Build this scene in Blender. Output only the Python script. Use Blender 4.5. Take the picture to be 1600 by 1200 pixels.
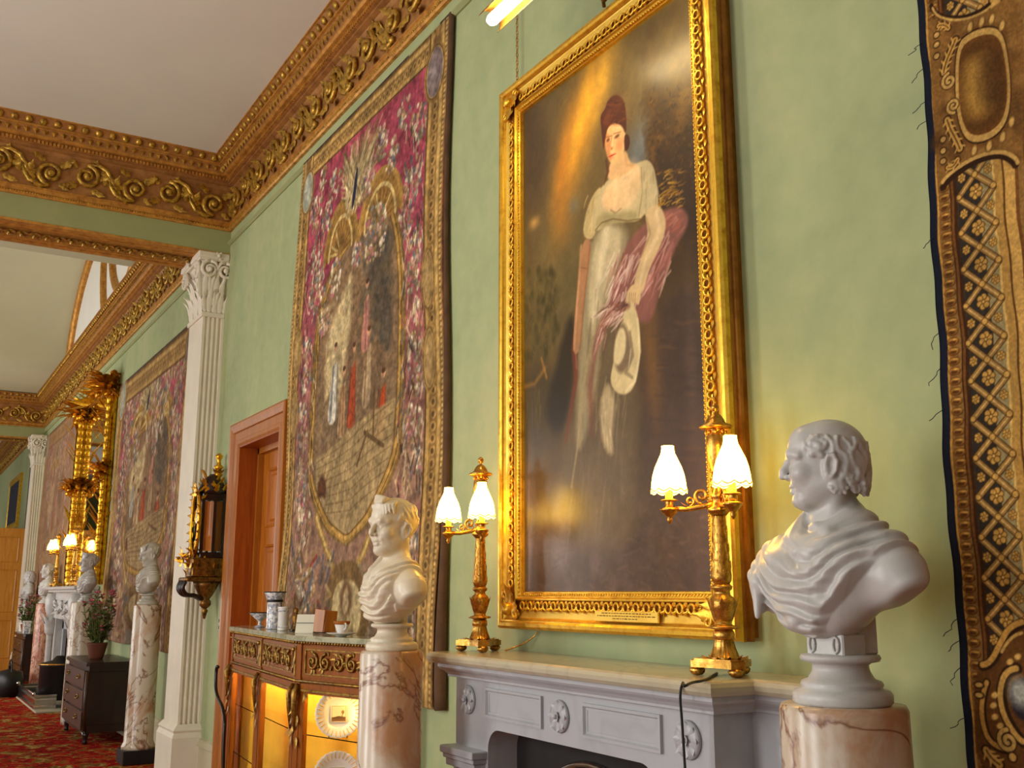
import bpy, bmesh, math, random
import numpy as np
from mathutils import Vector, Matrix

for _o in list(bpy.data.objects):
    bpy.data.objects.remove(_o, do_unlink=True)
SCN = bpy.context.scene
COL = SCN.collection
PI = math.pi

# ------------------------------------------------------------------ camera
CAM = Vector((0.0, -2.5, 1.6))
FOC, CX, CY = 1600.0, 800.0, 600.0           # focal length in pixels of a 1600 x 1200 frame
PITCH, YAW = math.radians(11.5508), math.radians(30.8386)
_h = Vector((-math.cos(YAW), math.sin(YAW), 0))
_r = _h.cross(Vector((0, 0, 1)))
_F = _h * math.cos(PITCH) + Vector((0, 0, math.sin(PITCH)))
_U = _r.cross(_F)
cam_data = bpy.data.cameras.new('camera')
cam_data.sensor_width = 36.0
cam_data.lens = 36.0 * FOC / 1600.0
cam_data.clip_start, cam_data.clip_end = 0.05, 200
cam = bpy.data.objects.new('camera', cam_data)
COL.objects.link(cam)
cam.matrix_world = Matrix(((_r.x, _U.x, -_F.x, CAM.x), (_r.y, _U.y, -_F.y, CAM.y), (_r.z, _U.z, -_F.z, CAM.z), (0, 0, 0, 1)))
SCN.camera = cam

# ------------------------------------------------------------------ world, daylight, exposure
world = bpy.data.worlds.new('world'); SCN.world = world
world.use_nodes = True
world.node_tree.nodes['Background'].inputs[0].default_value = (0.75, 0.83, 1.0, 1)
world.node_tree.nodes['Background'].inputs[1].default_value = 1.2
SCN.view_settings.view_transform = 'Standard'
SCN.view_settings.look = 'None'
SCN.view_settings.gamma = 1.0
SCN.view_settings.use_curve_mapping = False
SCN.view_settings.exposure = 0.2

WIN_X = (-33.0, -21.4, -18.4, -15.4, -7.0, -3.6, -0.2, 2.6)      # windows of the wall opposite
WIN_W, WIN_Z0, WIN_Z1, WALL_L = 1.5, 0.7, 4.3, -6.6
WIN_POWER = {-7.0: 190.0, -3.6: 145.0, -0.2: 42.0, 2.6: 15.0, -15.4: 150.0, -18.4: 150.0, -21.4: 140.0}
def daylight(x):
    L = bpy.data.lights.new('daylight', 'AREA')
    L.shape = 'RECTANGLE'; L.size = WIN_W; L.size_y = WIN_Z1 - WIN_Z0
    L.energy = WIN_POWER.get(x, 125.0); L.color = (1.0, 0.97, 0.93)
    o = bpy.data.objects.new('daylight', L); COL.objects.link(o)
    o.location = (x, WALL_L - 0.12, (WIN_Z0 + WIN_Z1) / 2)
    o.rotation_euler = (math.radians(-90), 0, PI)                 # shines along +y into the room
    d = Vector((0, 1, 0.06)); o.rotation_euler = d.to_track_quat('-Z', 'Y').to_euler()
for _x in WIN_X: daylight(_x)

# ------------------------------------------------------------------ surveying helper: photo pixel on the plane y = const
def at(u, v, y=0.0):
    q = (u - CX) * _r + (CY - v) * _U + FOC * _F
    return CAM + q * ((y - CAM.y) / q.y)
def atz(u, v, z):
    q = (u - CX) * _r + (CY - v) * _U + FOC * _F
    return CAM + q * ((z - CAM.z) / q.z)

# ------------------------------------------------------------------ object helpers
def tag(o, label=None, cat=None, group=None, kind=None):
    if label: o['label'] = label
    if cat: o['category'] = cat
    if group: o['group'] = group
    if kind: o['kind'] = kind
    return o
def thing(name, label, cat, loc=(0, 0, 0), rz=0.0, group=None, kind=None):
    o = bpy.data.objects.new(name, None); COL.objects.link(o)
    o.empty_display_size = 0.05
    o.location = loc; o.rotation_euler = (0, 0, rz)
    return tag(o, label, cat, group, kind)
def link(name, me, parent=None, loc=None, rot=None, scale=None):
    o = bpy.data.objects.new(name, me); COL.objects.link(o)
    if parent is not None: o.parent = parent
    if loc is not None: o.location = loc
    if rot is not None: o.rotation_euler = rot
    if scale is not None: o.scale = scale
    return o
def copy_tree(o, parent=None):
    c = o.copy(); COL.objects.link(c)
    if parent is not None: c.parent = parent
    for ch in list(o.children): copy_tree(ch, c)
    return c

class MB:
    """collects shapes; .mesh()/.build() turn them into ONE mesh"""
    def __init__(s): s.v = []; s.f = []; s.sm = []
    def add(s, vs, fs, smooth=True, M=None):
        n = len(s.v)
        if M is not None: vs = [M @ Vector(p) for p in vs]
        s.v += [tuple(p) for p in vs]
        s.f += [tuple(i + n for i in f) for f in fs]
        s.sm += [smooth] * len(fs)
        return s
    def join(s, o, M=None):
        n = len(s.v)
        s.v += [tuple(M @ Vector(p)) for p in o.v] if M is not None else o.v
        s.f += [tuple(i + n for i in f) for f in o.f]; s.sm += o.sm
        return s
    def box(s, a, b, bev=0.0, M=None):
        x0, y0, z0 = (min(a[i], b[i]) for i in range(3)); x1, y1, z1 = (max(a[i], b[i]) for i in range(3))
        if bev <= 0:
            vs = [(x0,y0,z0),(x1,y0,z0),(x1,y1,z0),(x0,y1,z0),(x0,y0,z1),(x1,y0,z1),(x1,y1,z1),(x0,y1,z1)]
            fs = [(0,3,2,1),(4,5,6,7),(0,1,5,4),(1,2,6,5),(2,3,7,6),(3,0,4,7)]
            return s.add(vs, fs, False, M)
        b_ = bev; vs = []; 
        for z, i in ((z0, b_), (z0 + b_, 0), (z1 - b_, 0), (z1, b_)):
            X0, X1, Y0, Y1 = x0 + i, x1 - i, y0 + i, y1 - i; c = b_ if i == 0 else 0
            if c: vs += [(X0+c,Y0,z),(X1-c,Y0,z),(X1,Y0+c,z),(X1,Y1-c,z),(X1-c,Y1,z),(X0+c,Y1,z),(X0,Y1-c,z),(X0,Y0+c,z)]
            else: vs += [(X0,Y0,z),(X1,Y0,z),(X1,Y0,z),(X1,Y1,z),(X1,Y1,z),(X0,Y1,z),(X0,Y1,z),(X0,Y0,z)]
        fs = [tuple(range(7, -1, -1)), tuple(range(24, 32))]
        for k in range(3):
            for i in range(8):
                j = (i + 1) % 8; fs.append((k*8+i, k*8+j, k*8+8+j, k*8+8+i))
        return s.add(vs, fs, False, M)
    def lathe(s, prof, n=24, M=None, a0=0.0, a1=2*PI, flute=0, fdepth=0.0, frange=None, smooth=True):
        full = abs(a1 - a0 - 2*PI) < 1e-6
        m = n if full else n + 1; vs = []
        for (r, z) in prof:
            for i in range(m):
                a = a0 + (a1 - a0) * i / n
                rr = r
                if flute and (frange is None or frange[0] <= z <= frange[1]): rr = r * (1 - fdepth * (0.5 - 0.5 * math.cos(a * flute)))
                vs.append((rr * math.cos(a), rr * math.sin(a), z))
        fs = []
        for k in range(len(prof) - 1):
            for i in range(m if full else n):
                j = (i + 1) % m
                fs.append((k*m+i, k*m+j, k*m+m+j, k*m+m+i))
        if full:
            if prof[0][0] > 1e-5: fs.append(tuple(range(m - 1, -1, -1)))
            if prof[-1][0] > 1e-5: fs.append(tuple((len(prof)-1)*m + i for i in range(m)))
        return s.add(vs, fs, smooth, M)
    def tube(s, pts, rad, n=8, M=None, cap=True):
        pts = [Vector(p) for p in pts]; N = len(pts)
        if not hasattr(rad, '__len__'): rad = [rad] * N
        vs = []; up = None
        for i, p in enumerate(pts):
            t = (pts[min(i+1, N-1)] - pts[max(i-1, 0)])
            t = t.normalized() if t.length > 1e-9 else Vector((0, 0, 1))
            if up is None:
                up = Vector((0, 0, 1)) if abs(t.z) < 0.9 else Vector((1, 0, 0))
            a = (up - t * up.dot(t)); a = a.normalized() if a.length > 1e-6 else t.orthogonal().normalized()
            b = t.cross(a); up = a
            for k in range(n):
                w = 2*PI*k/n; vs.append(p + (a * math.cos(w) + b * math.sin(w)) * rad[i])
        fs = []
        for i in range(N - 1):
            for k in range(n):
                j = (k+1) % n; fs.append((i*n+k, i*n+j, i*n+n+j, i*n+n+k))
        if cap: fs += [tuple(range(n-1, -1, -1)), tuple((N-1)*n + k for k in range(n))]
        return s.add(vs, fs, True, M)
    def ball(s, c, r, n=10, m=6, M=None):
        if not hasattr(r, '__len__'): r = (r, r, r)
        vs = [(c[0], c[1], c[2] - r[2])]
        for k in range(1, m):
            p = -PI/2 + PI*k/m
            for i in range(n):
                a = 2*PI*i/n; vs.append((c[0]+r[0]*math.cos(p)*math.cos(a), c[1]+r[1]*math.cos(p)*math.sin(a), c[2]+r[2]*math.sin(p)))
        vs.append((c[0], c[1], c[2] + r[2])); T = len(vs) - 1; fs = []
        for i in range(n):
            j = (i+1) % n; fs += [(0, 1+j, 1+i), (T, T-n+i, T-n+j)]
            for k in range(m - 2): fs.append((1+k*n+i, 1+k*n+j, 1+k*n+n+j, 1+k*n+n+i))
        return s.add(vs, fs, True, M)
    def prism(s, poly, d0, d1, plane='xz', M=None, smooth=False):
        """extrude a 2-D polygon; plane 'xz' extrudes along y, 'xy' along z, 'yz' along x"""
        def P(a, b, d): return (a, d, b) if plane == 'xz' else ((a, b, d) if plane == 'xy' else (d, a, b))
        n = len(poly); vs = [P(a, b, d0) for a, b in poly] + [P(a, b, d1) for a, b in poly]
        fs = [tuple(range(n)), tuple(range(2*n-1, n-1, -1))] + [(i, n+i, n+(i+1) % n, (i+1) % n) for i in range(n)]
        return s.add(vs, fs, smooth, M)
    def grid(s, P, nu, nv, smooth=True, M=None):
        vs = [P(i / nu, j / nv) for j in range(nv + 1) for i in range(nu + 1)]
        fs = [(j*(nu+1)+i, j*(nu+1)+i+1, (j+1)*(nu+1)+i+1, (j+1)*(nu+1)+i) for j in range(nv) for i in range(nu)]
        return s.add(vs, fs, smooth, M)
    def leaf(s, base, d, nrm, L, w, curl=0.5, n=6, lobes=0, th=0.0):
        """a bent pointed leaf: starts at base, grows along d, curls over towards nrm"""
        base, d, nrm = Vector(base), Vector(d).normalized(), Vector(nrm).normalized()
        side = d.cross(nrm).normalized(); vs = []; pos = base.copy(); ang = 0.0
        for i in range(n + 1):
            t = i / n
            ww = w * (0.35 + 0.65 * math.sin(PI * min(1, t * 1.0) ** 0.8)) * (1 - t ** 3) if t < 1 else 0.0
            if lobes: ww *= 1 + 0.28 * math.sin(t * lobes * 2 * PI)
            dd = d * math.cos(ang) + nrm * math.sin(ang); nn = nrm * math.cos(ang) - d * math.sin(ang)
            vs += [pos - side * ww * .5 - nn * ww * .12, pos + nn * ww * .10, pos + side * ww * .5 - nn * ww * .12]
            pos = pos + dd * (L / n); ang += curl * (t ** 1.5) * 2.2 * 2.0 / n * 1.2
        fs = []
        for i in range(n):
            a = 3 * i; fs += [(a, a+1, a+4, a+3), (a+1, a+2, a+5, a+4)]
        return s.add(vs, fs, True)
    def mesh(s, mat=None, name='m'):
        me = bpy.data.meshes.new(name)
        me.from_pydata(s.v, [], s.f)
        me.polygons.foreach_set('use_smooth', s.sm)
        if mat: me.materials.append(mat)
        bm = bmesh.new(); bm.from_mesh(me); bmesh.ops.remove_doubles(bm, verts=bm.verts, dist=1e-6)
        bmesh.ops.recalc_face_normals(bm, faces=bm.faces); bm.to_mesh(me); bm.free()
        me.update(); return me
    def build(s, name, mat, parent=None, loc=None, rot=None, scale=None):
        return link(name, s.mesh(mat, name), parent, loc, rot, scale)
def spiral(r0, r1, turns, n=20, c=(0, 0), a0=0.0, sgn=1):
    return [(c[0] + (r0 + (r1-r0)*i/n) * math.cos(a0 + sgn*2*PI*turns*i/n), c[1] + (r0 + (r1-r0)*i/n) * math.sin(a0 + sgn*2*PI*turns*i/n)) for i in range(n+1)]
def struct(o): o['kind'] = 'structure'; return o
# ------------------------------------------------------------------ materials (all node based)
def srgb(r, g, b):
    f = lambda c: (c/255)/12.92 if c/255 <= 0.04045 else (((c/255)+0.055)/1.055) ** 2.4
    return (f(r), f(g), f(b), 1.0)
class NT:
    def __init__(s, name):
        s.m = bpy.data.materials.new(name); s.m.use_nodes = True
        s.t = s.m.node_tree; s.b = s.t.nodes['Principled BSDF']
    def n(s, typ, **kw):
        nd = s.t.nodes.new(typ)
        for k, v in kw.items(): setattr(nd, k, v)
        return nd
    def l(s, a, b): s.t.links.new(a, b)
    def coord(s, scale=(1, 1, 1), kind='Object'):
        tc = s.n('ShaderNodeTexCoord'); mp = s.n('ShaderNodeMapping'); mp.inputs['Scale'].default_value = scale
        s.l(tc.outputs[kind], mp.inputs[0]); return mp.outputs[0]
    def pos(s, scale=(1, 1, 1)):
        g = s.n('ShaderNodeNewGeometry'); mp = s.n('ShaderNodeMapping'); mp.inputs['Scale'].default_value = scale
        s.l(g.outputs['Position'], mp.inputs[0]); return mp.outputs[0]
    def noise(s, vec, scale, detail=4, rough=0.55, dist=0.0):
        nd = s.n('ShaderNodeTexNoise'); nd.inputs['Scale'].default_value = scale; nd.inputs['Detail'].default_value = detail
        nd.inputs['Roughness'].default_value = rough; nd.inputs['Distortion'].default_value = dist
        s.l(vec, nd.inputs['Vector']); return nd.outputs['Fac']
    def ramp(s, fac, stops, mode='LINEAR'):
        r = s.n('ShaderNodeValToRGB'); e = r.color_ramp.elements; r.color_ramp.interpolation = mode
        while len(e) > 1: e.remove(e[-1])
        e[0].position, e[0].color = stops[0]
        for p, c in stops[1:]:
            q = e.new(p); q.color = c
        s.l(fac, r.inputs[0]); return r.outputs[0]
    def mix(s, fac, a, b, mode='MIX'):
        m = s.n('ShaderNodeMix', data_type='RGBA', blend_type=mode)
        for v, i in ((fac, 0), (a, 6), (b, 7)):
            if hasattr(v, 'links'): s.l(v, m.inputs[i])
            else: m.inputs[i].default_value = v
        return m.outputs[2]
    def bump(s, h, strength=0.3, dist=0.01):
        b = s.n('ShaderNodeBump'); b.inputs['Strength'].default_value = strength; b.inputs['Distance'].default_value = dist
        s.l(h, b.inputs['Height']); s.l(b.outputs[0], s.b.inputs['Normal'])
    def set(s, **kw):
        for k, v in kw.items():
            k = {'color': 'Base Color', 'rough': 'Roughness', 'metal': 'Metallic', 'spec': 'Specular IOR Level', 'coat': 'Coat Weight', 'trans': 'Transmission Weight',
                 'ecol': 'Emission Color', 'estr': 'Emission Strength', 'croug': 'Coat Roughness', 'ior': 'IOR', 'sheen': 'Sheen Weight', 'sss': 'Subsurface Weight'}[k]
            if hasattr(v, 'links'): s.l(v, s.b.inputs[k])
            else: s.b.inputs[k].default_value = v
        return s
def C(*a): return srgb(*a)
MAT = {}
def plain(name, c, rough=0.5, metal=0.0, var=0.12, scale=8.0, bump=0.0, **kw):
    t = NT(name); v = t.pos()
    f = t.noise(v, scale, 4)
    c = C(*c); lo = tuple(x * (1 - var) for x in c[:3]) + (1,); hi = tuple(min(1, x * (1 + var)) for x in c[:3]) + (1,)
    t.set(color=t.ramp(f, [(0.3, lo), (0.7, hi)]), rough=rough, metal=metal, **kw)
    if bump: t.bump(t.noise(v, scale * 6, 3), bump, 0.004)
    MAT[name] = t.m; return t.m
def gilt(name, hi, lo, rough=0.34, metal=0.85, scale=25.0, bump=0.25, wear=0.5):
    t = NT(name); v = t.pos(); f = t.noise(v, scale, 5, 0.65)
    t.set(color=t.ramp(f, [(wear - 0.18, C(*lo)), (wear + 0.12, C(*hi))]), rough=t.ramp(f, [(0.3, (rough+.15,)*3+(1,)), (0.7, (rough,)*3+(1,))]), metal=metal)
    t.bump(t.noise(v, scale * 5, 3), bump, 0.002)
    MAT[name] = t.m; return t.m
# walls: mottled green distemper
t = NT('green_wall'); v = t.pos((1, 1, 0.55)); f = t.noise(v, 1.3, 6, 0.6, 0.4); f2 = t.noise(t.pos(), 9.0, 4)
c = t.ramp(f, [(0.30, C(148, 160, 116)), (0.52, C(164, 174, 126)), (0.72, C(180, 182, 134))])
t.set(color=t.mix(0.18, c, t.ramp(f2, [(0.3, C(126, 150, 116)), (0.7, C(198, 196, 150))])), rough=0.75, spec=0.25); t.bump(t.noise(t.pos(), 60, 3), 0.12, 0.003); MAT['green_wall'] = t.m
plain('beam_green', (152, 156, 104), 0.7, var=0.08, scale=3)
plain('ceiling_white', (222, 219, 206), 0.9, var=0.03, scale=1.2, spec=0.2)
plain('vault_white', (202, 200, 166), 0.9, var=0.04, scale=1.0, spec=0.2)
plain('lunette_white', (236, 234, 226), 0.85, var=0.03, scale=2)
plain('cream_paint', (228, 218, 196), 0.55, var=0.05, scale=5)
gilt('cornice_gold', (212, 154, 66), (164, 108, 44), 0.42, 0.45, 14, 0.3)
gilt('cornice_red', (180, 126, 66), (142, 94, 46), 0.5, 0.30, 10, 0.2)
gilt('frieze_gold', (214, 170, 66), (110, 74, 26), 0.34, 0.6, 30, 0.4)
gilt('frame_gold', (240, 192, 66), (190, 130, 30), 0.28, 0.85, 22, 0.2, 0.42)
gilt('frame_flat', (246, 206, 90), (218, 164, 50), 0.36, 0.7, 9, 0.1, 0.4)
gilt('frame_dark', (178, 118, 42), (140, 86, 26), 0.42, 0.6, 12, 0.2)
gilt('bronze', (224, 172, 80), (150, 100, 40), 0.24, 0.95, 45, 0.3)
gilt('palm_gold', (244, 186, 48), (176, 110, 20), 0.28, 0.9, 16, 0.3)
gilt('dark_gilt', (150, 104, 36), (54, 32, 12), 0.36, 0.7, 26, 0.4)
gilt('mount', (178, 138, 60), (90, 62, 22), 0.35, 0.75, 40, 0.4)
plain('black_iron', (20, 15, 14), 0.45, 0.2, scale=12)
plain('dark_wood', (34, 13, 8), 0.35, var=0.4, scale=9, coat=0.15)
plain('steel', (190, 186, 180), 0.2, 1.0, var=0.1, scale=20)
plain('black_cable', (14, 12, 12), 0.5, var=0.1)
plain('white_plastic', (214, 212, 206), 0.4, var=0.03)
# statuary marble
def marble(name, base, vein, vs=2.2, amt=0.12, rough=0.32, sss=0.0, width=0.05):
    t = NT(name); v = t.coord(); w = t.n('ShaderNodeTexNoise'); w.inputs['Scale'].default_value = vs; w.inputs['Detail'].default_value = 5; w.inputs['Distortion'].default_value = 1.4
    t.l(v, w.inputs['Vector'])
    f = t.ramp(w.outputs['Fac'], [(0.5 - width, (0, 0, 0, 1)), (0.5, (amt,)*3 + (1,)), (0.5 + width, (0, 0, 0, 1))])
    t.set(color=t.mix(f, C(*base), C(*vein)), rough=rough, spec=0.45)
    t.bump(t.noise(v, 90, 2), 0.03, 0.002)
    MAT[name] = t.m; return t.m
marble('statuary', (198, 196, 191), (168, 162, 152), 3.0, 0.3)
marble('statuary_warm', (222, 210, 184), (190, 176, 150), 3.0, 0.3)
marble('statuary_grey', (190, 184, 168), (150, 146, 136), 3.0, 0.35)
marble('mantel_marble', (178, 180, 182), (140, 140, 148), 2.0, 0.22, 0.28)
marble('mantel_top', (190, 182, 156), (146, 138, 116), 2.2, 0.25, 0.18)
marble('cabinet_marble', (176, 176, 148), (120, 122, 96), 3.0, 0.6, 0.12)
# brecciated pink column marble
def breccia(name, base, blot, vein, vscale=4.0, thr=0.54):
    t = NT(name); tc = t.n('ShaderNodeTexCoord'); mp = t.n('ShaderNodeMapping'); mp.inputs['Scale'].default_value = (1, 1, 0.7); t.l(tc.outputs['Object'], mp.inputs[0])
    oi = t.n('ShaderNodeObjectInfo'); ad = t.n('ShaderNodeVectorMath', operation='ADD'); sc = t.n('ShaderNodeVectorMath', operation='SCALE')
    cb = t.n('ShaderNodeCombineXYZ'); t.l(oi.outputs['Random'], cb.inputs[0]); t.l(oi.outputs['Random'], cb.inputs[2]); t.l(cb.outputs[0], sc.inputs[0]); sc.inputs[3].default_value = 17.0
    t.l(mp.outputs[0], ad.inputs[0]); t.l(sc.outputs[0], ad.inputs[1]); v = ad.outputs[0]
    a = t.noise(v, vscale, 6, 0.6, 1.0)
    b = t.noise(v, vscale * 0.62, 5, 0.55, 2.2)
    c1 = t.mix(t.ramp(a, [(thr - 0.05, (0, 0, 0, 1)), (thr + 0.12, (0.85,)*3+(1,))]), C(*base), C(*blot))
    c2 = t.mix(t.ramp(b, [(0.470, (0, 0, 0, 1)), (0.50, (0.9,)*3+(1,)), (0.53, (0, 0, 0, 1))]), c1, C(*vein))
    t.set(color=c2, rough=0.25, spec=0.5); MAT[name] = t.m
breccia('pink_marble', (208, 194, 172), (180, 122, 72), (120, 70, 40), 3.2, .50)
breccia('red_marble', (212, 164, 138), (170, 92, 64), (110, 48, 36), 6.0, 0.47)
breccia('white_column', (206, 194, 172), (200, 182, 156), (140, 100, 76), 3.0, 0.6)
# woods
def wood(name, c1, c2, rough=0.35, sc=(14, 14, 1.2), coat=0.2):
    t = NT(name); v = t.coord(sc); f = t.noise(v, 2.2, 6, 0.6, 1.0)
    t.set(color=t.ramp(f, [(0.3, C(*c1)), (0.68, C(*c2))]), rough=rough, coat=coat, croug=0.25); t.bump(f, 0.06, 0.002); MAT[name] = t.m
wood('door_wood', (158, 84, 14), (196, 118, 30), .35, (14, 14, 1.2), .08)
wood('door_dark', (136, 58, 6), (172, 84, 12), .4, (14, 14, 1.2), .05)
wood('architrave', (150, 82, 10), (176, 106, 24), .4, (14, 14, 1.2), .08)
wood('far_door', (186, 112, 30), (214, 146, 54))
wood('satinwood', (118, 60, 6), (154, 86, 16), 0.32, (14, 14, 1.2), .1)
wood('commode_front', (34, 18, 8), (84, 48, 20), 0.4, (9, 9, 9), .1)
# glass, mirror, porcelain
t = NT('vitrine_glass'); t.set(color=(1, 1, 1, 1), rough=0.03, trans=1.0, ior=1.02, spec=0.5); MAT['vitrine_glass'] = t.m
t = NT('mirror'); t.set(color=(0.86, 0.86, 0.84, 1), rough=0.04, metal=1.0); MAT['mirror'] = t.m
plain('porcelain', (232, 230, 224), 0.15, var=0.03)
t = NT('blue_white'); v = t.coord(); f = t.noise(v, 42, 3)
t.set(color=t.ramp(f, [(0.46, C(226, 226, 222)), (0.56, C(150, 154, 168))]), rough=0.15); MAT['blue_white'] = t.m
plain('cabinet_lining', (222, 170, 30), 0.8, var=0.1, scale=6)
def emis(name, c, s):
    t = NT(name); t.set(color=(0.8, 0.7, 0.5, 1), ecol=c, estr=s, rough=0.6); MAT[name] = t.m
emis('shade_glow', (1.0, 0.56, 0.075, 1), 13.0)
emis('bulb_glow', (1.0, 0.74, 0.34, 1), 85.0)
emis('strip_glow', (1.0, 0.70, 0.18, 1), 45.0)
plain('shade_trim', (220, 190, 120), 0.7)
# carpet: red ground with olive, gold and cream foliage
t = NT('carpet'); v = t.pos((1, 1, 1))
wv = t.noise(v, 3.4, 5, 0.6, 1.8); w2 = t.noise(v, 8.0, 3, 0.6, 1.0); w3 = t.noise(t.pos((1.3, 1.1, 1)), 5.5, 4, .6, 2.0)
c = t.ramp(wv, [(0.36, C(120, 10, 8)), (0.50, C(176, 22, 14)), (0.535, C(146, 92, 30)), (0.58, C(92, 76, 22)), (0.63, C(186, 150, 84))])
c2 = t.mix(t.ramp(w2, [(0.52, (0, 0, 0, 1)), (0.60, (0.8,)*3+(1,))]), c, C(104, 10, 8))
c3 = t.mix(t.ramp(w3, [(0.60, (0, 0, 0, 1)), (0.64, (0.9,)*3+(1,))]), c2, C(190, 140, 70))
t.set(color=c3, rough=0.95, spec=0.05); t.bump(t.noise(v, 220, 2), 0.4, 0.004); MAT['carpet'] = t.m
plain('skirting', (186, 176, 142), 0.6, var=.06, scale=4)
plain('pot_clay', (112, 58, 34), 0.8)
plain('leaf_green', (104, 116, 56), 0.6, var=0.4, scale=30)
plain('petal_pink', (230, 116, 142), 0.6, var=0.3, scale=30)
plain('petal_white', (226, 214, 206), 0.6, var=0.1, scale=30)
plain('hearth_stone', (176, 166, 140), 0.5, var=0.08)
plain('soot', (26, 20, 18), 0.8, var=0.4, scale=10)
plain('card', (216, 210, 186), 0.6, var=0.04)
plain('dark_metal', (60, 56, 52), 0.35, 0.8, var=0.3)
# woven / painted surfaces: colours come from the pattern stored on the weave itself
def painted(name, rough=0.85, weave=0.0, coat=0.0, bumpc=0.0):
    t = NT(name); a = t.n('ShaderNodeVertexColor'); a.layer_name = 'pattern'
    t.set(color=a.outputs[0], rough=rough, spec=0.15, coat=coat, croug=0.26)
    if weave:
        w = t.n('ShaderNodeTexWave'); w.inputs['Scale'].default_value = weave; t.l(t.pos((0.3, 0.3, 1)), w.inputs['Vector'])
        t.bump(w.outputs['Fac'], 0.12, 0.002)
    if bumpc: t.bump(t.noise(t.pos(), bumpc, 4, 0.7), 0.22, 0.003)
    MAT[name] = t.m
painted('tapestry_weave', 0.9, 120.0)
painted('canvas_paint', 0.5, 0, 0.6, 70.0)
# ------------------------------------------------------------------ room shell
X_END, X_NEAR = -44.0, 4.5
Z_CEIL = 5.70
BEAMS = ((-10.12, -9.50), (-24.1, -23.5))
D1 = (-8.72, -7.64, 2.84)                        # first doorway: x0, x1, head height
def solid(name, a, b, mat, parent=None, bev=0.0):
    return MB().box(a, b, bev).build(name, MAT[mat], parent)
struct(solid('floor', (X_END, WALL_L, -0.1), (X_NEAR, 0.0, 0.0), 'carpet'))
m = MB().box((X_END, 0, 0), (D1[0], 0.42, 7.9)).box((D1[1], 0, 0), (X_NEAR, 0.42, 7.9)).box((D1[0], 0, D1[2]), (D1[1], 0.42, 7.9))
struct(m.build('wall_right', MAT['green_wall']))
struct(solid('wall_end', (X_END - .2, WALL_L, 0), (X_END, 0, 7.9), 'green_wall'))
struct(solid('wall_near', (X_NEAR, WALL_L, 0), (X_NEAR + .2, 0.42, 7.9), 'green_wall'))
m = MB(); xs = sorted(WIN_X); prev = X_END
for x in xs:
    m.box((prev, WALL_L - .3, 0), (x - WIN_W/2, WALL_L, 7.9)); prev = x + WIN_W/2
    m.box((x - WIN_W/2, WALL_L - .3, 0), (x + WIN_W/2, WALL_L, WIN_Z0)); m.box((x - WIN_W/2, WALL_L - .3, WIN_Z1), (x + WIN_W/2, WALL_L, 7.9))
m.box((prev, WALL_L - .3, 0), (X_NEAR, WALL_L, 7.9))
struct(m.build('wall_left', MAT['green_wall']))
for i, x in enumerate(xs):
    w = thing('window_%d' % (i + 1), None, None, (x, WALL_L, WIN_Z0), kind='structure')
    f = MB(); hw, H = WIN_W/2, WIN_Z1 - WIN_Z0
    for a, b in (((-hw, -.09, 0), (-hw + .07, -.03, H)), ((hw - .07, -.09, 0), (hw, -.03, H)), ((-hw, -.09, 0), (hw, -.03, .07)), ((-hw, -.09, H - .07), (hw, -.03, H))): f.box(a, b)
    f.build('window_frame', MAT['cream_paint'], w)
    g = MB()
    for k in (1, 2): g.box((-hw + WIN_W*k/3 - .015, -.08, 0), (-hw + WIN_W*k/3 + .015, -.04, H))
    for k in range(1, 5): g.box((-hw, -.08, H*k/5 - .015), (hw, -.04, H*k/5 + .015))
    g.build('glazing_bars', MAT['cream_paint'], w)
# ceilings: flat over the near and far bays, a cross barrel over the middle bay
VX, VA, VB = -16.8, 3.45, 1.95
def vault_z(x):
    t = (x - VX) / VA
    return Z_CEIL + 0.02 + (VB * math.sqrt(1 - t*t) if abs(t) < 1 else 0.0)
struct(solid('ceiling', (BEAMS[0][1], WALL_L, Z_CEIL), (X_NEAR, 0, Z_CEIL + .1), 'ceiling_white'))
struct(solid('ceiling', (X_END, WALL_L, Z_CEIL), (BEAMS[1][0], 0, Z_CEIL + .1), 'ceiling_white'))
xs_ = [BEAMS[1][1]] + [VX - VA * math.cos(PI * k / 40) for k in range(41)] + [BEAMS[0][0]]
pv = []
for x in xs_:
    z = vault_z(x); pv += [(x, 0.0, z), (x, WALL_L, z), (x, 0.0, z + .12), (x, WALL_L, z + .12)]
pf = []
for k in range(len(xs_) - 1):
    a, b = 4*k, 4*k + 4; pf += [(a, a+1, b+1, b), (a+2, b+2, b+3, a+3)]
struct(MB().add(pv, pf, True).build('ceiling', MAT['vault_white']))
lun = [(VX - VA * math.cos(PI * k / 40), vault_z(VX - VA * math.cos(PI * k / 40)) + .02) for k in range(41)]
struct(MB().prism([(VX + VA, Z_CEIL - .1), (VX - VA, Z_CEIL - .1)] + lun, -.012, 0.0).build('wall_lunette', MAT['lunette_white']))
def arc_trim(name, pts, r, mat, flat=1.0):
    m = MB().tube(pts, r, 8); return struct(m.build(name, MAT[mat]))
arc_trim('trim_10', [(VX - (VA - .03) * math.cos(PI * k / 48), -.03, Z_CEIL + (VB - .03) * math.sin(PI * k / 48)) for k in range(49)], 0.085, 'cornice_gold')
def ring_pts(R, c=(-15.0, 7.2)):
    pts = []
    for k in range(181):
        a = PI + PI * k / 180; x, z = c[0] + R * math.cos(a), c[1] + R * math.sin(a)
        if Z_CEIL - .1 < z < vault_z(x) - .05: pts.append((x, -.03, z))
    return pts
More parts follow.
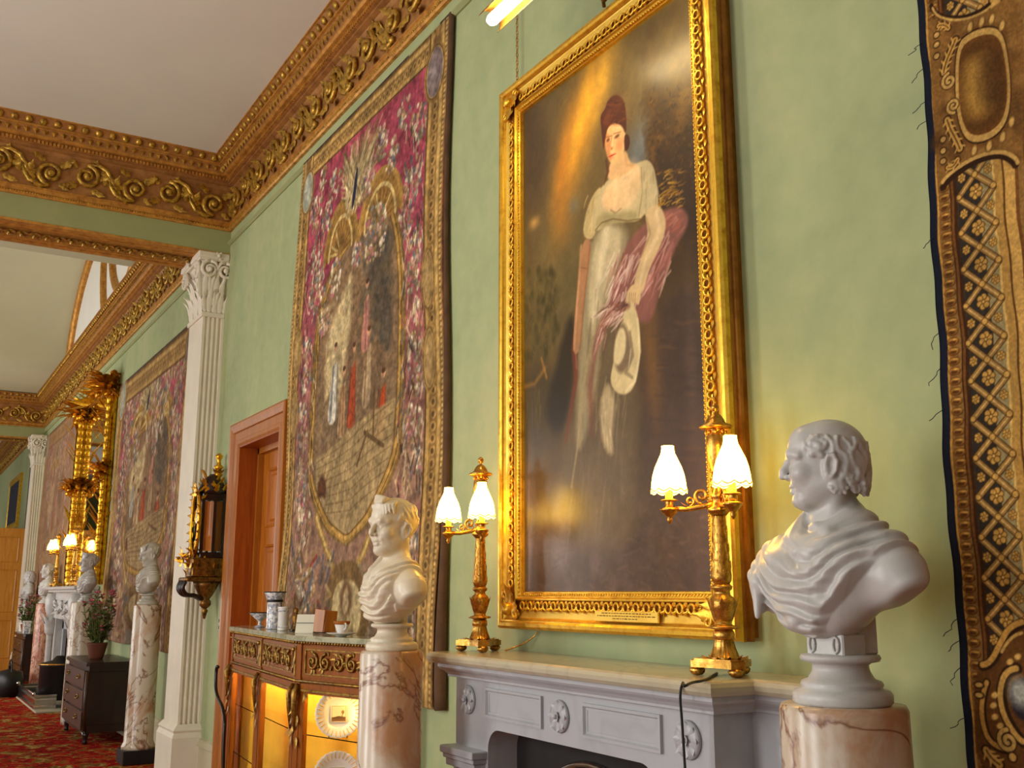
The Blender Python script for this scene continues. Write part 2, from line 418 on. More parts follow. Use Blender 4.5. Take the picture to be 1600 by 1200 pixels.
for nm, R in (('trim_11', 2.02), ('trim_12', 1.30)):
    pts = ring_pts(R); h = [p for p in pts if p[0] < -15.0]
    if len(h) > 2: arc_trim(nm, h, 0.07, 'cornice_gold')
    h = [p for p in pts if p[0] >= -15.0]
    if len(h) > 2: arc_trim(nm + '_b' if False else 'trim_13' if nm == 'trim_11' else 'trim_14', h, 0.07, 'cornice_gold')

# ------------------------------------------------------------------ cornice: profile = (projection, height)
CPROF = [('base_moulding', 'cornice_gold', [(0, 5.03), (.025, 5.03), (.036, 5.045), (.036, 5.058), (.022, 5.07), (.022, 5.105), (.03, 5.11), (.03, 5.12), (.012, 5.122)]),
         ('frieze_band', 'cornice_red', [(.012, 5.12), (.012, 5.44), (.03, 5.47), (.05, 5.475)]),
         ('dentil_band', 'cornice_red', [(.05, 5.475), (.068, 5.48), (.068, 5.495), (.09, 5.497), (.09, 5.535)]),
         ('cyma_fillet', 'cornice_gold', [(.09, 5.535), (.125, 5.54), (.14, 5.553), (.14, 5.563)]),
         ('leaf_band', 'cornice_red', [(.14, 5.563), (.145, 5.575), (.175, 5.603), (.18, 5.612)]),
         ('corona_fillet', 'cornice_gold', [(.18, 5.612), (.20, 5.614), (.20, 5.632), (.19, 5.636)]),
         ('egg_band', 'cornice_red', [(.19, 5.636), (.195, 5.65), (.225, 5.682), (.235, 5.69)]),
         ('top_fillet', 'cornice_gold', [(.235, 5.69), (.25, 5.69), (.25, 5.701), (0, 5.701)])]
def scroll_mesh():
    """one unit of the acanthus scroll frieze: 0.36 long, 0.30 high, relief towards -y"""
    m = MB()
    sp = spiral(.105, .018, 1.6, 22, (-.03, .015), PI*0.5, -1)
    m.tube([(x, -.012 - .020 * (k / 22), z) for k, (x, z) in enumerate(sp)], [.024 - .010 * k / 22 for k in range(23)], 5)
    m.ball((-.03, -.036, .015), (.034, .028, .034), 7, 4)
    m.tube([(-.03 + .0, -.014, .12), (.05, -.018, .135), (.13, -.02, .10), (.18, -.016, .02), (.20, -.012, -.07)], [.014, .022, .024, .020, .010], 5)
    for (bx, bz, dx, dz, L, w, c) in ((.10, .10, .6, -1, .13, .075, .5), (.15, .06, -.3, -1, .14, .07, .55), (-.10, -.06, -1, -.5, .12, .07, .6), (-.11, .08, -.8, .8, .10, .06, .6), (.03, .12, .3, 1, .06, .05, .5), (.02, -.09, .9, -.5, .13, .06, .6), (.06, .02, 1, .1, .09, .06, .7)):
        m.leaf((bx, -.012, bz), (dx, -.25, dz), (0, -1, 0), L, w, c, 5, 2)
    return m.mesh(MAT['frieze_gold'], 'scroll')
SCROLL = scroll_mesh()
EGG = MB().ball((0, 0, 0), (.032, .024, .034), 8, 5).mesh(MAT['frieze_gold'], 'egg')
def cornice(name, A, B, n, mA=0, mB=0, units=True, eggs=True):
    """A->B along the wall foot line, n = direction of projection; mA/mB = +1 if that end runs into an inside corner"""
    A, B, n = Vector(A), Vector(B), Vector(n); d = (B - A).normalized(); L = (B - A).length
    root = thing(name, None, None, (0, 0, 0), kind='structure')
    for nm, mat, pr in CPROF:
        vs = []
        for o, z in pr:
            vs += [A + d * (o * mA) + n * o + Vector((0, 0, z)), B - d * (o * mB) + n * o + Vector((0, 0, z))]
        MB().add(vs, [(2*i, 2*i+1, 2*i+3, 2*i+2) for i in range(len(pr) - 1)], False).build(nm, MAT[mat], root)
    rz = math.atan2(n.y, n.x) + PI/2
    if units:
        k = max(1, int(round((L - .08) / .36)))
        for i in range(k):
            s = (i + .5) / k * (L - .08) + .04
            p = A + d * s + n * .015 + Vector((0, 0, 5.285))
            link('scroll_ornament', SCROLL, root, p, (0, 0 if i % 2 else PI, rz), (1.06, 1.0, 1.08))
    if eggs:
        k = int((L - .2 * (mA + mB)) / .115)
        for i in range(k):
            s = .2 * mA + (i + .5) * .115
            link('egg_ornament', EGG, root, A + d * s + n * .213 + Vector((0, 0, 5.662)), (.5, 0, rz))
    # small leaves and dentils: too fine to pick apart
    m = MB(); k = int((L - .3) / .075)
    Z = Vector((0, 0, 1))
    for i in range(k):
        p = A + d * (.15 + i * .075) + n * .166 + Z * 5.588
        e = n * .6 - Z * .8
        m.add([p - d*.030 + Z*.014 + n*.004, p + n*.020 - Z*.012, p + d*.030 + Z*.014 + n*.004, p - Z*.03 - n*.012, p + Z*.02 + n*.012], [(0, 3, 1), (1, 3, 2), (0, 1, 4), (4, 1, 2)], False)
    tag(m.build('leaf_ornament', MAT['frieze_gold'], root), kind='stuff')
    m = MB(); k = int((L - .2) / .032)
    for i in range(k):
        p = A + d * (.1 + i * .032) + n * .09 + Z * 5.516
        q = [p - d*.011 - Z*.014, p + d*.011 - Z*.014, p + d*.011 + Z*.014, p - d*.011 + Z*.014]; r = [x + n * .014 for x in q]
        m.add(q + r, [(4, 5, 6, 7), (0, 1, 5, 4), (2, 3, 7, 6), (1, 2, 6, 5), (3, 0, 4, 7)], False)
    tag(m.build('dentil', MAT['cornice_gold'], root), kind='stuff')
    m = MB(); k = int((L - .1) / .022)
    for i in range(k):
        p = A + d * (.05 + i * .022) + n * .036 + Z * 5.051
        m.ball(p, .0095, 4, 3)
    tag(m.build('bead', MAT['frieze_gold'], root), kind='stuff')
    return root
cornice('trim_1', (BEAMS[0][1], 0, 0), (1.0, 0, 0), (0, -1, 0), 1, 0)
cornice('trim_2', (BEAMS[0][1], 0, 0), (BEAMS[0][1], WALL_L, 0), (1, 0, 0), 1, 0)
cornice('trim_3', (BEAMS[1][1], 0, 0), (BEAMS[0][0], 0, 0), (0, -1, 0), 1, 0)
cornice('trim_4', (BEAMS[1][1], 0, 0), (BEAMS[1][1], WALL_L, 0), (1, 0, 0), 1, 0)
cornice('trim_5', (X_END, 0, 0), (BEAMS[1][0], 0, 0), (0, -1, 0), 0, 0, True, False)
# picture rail
m = MB()
for x0, x1 in ((BEAMS[0][1], X_NEAR), (BEAMS[1][1], BEAMS[0][0])):
    pr = [(0, 4.895), (.012, 4.895), (.03, 4.912), (.03, 4.925), (.018, 4.935), (0, 4.94)]
    vs = []
    for o, z in pr: vs += [(x0, -o, z), (x1, -o, z)]
    m.add(vs, [(2*i, 2*i+1, 2*i+3, 2*i+2) for i in range(len(pr)-1)], False)
struct(m.build('trim_6', MAT['beam_green']))
# beams on pilasters, gilt leaf band along the soffit edge
LEAFB = MB()
for k, (dx, dz) in enumerate(((1, .5), (-1, .5), (.9, -.5), (-.9, -.5))): LEAFB.leaf((0, -.004, 0), (dx, -.2, dz), (0, -1, 0), .055, .04, .5, 4)
LEAFB.ball((0, -.012, 0), .014, 6, 4)
LEAFB = LEAFB.mesh(MAT['frieze_gold'], 'leafband')
for x0, x1 in BEAMS:
    b = thing('ceiling_beam', None, None, (0, 0, 0), kind='structure')
    MB().box((x0, WALL_L, 4.80), (x1, 0, 5.72)).box((x0, WALL_L, 5.7), (x1, 0, 7.9)).build('beam_body', MAT['beam_green'], b)
    MB().box((x0 + .02, WALL_L, 4.794), (x1 - .02, 0, 4.801)).box((x0, WALL_L, 4.785), (x0 + .07, 0, 4.80)).box((x1 - .07, WALL_L, 4.785), (x1 + .006, 0, 4.808)).box((x0 + .12, WALL_L, 4.788), (x0 + .15, 0, 4.80)).box((x1 - .15, WALL_L, 4.788), (x1 - .12, 0, 4.80)).build('soffit_moulding', MAT['cornice_gold'], b)
    for i in range(60):
        y = -.12 - i * .105
        if y > -4.5: link('leaf_ornament', LEAFB, b, ((x0 + x1)/2, y, 4.79), (PI/2, 0, PI/2), (1.2, 1.6, 2.6))
# dado moulding and skirting along the wall
m = MB(); pr = [(0, .0), (.02, .0), (.02, .28), (.035, .29), (.035, .315), (.02, .33), (.02, .345), (0, .355)]
for x0, x1 in ((X_END, D1[0] - .2), (D1[1] + .2, -4.2), (-2.0, X_NEAR)):
    vs = []
    for o, z in pr: vs += [(x0, -o, z), (x1, -o, z)]
    m.add(vs, [(2*i, 2*i+1, 2*i+3, 2*i+2) for i in range(len(pr)-1)], False)
struct(m.build('baseboard_right', MAT['skirting']))

# ------------------------------------------------------------------ fluted pilasters with leafy capitals
def pilaster(x1, w=.52, d=.20):
    x0 = x1 - w; p = thing('pilaster', None, None, (0, 0, 0), kind='structure')
    MB().box((x0 - .05, -d - .05, 0), (x1 + .05, 0, .36)).build('plinth', MAT['cream_paint'], p)
    pr = [(.05, .36), (.035, .40), (.042, .42), (.02, .45), (.0, .47)]
    m = MB(); vs = []
    for o, z in pr: vs += [(x0 - o, 0, z), (x0 - o, -d - o, z), (x1 + o, -d - o, z), (x1 + o, 0, z)]
    m.add(vs, [(4*i+j, 4*i+j+1, 4*i+j+5, 4*i+j+4) for i in range(len(pr)-1) for j in range(3)], False); m.build('base_moulding', MAT['cream_paint'], p)
    nf = 4; fw = .030; gap = (d - .03 - nf*fw) / nf; poly = [(x0, 0), (x0, -d), (x1, -d)]
    y = -d + .022
    for k in range(nf):
        for j in range(7):
            a = PI * j / 6; poly.append((x1 - .017 * math.sin(a), y + fw * (1 - math.cos(a)) / 2))
        y += fw + gap
    poly.append((x1, 0))
    MB().prism(poly, .47, 4.20, 'xy').build('fluted_shaft', MAT['cream_paint'], p)
    MB().box((x0 - .02, -d - .02, 4.18), (x1 + .02, 0, 4.225), .006).build('astragal', MAT['cream_paint'], p)
    cz0, cz1 = 4.225, 4.80
    # bell flares upwards
    pr = [(0.0, cz0), (0.005, cz0 + .3), (.03, cz0 + .45), (.06, cz1 - .07)]
    vs = []; m = MB()
    for o, z in pr: vs += [(x0 - o, 0, z), (x0 - o, -d - o, z), (x1 + o, -d - o, z), (x1 + o, 0, z)]
    m.add(vs, [(4*i+j, 4*i+j+1, 4*i+j+5, 4*i+j+4) for i in range(len(pr)-1) for j in range(3)], False); m.build('bell', MAT['cream_paint'], p)
    MB().box((x0 - .10, -d - .10, cz1 - .06), (x1 + .10, 0, cz1), .012).box((x0 - .08, -d - .08, cz1 - .085), (x1 + .08, 0, cz1 - .06)).build('abacus', MAT['cream_paint'], p)
    LM = {}
    def leafm(L, w_, c):
        k = (L, w_, c)
        if k not in LM:
            q = MB()
            for s_ in (-1, 0, 1): q.leaf((s_ * w_ * .30, 0, 0), (s_ * .16, -.12, 1), (0, -1, 0), L * (1 - .12 * abs(s_)), w_ * (.62 if s_ == 0 else .42), c, 8, 3)
            LM[k] = q.mesh(MAT['cream_paint'], 'acanthus')
        return LM[k]
    for row, (z, L, ww) in enumerate(((cz0, .26, .15), (cz0 + .14, .30, .15))):
        n1 = 3 if row == 0 else 2
        for k in range(n1):
            x = x0 + w * (k + .5) / n1
            link('acanthus_leaf', leafm(L, ww, .75), p, (x, -d - .012, z), (0, 0, 0))
        ys = (-.05, -.15) if row == 0 else (-.10, -.2)
        for y in ys: link('acanthus_leaf', leafm(L, ww * .85, .75), p, (x1 + .012, y, z), (0, 0, PI/2))
    def volute(c, ang, mir):
        q = MB(); s = spiral(.085, .02, 1.5, 20, (0, 0), PI * .5, mir)
        q.tube([(x, 0, z) for x, z in s], [.020 - .008*k/20 for k in range(21)], 6)
        q.tube([(0, 0, .085), (-.05 * mir * -1, 0, .07), (-.12 * mir * -1, 0, -.06)], [.02, .018, .010], 6)
        q.ball((0, -.012, 0), .026, 8, 5)
        q.build('volute', MAT['cream_paint'], p, c, (0, 0, ang))
    volute((x1 - .03, -d - .075, cz1 - .17), 0, -1); volute((x0 + .03, -d - .075, cz1 - .17), 0, 1)
    volute((x1 + .075, -d + .02, cz1 - .17), PI/2, 1); volute((x1 + .075, -.03, cz1 - .17), PI/2, -1)
    f = MB()
    for k in range(6): f.leaf((0, 0, 0), (math.cos(k*PI/3), -.2, math.sin(k*PI/3)), (0, -1, 0), .05, .045, .5, 4)
    f.ball((0, -.015, 0), .02, 7, 4); fm = f.mesh(MAT['cream_paint'], 'fleuron')
    link('fleuron', fm, p, ((x0+x1)/2, -d - .10, cz1 - .04)); link('fleuron', fm, p, (x1 + .10, -.11, cz1 - .04), (0, 0, PI/2))
    return p
pilaster(-9.58); pilaster(-23.0)
# ------------------------------------------------------------------ painting a pattern onto a fine mesh (colour per vertex)
RNG = np.random.default_rng(7)
def vnoise(U, V, seed=0, octaves=4, pers=0.55):
    out = np.zeros_like(U, dtype=np.float32); amp = 1.0; tot = 0.0
    for o in range(octaves):
        r = np.random.default_rng(seed * 31 + o).random((257, 257), dtype=np.float32)
        a = U * 2**o; b = V * 2**o
        i = np.floor(a).astype(int); j = np.floor(b).astype(int); fa = a - i; fb = b - j
        fa = fa*fa*(3-2*fa); fb = fb*fb*(3-2*fb); i %= 256; j %= 256
        out += amp * ((r[i, j]*(1-fa) + r[i+1, j]*fa) * (1-fb) + (r[i, j+1]*(1-fa) + r[i+1, j+1]*fa) * fb); tot += amp; amp *= pers
    return out / tot
def lin(c):
    c = np.asarray(c, dtype=np.float32) / 255.0
    return np.where(c <= 0.04045, c/12.92, ((c+0.055)/1.055) ** 2.4)
class Painter:
    """raster of nx x ny points; coordinates (a, b) in metres, b upwards; colours in sRGB 0..255"""
    def __init__(s, a0, a1, b0, b1, nx, ny, base=(128, 128, 128), ax=None, bx=None):
        s.a = np.linspace(a0, a1, nx, dtype=np.float32) if ax is None else ax.astype(np.float32); s.b = np.linspace(b0, b1, ny, dtype=np.float32) if bx is None else bx.astype(np.float32); nx, ny = len(s.a), len(s.b)
        s.A, s.B = np.meshgrid(s.a, s.b); s.nx, s.ny = nx, ny
        s.c = np.empty((ny, nx, 3), np.float32); s.c[:] = base
        s.px = float(s.a[1] - s.a[0])
    def win(s, pts, pad):
        pts = np.asarray(pts); lo, hi = pts.min(0) - pad, pts.max(0) + pad
        i0, i1 = np.searchsorted(s.a, (lo[0], hi[0])); j0, j1 = np.searchsorted(s.b, (lo[1], hi[1]))
        return slice(max(j0-1, 0), j1+1), slice(max(i0-1, 0), i1+1)
    def blend(s, W, m, col, al=1.0):
        m = np.clip(m, 0, 1)[..., None] * al
        s.c[W] = s.c[W] * (1 - m) + np.asarray(col, np.float32) * m
    def poly(s, pts, col, soft=None, al=1.0, var=0.0, seed=1, vs=12.0):
        soft = soft or s.px * 1.2; pts = np.asarray(pts, np.float32); W = s.win(pts, soft * 2); A, B = s.A[W], s.B[W]
        if A.size == 0: return
        ins = np.zeros(A.shape, bool); dist = np.full(A.shape, 1e9, np.float32); n = len(pts)
        for k in range(n):
            (x0, y0), (x1, y1) = pts[k], pts[(k+1) % n]
            c = ((y0 > B) != (y1 > B)); ins ^= c & (A < (x1-x0) * (B-y0) / ((y1-y0) if y1 != y0 else 1e-9) + x0)
            dx, dy = x1-x0, y1-y0; t = np.clip(((A-x0)*dx + (B-y0)*dy) / (dx*dx+dy*dy+1e-12), 0, 1)
            dist = np.minimum(dist, np.hypot(A-x0-t*dx, B-y0-t*dy))
        sd = np.where(ins, dist, -dist); m = np.clip(sd / soft + 0.5, 0, 1)
        if var: m = m * (1 - var * vnoise(A*vs, B*vs, seed))
        s.blend(W, m, col, al)
    def line(s, pts, w, col, soft=None, al=1.0):
        soft = soft or s.px * 1.2; pts = np.asarray(pts, np.float32); mw = max(w) if hasattr(w, '__len__') else w
        W = s.win(pts, mw + soft * 2); A, B = s.A[W], s.B[W]
        if A.size == 0: return
        m = np.zeros(A.shape, np.float32); N = len(pts)
        for k in range(N - 1):
            (x0, y0), (x1, y1) = pts[k], pts[k+1]; dx, dy = x1-x0, y1-y0
            t = np.clip(((A-x0)*dx + (B-y0)*dy) / (dx*dx+dy*dy+1e-12), 0, 1)
            ww = (w[k] + (w[k+1]-w[k]) * t) if hasattr(w, '__len__') else w
            m = np.maximum(m, np.clip((ww*.5 - np.hypot(A-x0-t*dx, B-y0-t*dy)) / soft + 0.5, 0, 1))
        s.blend(W, m, col, al)
    def ell(s, c, r, col, soft=None, al=1.0, rot=0.0):
        soft = soft or s.px * 1.2; R = max(r); W = s.win([c, c], R + soft * 2); A, B = s.A[W] - c[0], s.B[W] - c[1]
        if A.size == 0: return
        ca, sa = math.cos(rot), math.sin(rot); x, y = (A*ca + B*sa) / r[0], (-A*sa + B*ca) / r[1]
        q = np.sqrt(x*x + y*y); s.blend(W, (1 - q) * min(r) / soft + 0.5, col, al)
    def ring(s, c, r, w, col, al=1.0, rot=0.0):
        R = max(r); W = s.win([c, c], R + w * 2); A, B = s.A[W] - c[0], s.B[W] - c[1]
        if A.size == 0: return
        ca, sa = math.cos(rot), math.sin(rot); x, y = (A*ca + B*sa) / r[0], (-A*sa + B*ca) / r[1]
        q = np.abs(np.sqrt(x*x + y*y) - 1) * min(r); s.blend(W, (w*.5 - q) / (s.px*1.2) + 0.5, col, al)
    def rect(s, a0, a1, b0, b1, col, al=1.0):
        s.poly([(a0, b0), (a1, b0), (a1, b1), (a0, b1)], col, al=al)
    def grain(s, amp, sa, sb, seed, octaves=3):
        n = vnoise(s.A*sa, s.B*sb, seed, octaves) - 0.5
        s.c *= (1 + amp * 2 * n)[..., None]
    def build(s, name, mat, parent=None, depth=None, y0=0.0, thick=0.0):
        Y = np.full(s.A.shape, y0, np.float32) if depth is None else depth(s.A, s.B).astype(np.float32)
        co = np.stack([s.A, Y, s.B], -1).reshape(-1, 3)
        if getattr(s, 'warp', None): co[:, 0] += s.warp(s.A, s.B).reshape(-1)
        idx = np.arange(s.nx * s.ny).reshape(s.ny, s.nx)
        q = np.stack([idx[:-1, :-1], idx[:-1, 1:], idx[1:, 1:], idx[1:, :-1]], -1).reshape(-1, 4)
        cs = np.ones((s.nx * s.ny, 4), np.float32); cs[:, :3] = lin(np.clip(s.c, 0, 255)).reshape(-1, 3)
        if thick:                                                # turned edge of the cloth
            ring = np.concatenate([idx[0, :-1], idx[:-1, -1], idx[-1, :0:-1], idx[:0:-1, 0]]); n = len(ring); b0 = len(co)
            co = np.concatenate([co, co[ring] + np.array((0, thick, 0), np.float32)]); cs = np.concatenate([cs, cs[ring]])
            k = np.arange(n); k2 = (k + 1) % n; q = np.concatenate([q, np.stack([ring[k2], ring[k], b0 + k, b0 + k2], -1)])
        me = fast_mesh(name, co, q)
        at_ = me.color_attributes.new('pattern', 'FLOAT_COLOR', 'POINT'); at_.data.foreach_set('color', cs.reshape(-1))
        me.materials.append(MAT[mat])
        return link(name, me, parent)
def fast_mesh(name, co, quads, smooth=True):
    me = bpy.data.meshes.new(name); n, f = len(co), len(quads)
    me.vertices.add(n); me.vertices.foreach_set('co', np.asarray(co, np.float32).reshape(-1))
    me.loops.add(f * 4); me.loops.foreach_set('vertex_index', np.asarray(quads, np.int32).reshape(-1))
    me.polygons.add(f); me.polygons.foreach_set('loop_start', np.arange(0, f * 4, 4, dtype=np.int32))
    me.polygons.foreach_set('use_smooth', np.full(f, smooth)); me.update(calc_edges=True); me.validate()
    return me

# ------------------------------------------------------------------ sculpting: blended solids -> one continuous surface
class Sculpt:
    def __init__(s, lo, hi, h):
        s.lo = np.array(lo, np.float32); s.h = h; n = np.ceil((np.array(hi) - lo) / h).astype(int) + 1; s.n = n
        s.ax = [s.lo[i] + h * np.arange(n[i], dtype=np.float32) for i in range(3)]
        s.d = np.full(n, 0.08, np.float32); s.R = np.eye(3); s.o = np.zeros(3); s.s = 1.0
    def T(s, p): return s.R @ np.asarray(p, float) * s.s + s.o
    def blk(s, lo, hi):
        sl = []
        for i in range(3):
            a = max(0, int((lo[i] - s.lo[i]) / s.h) - 1); b = min(s.n[i], int((hi[i] - s.lo[i]) / s.h) + 3)
            if b <= a: return None, None
            sl.append(slice(a, b))
        X = s.ax[0][sl[0]][:, None, None], s.ax[1][sl[1]][None, :, None], s.ax[2][sl[2]][None, None, :]
        return tuple(sl), X
    def merge(s, sl, p, k, op):
        d = s.d[sl]
        if op == 'sub': p = -p; hh = np.clip(.5 - .5*(d - p)/k, 0, 1); s.d[sl] = d + (p - d)*hh + k*hh*(1-hh); return
        hh = np.clip(.5 + .5*(d - p)/k, 0, 1); s.d[sl] = d + (p - d)*hh - k*hh*(1-hh)
    def ell(s, c, r, k=.01, op='add', rot=None):
        r = [x * s.s for x in r]; c = s.T(c); R = s.R if rot is None else s.R @ rot; m = max(r) + k + .004
        sl, X = s.blk(c - m, c + m)
        if sl is None: return
        q = [X[i] - np.float32(c[i]) for i in range(3)]
        l = [R[0, i]*q[0] + R[1, i]*q[1] + R[2, i]*q[2] for i in range(3)]
        k0 = np.sqrt(sum((l[i]/r[i])**2 for i in range(3))); k1 = np.sqrt(sum((l[i]/r[i]**2)**2 for i in range(3))) + 1e-6
        s.merge(sl, (k0*(k0-1)/k1).astype(np.float32), k, op)
    def cap(s, a, b, ra, rb=None, k=.01, op='add'):
        rb = ra if rb is None else rb; ra, rb = ra * s.s, rb * s.s; a, b = s.T(a), s.T(b); m = max(ra, rb) + k + .004
        sl, X = s.blk(np.minimum(a, b) - m, np.maximum(a, b) + m)
        if sl is None: return
        d = b - a; L = d @ d + 1e-12; q = [X[i] - np.float32(a[i]) for i in range(3)]
        t = np.clip((q[0]*d[0] + q[1]*d[1] + q[2]*d[2]) / L, 0, 1)
        p = np.sqrt((q[0]-t*d[0])**2 + (q[1]-t*d[1])**2 + (q[2]-t*d[2])**2) - (ra + (rb-ra)*t)
        s.merge(sl, p.astype(np.float32), k, op)
    def chain(s, pts, rad, k=.008, op='add'):
        if not hasattr(rad, '__len__'): rad = [rad] * len(pts)
        for i in range(len(pts) - 1): s.cap(pts[i], pts[i+1], rad[i], rad[i+1], k, op)
    def mesh(s, name, mat):
        d = s.d; d[0] = d[-1] = .05; d[:, 0] = d[:, -1] = .05; d[:, :, 0] = d[:, :, -1] = .05
        S = d < 0; cnt = np.zeros(tuple(s.n - 1), np.uint8); n = s.n
        offs = [(i, j, k) for i in (0, 1) for j in (0, 1) for k in (0, 1)]
        for i, j, k in offs: cnt += S[i:n[0]-1+i, j:n[1]-1+j, k:n[2]-1+k]
        act = np.argwhere((cnt > 0) & (cnt < 8)); m = len(act)
        V = np.stack([d[act[:, 0]+i, act[:, 1]+j, act[:, 2]+k] for i, j, k in offs], 1)
        acc = np.zeros((m, 3), np.float32); num = np.zeros(m, np.float32)
        for a in range(8):
            for ax in range(3):
                b = a | (4 >> ax)
                if b == a: continue
                va, vb = V[:, a], V[:, b]; ms = (va < 0) != (vb < 0)
                t = np.where(ms, va / np.where(va == vb, 1, va - vb), 0)
                p = np.array(offs[a], np.float32)[None].repeat(m, 0); p[:, ax] = t
                acc[ms] += p[ms]; num[ms] += 1
        co = s.lo + s.h * (act + acc / num[:, None])
        ids = np.full(tuple(n - 1), -1, np.int32); ids[act[:, 0], act[:, 1], act[:, 2]] = np.arange(m)
        Q = []
        for ax in range(3):
            A = [slice(1, -1)] * 3; A[ax] = slice(0, -1); Bs = list(A); Bs[ax] = slice(1, None)
            s0, s1 = S[tuple(A)], S[tuple(Bs)]; e = np.argwhere(s0 != s1); flip = s0[s0 != s1]
            off = np.ones(3, int); off[ax] = 0; e = e + off
            u, w = (ax+1) % 3, (ax+2) % 3; q = []
            for du, dw in ((-1, -1), (0, -1), (0, 0), (-1, 0)):
                f = e.copy(); f[:, u] += du; f[:, w] += dw; q.append(ids[f[:, 0], f[:, 1], f[:, 2]])
            q = np.stack(q, 1); q[~flip] = q[~flip][:, ::-1]; Q.append(q)
        Q = np.concatenate(Q); Q = Q[(Q >= 0).all(1)]
        me = fast_mesh(name, co, Q); me.materials.append(MAT[mat]); return me
# ------------------------------------------------------------------ marble portrait busts (local: faces -y, its left is +x)
def P_(l, f, z): return (l, -f, z)
def head(S, hair, female=False, detail=True):
    S.ell(P_(0, -.012, .030), (.077, .100, .088), .01)
    S.ell(P_(0, .028, -.035), (.060, .066, .078), .03)
    S.ell(P_(0, .010, -.055), (.062, .062, .052), .03)                       # jowls
    S.ell(P_(0, .069, -.098), (.027, .025, .021), .02)                       # chin
    for s in (-1, 1):
        S.cap(P_(s*.052, -.012, -.052), P_(s*.020, .056, -.098), .021, .020, .02)
        S.ell(P_(s*.040, .062, -.026), (.025, .024, .024), .02)              # cheeks
        S.ell(P_(s*.031, .103, .002), (.022, .029, .0155), .009, 'sub')       # sockets
        S.ell(P_(s*.030, .073, .003), (.0155, .0155, .0140), .003)           # eyeballs
        S.chain([P_(s*.048, .074, .004), P_(s*.030, .0895, .0105), P_(s*.013, .084, .003)], .0033, .003)
        S.chain([P_(s*.047, .073, .001), P_(s*.030, .0865, -.008), P_(s*.014, .083, -.002)], .0028, .003)
        S.chain([P_(s*.056, .066, .018), P_(s*.034, .086, .027), P_(s*.010, .091, .020)], [.008, .010, .008], .012)   # brow
        S.ell(P_(s*.0125, .098, -.033), (.0075, .010, .0075), .005)           # nostril wings
        S.chain([P_(s*.022, .086, -.028), P_(s*.030, .080, -.050), P_(s*.030, .072, -.066)], [.003, .004, .003], .012)
        S.chain([P_(s*.024, .078, -.062), P_(s*.010, .0885, -.0575), P_(0, .0905, -.0585)], [.003, .0070, .0072], .004)
        S.chain([P_(s*.022, .078, -.066), P_(s*.009, .087, -.0715), P_(0, .088, -.072)], [.003, .0075, .0082], .004)
        S.cap(P_(s*.026, .082, -.0645), P_(0, .100, -.0650), .0022, .0022, .003, 'sub')
        # ear
        S.ell(P_(s*.075, -.012, -.022), (.008, .020, .031), .008)
        if detail:
            S.chain([P_(s*.080, -.002, -.010), P_(s*.085, -.010, .010), P_(s*.087, -.024, .009), P_(s*.087, -.031, -.008), P_(s*.084, -.026, -.030), P_(s*.080, -.014, -.046), P_(s*.076, -.006, -.050)], [.004, .005, .0055, .0055, .005, .006, .005], .003)
            S.ell(P_(s*.086, -.013, -.014), (.006, .008, .017), .004, 'sub')
    S.chain([P_(0, .089, .022), P_(0, .098, .004), P_(0, .109, -.016), P_(0, .112, -.027)], [.0085, .0086, .0105, .0108], .007)  # nose
    S.ell(P_(0, .050, .052), (.054, .036, .046), .03)                        # forehead
    if hair == 'curly':                                                      # bald crown, curls round the back and over the ears
        rr = random.Random(4)
        S.ell(P_(0, -.034, -.004), (.0785, .083, .070), .008)
        for s in (-1, 1):
            for i in range(13):
                a = math.radians(62 + i * 9.6)                               # azimuth from the face towards the nape
                top = .068 - .002 * i; n = 9; pts = []; rad = []
                low = .020 if i < 2 else (.012 if i < 3 else -.052 - .030 * rr.random())
                for k in range(n):
                    t = k / (n - 1); z = top + (low - top) * t; w = .14 * math.sin(t * 8 + i * 1.9 + rr.random() * .8)
                    rx, ry = .0775, .1005; sc = math.sqrt(max(.05, 1 - ((z - .03) / .098) ** 2)) if z > .03 else 1.0 - .10 * max(0, -z / .08)
                    aa = a + w * .9
                    pts.append(P_(s * rx * sc * math.sin(aa), -.012 + ry * sc * math.cos(aa), z)); rad.append(.0035 + .0055 * t + .002 * (i % 2))
                S.chain(pts, rad, .0035)
                if i >= 3:
                    e = np.array(pts[-1]); 
                    for k in range(7):
                        b = k / 6 * 2 * PI; u = np.array((math.cos(a) * s, math.sin(a), 0)); 
                        rc = .009 + .004 * (i % 2); q = e + u * rc * (math.cos(b) - 1) * (1 if i % 3 else -1) + np.array((0, 0, 1)) * rc * math.sin(b)
                        S.ell(tuple(q), (.006, .006, .006), .003)
        for s in (-1, 1):
            for i in range(5): S.cap(P_(s*(.040 + .007*i), .052 - .012*i, .082 - .004*i), P_(s*(.066 + .002*i), .045 - .014*i, .045), .004, .006, .004)
    else:
        rr = random.Random({'short': 3, 'tuft': 5, 'bun': 8}.get(hair, 2))
        S.ell(P_(0, -.020, .038), (.082, .100, .088), .006)
        for i in range(46):
            a = math.radians(rr.uniform(75, 285)); z0 = rr.uniform(-.045, .105); L = .035
            pts = []
            for k in range(4):
                z = z0 - L * k / 3 ; q = math.sqrt(max(.04, 1 - ((z - .035) / .094) ** 2)); aa = a + .22 * k / 3 * (1 if i % 2 else -1)
                pts.append(P_(.082 * q * math.sin(aa), -.020 + .100 * q * math.cos(aa), z))
            S.chain(pts, [.003, .007, .006, .003], .004)
        for i in range(13):                                                  # fringe over the brow
            x = (i - 6) / 6 * .066; f = .070 * math.sqrt(max(0, 1 - (x / .08) ** 2)); L = .030 + .012 * rr.random()
            S.chain([P_(x * .8, f - .02, .104), P_(x, f + .006, .090), P_(x + .010, f + .012, .090 - L)], [.008, .009, .004], .005)
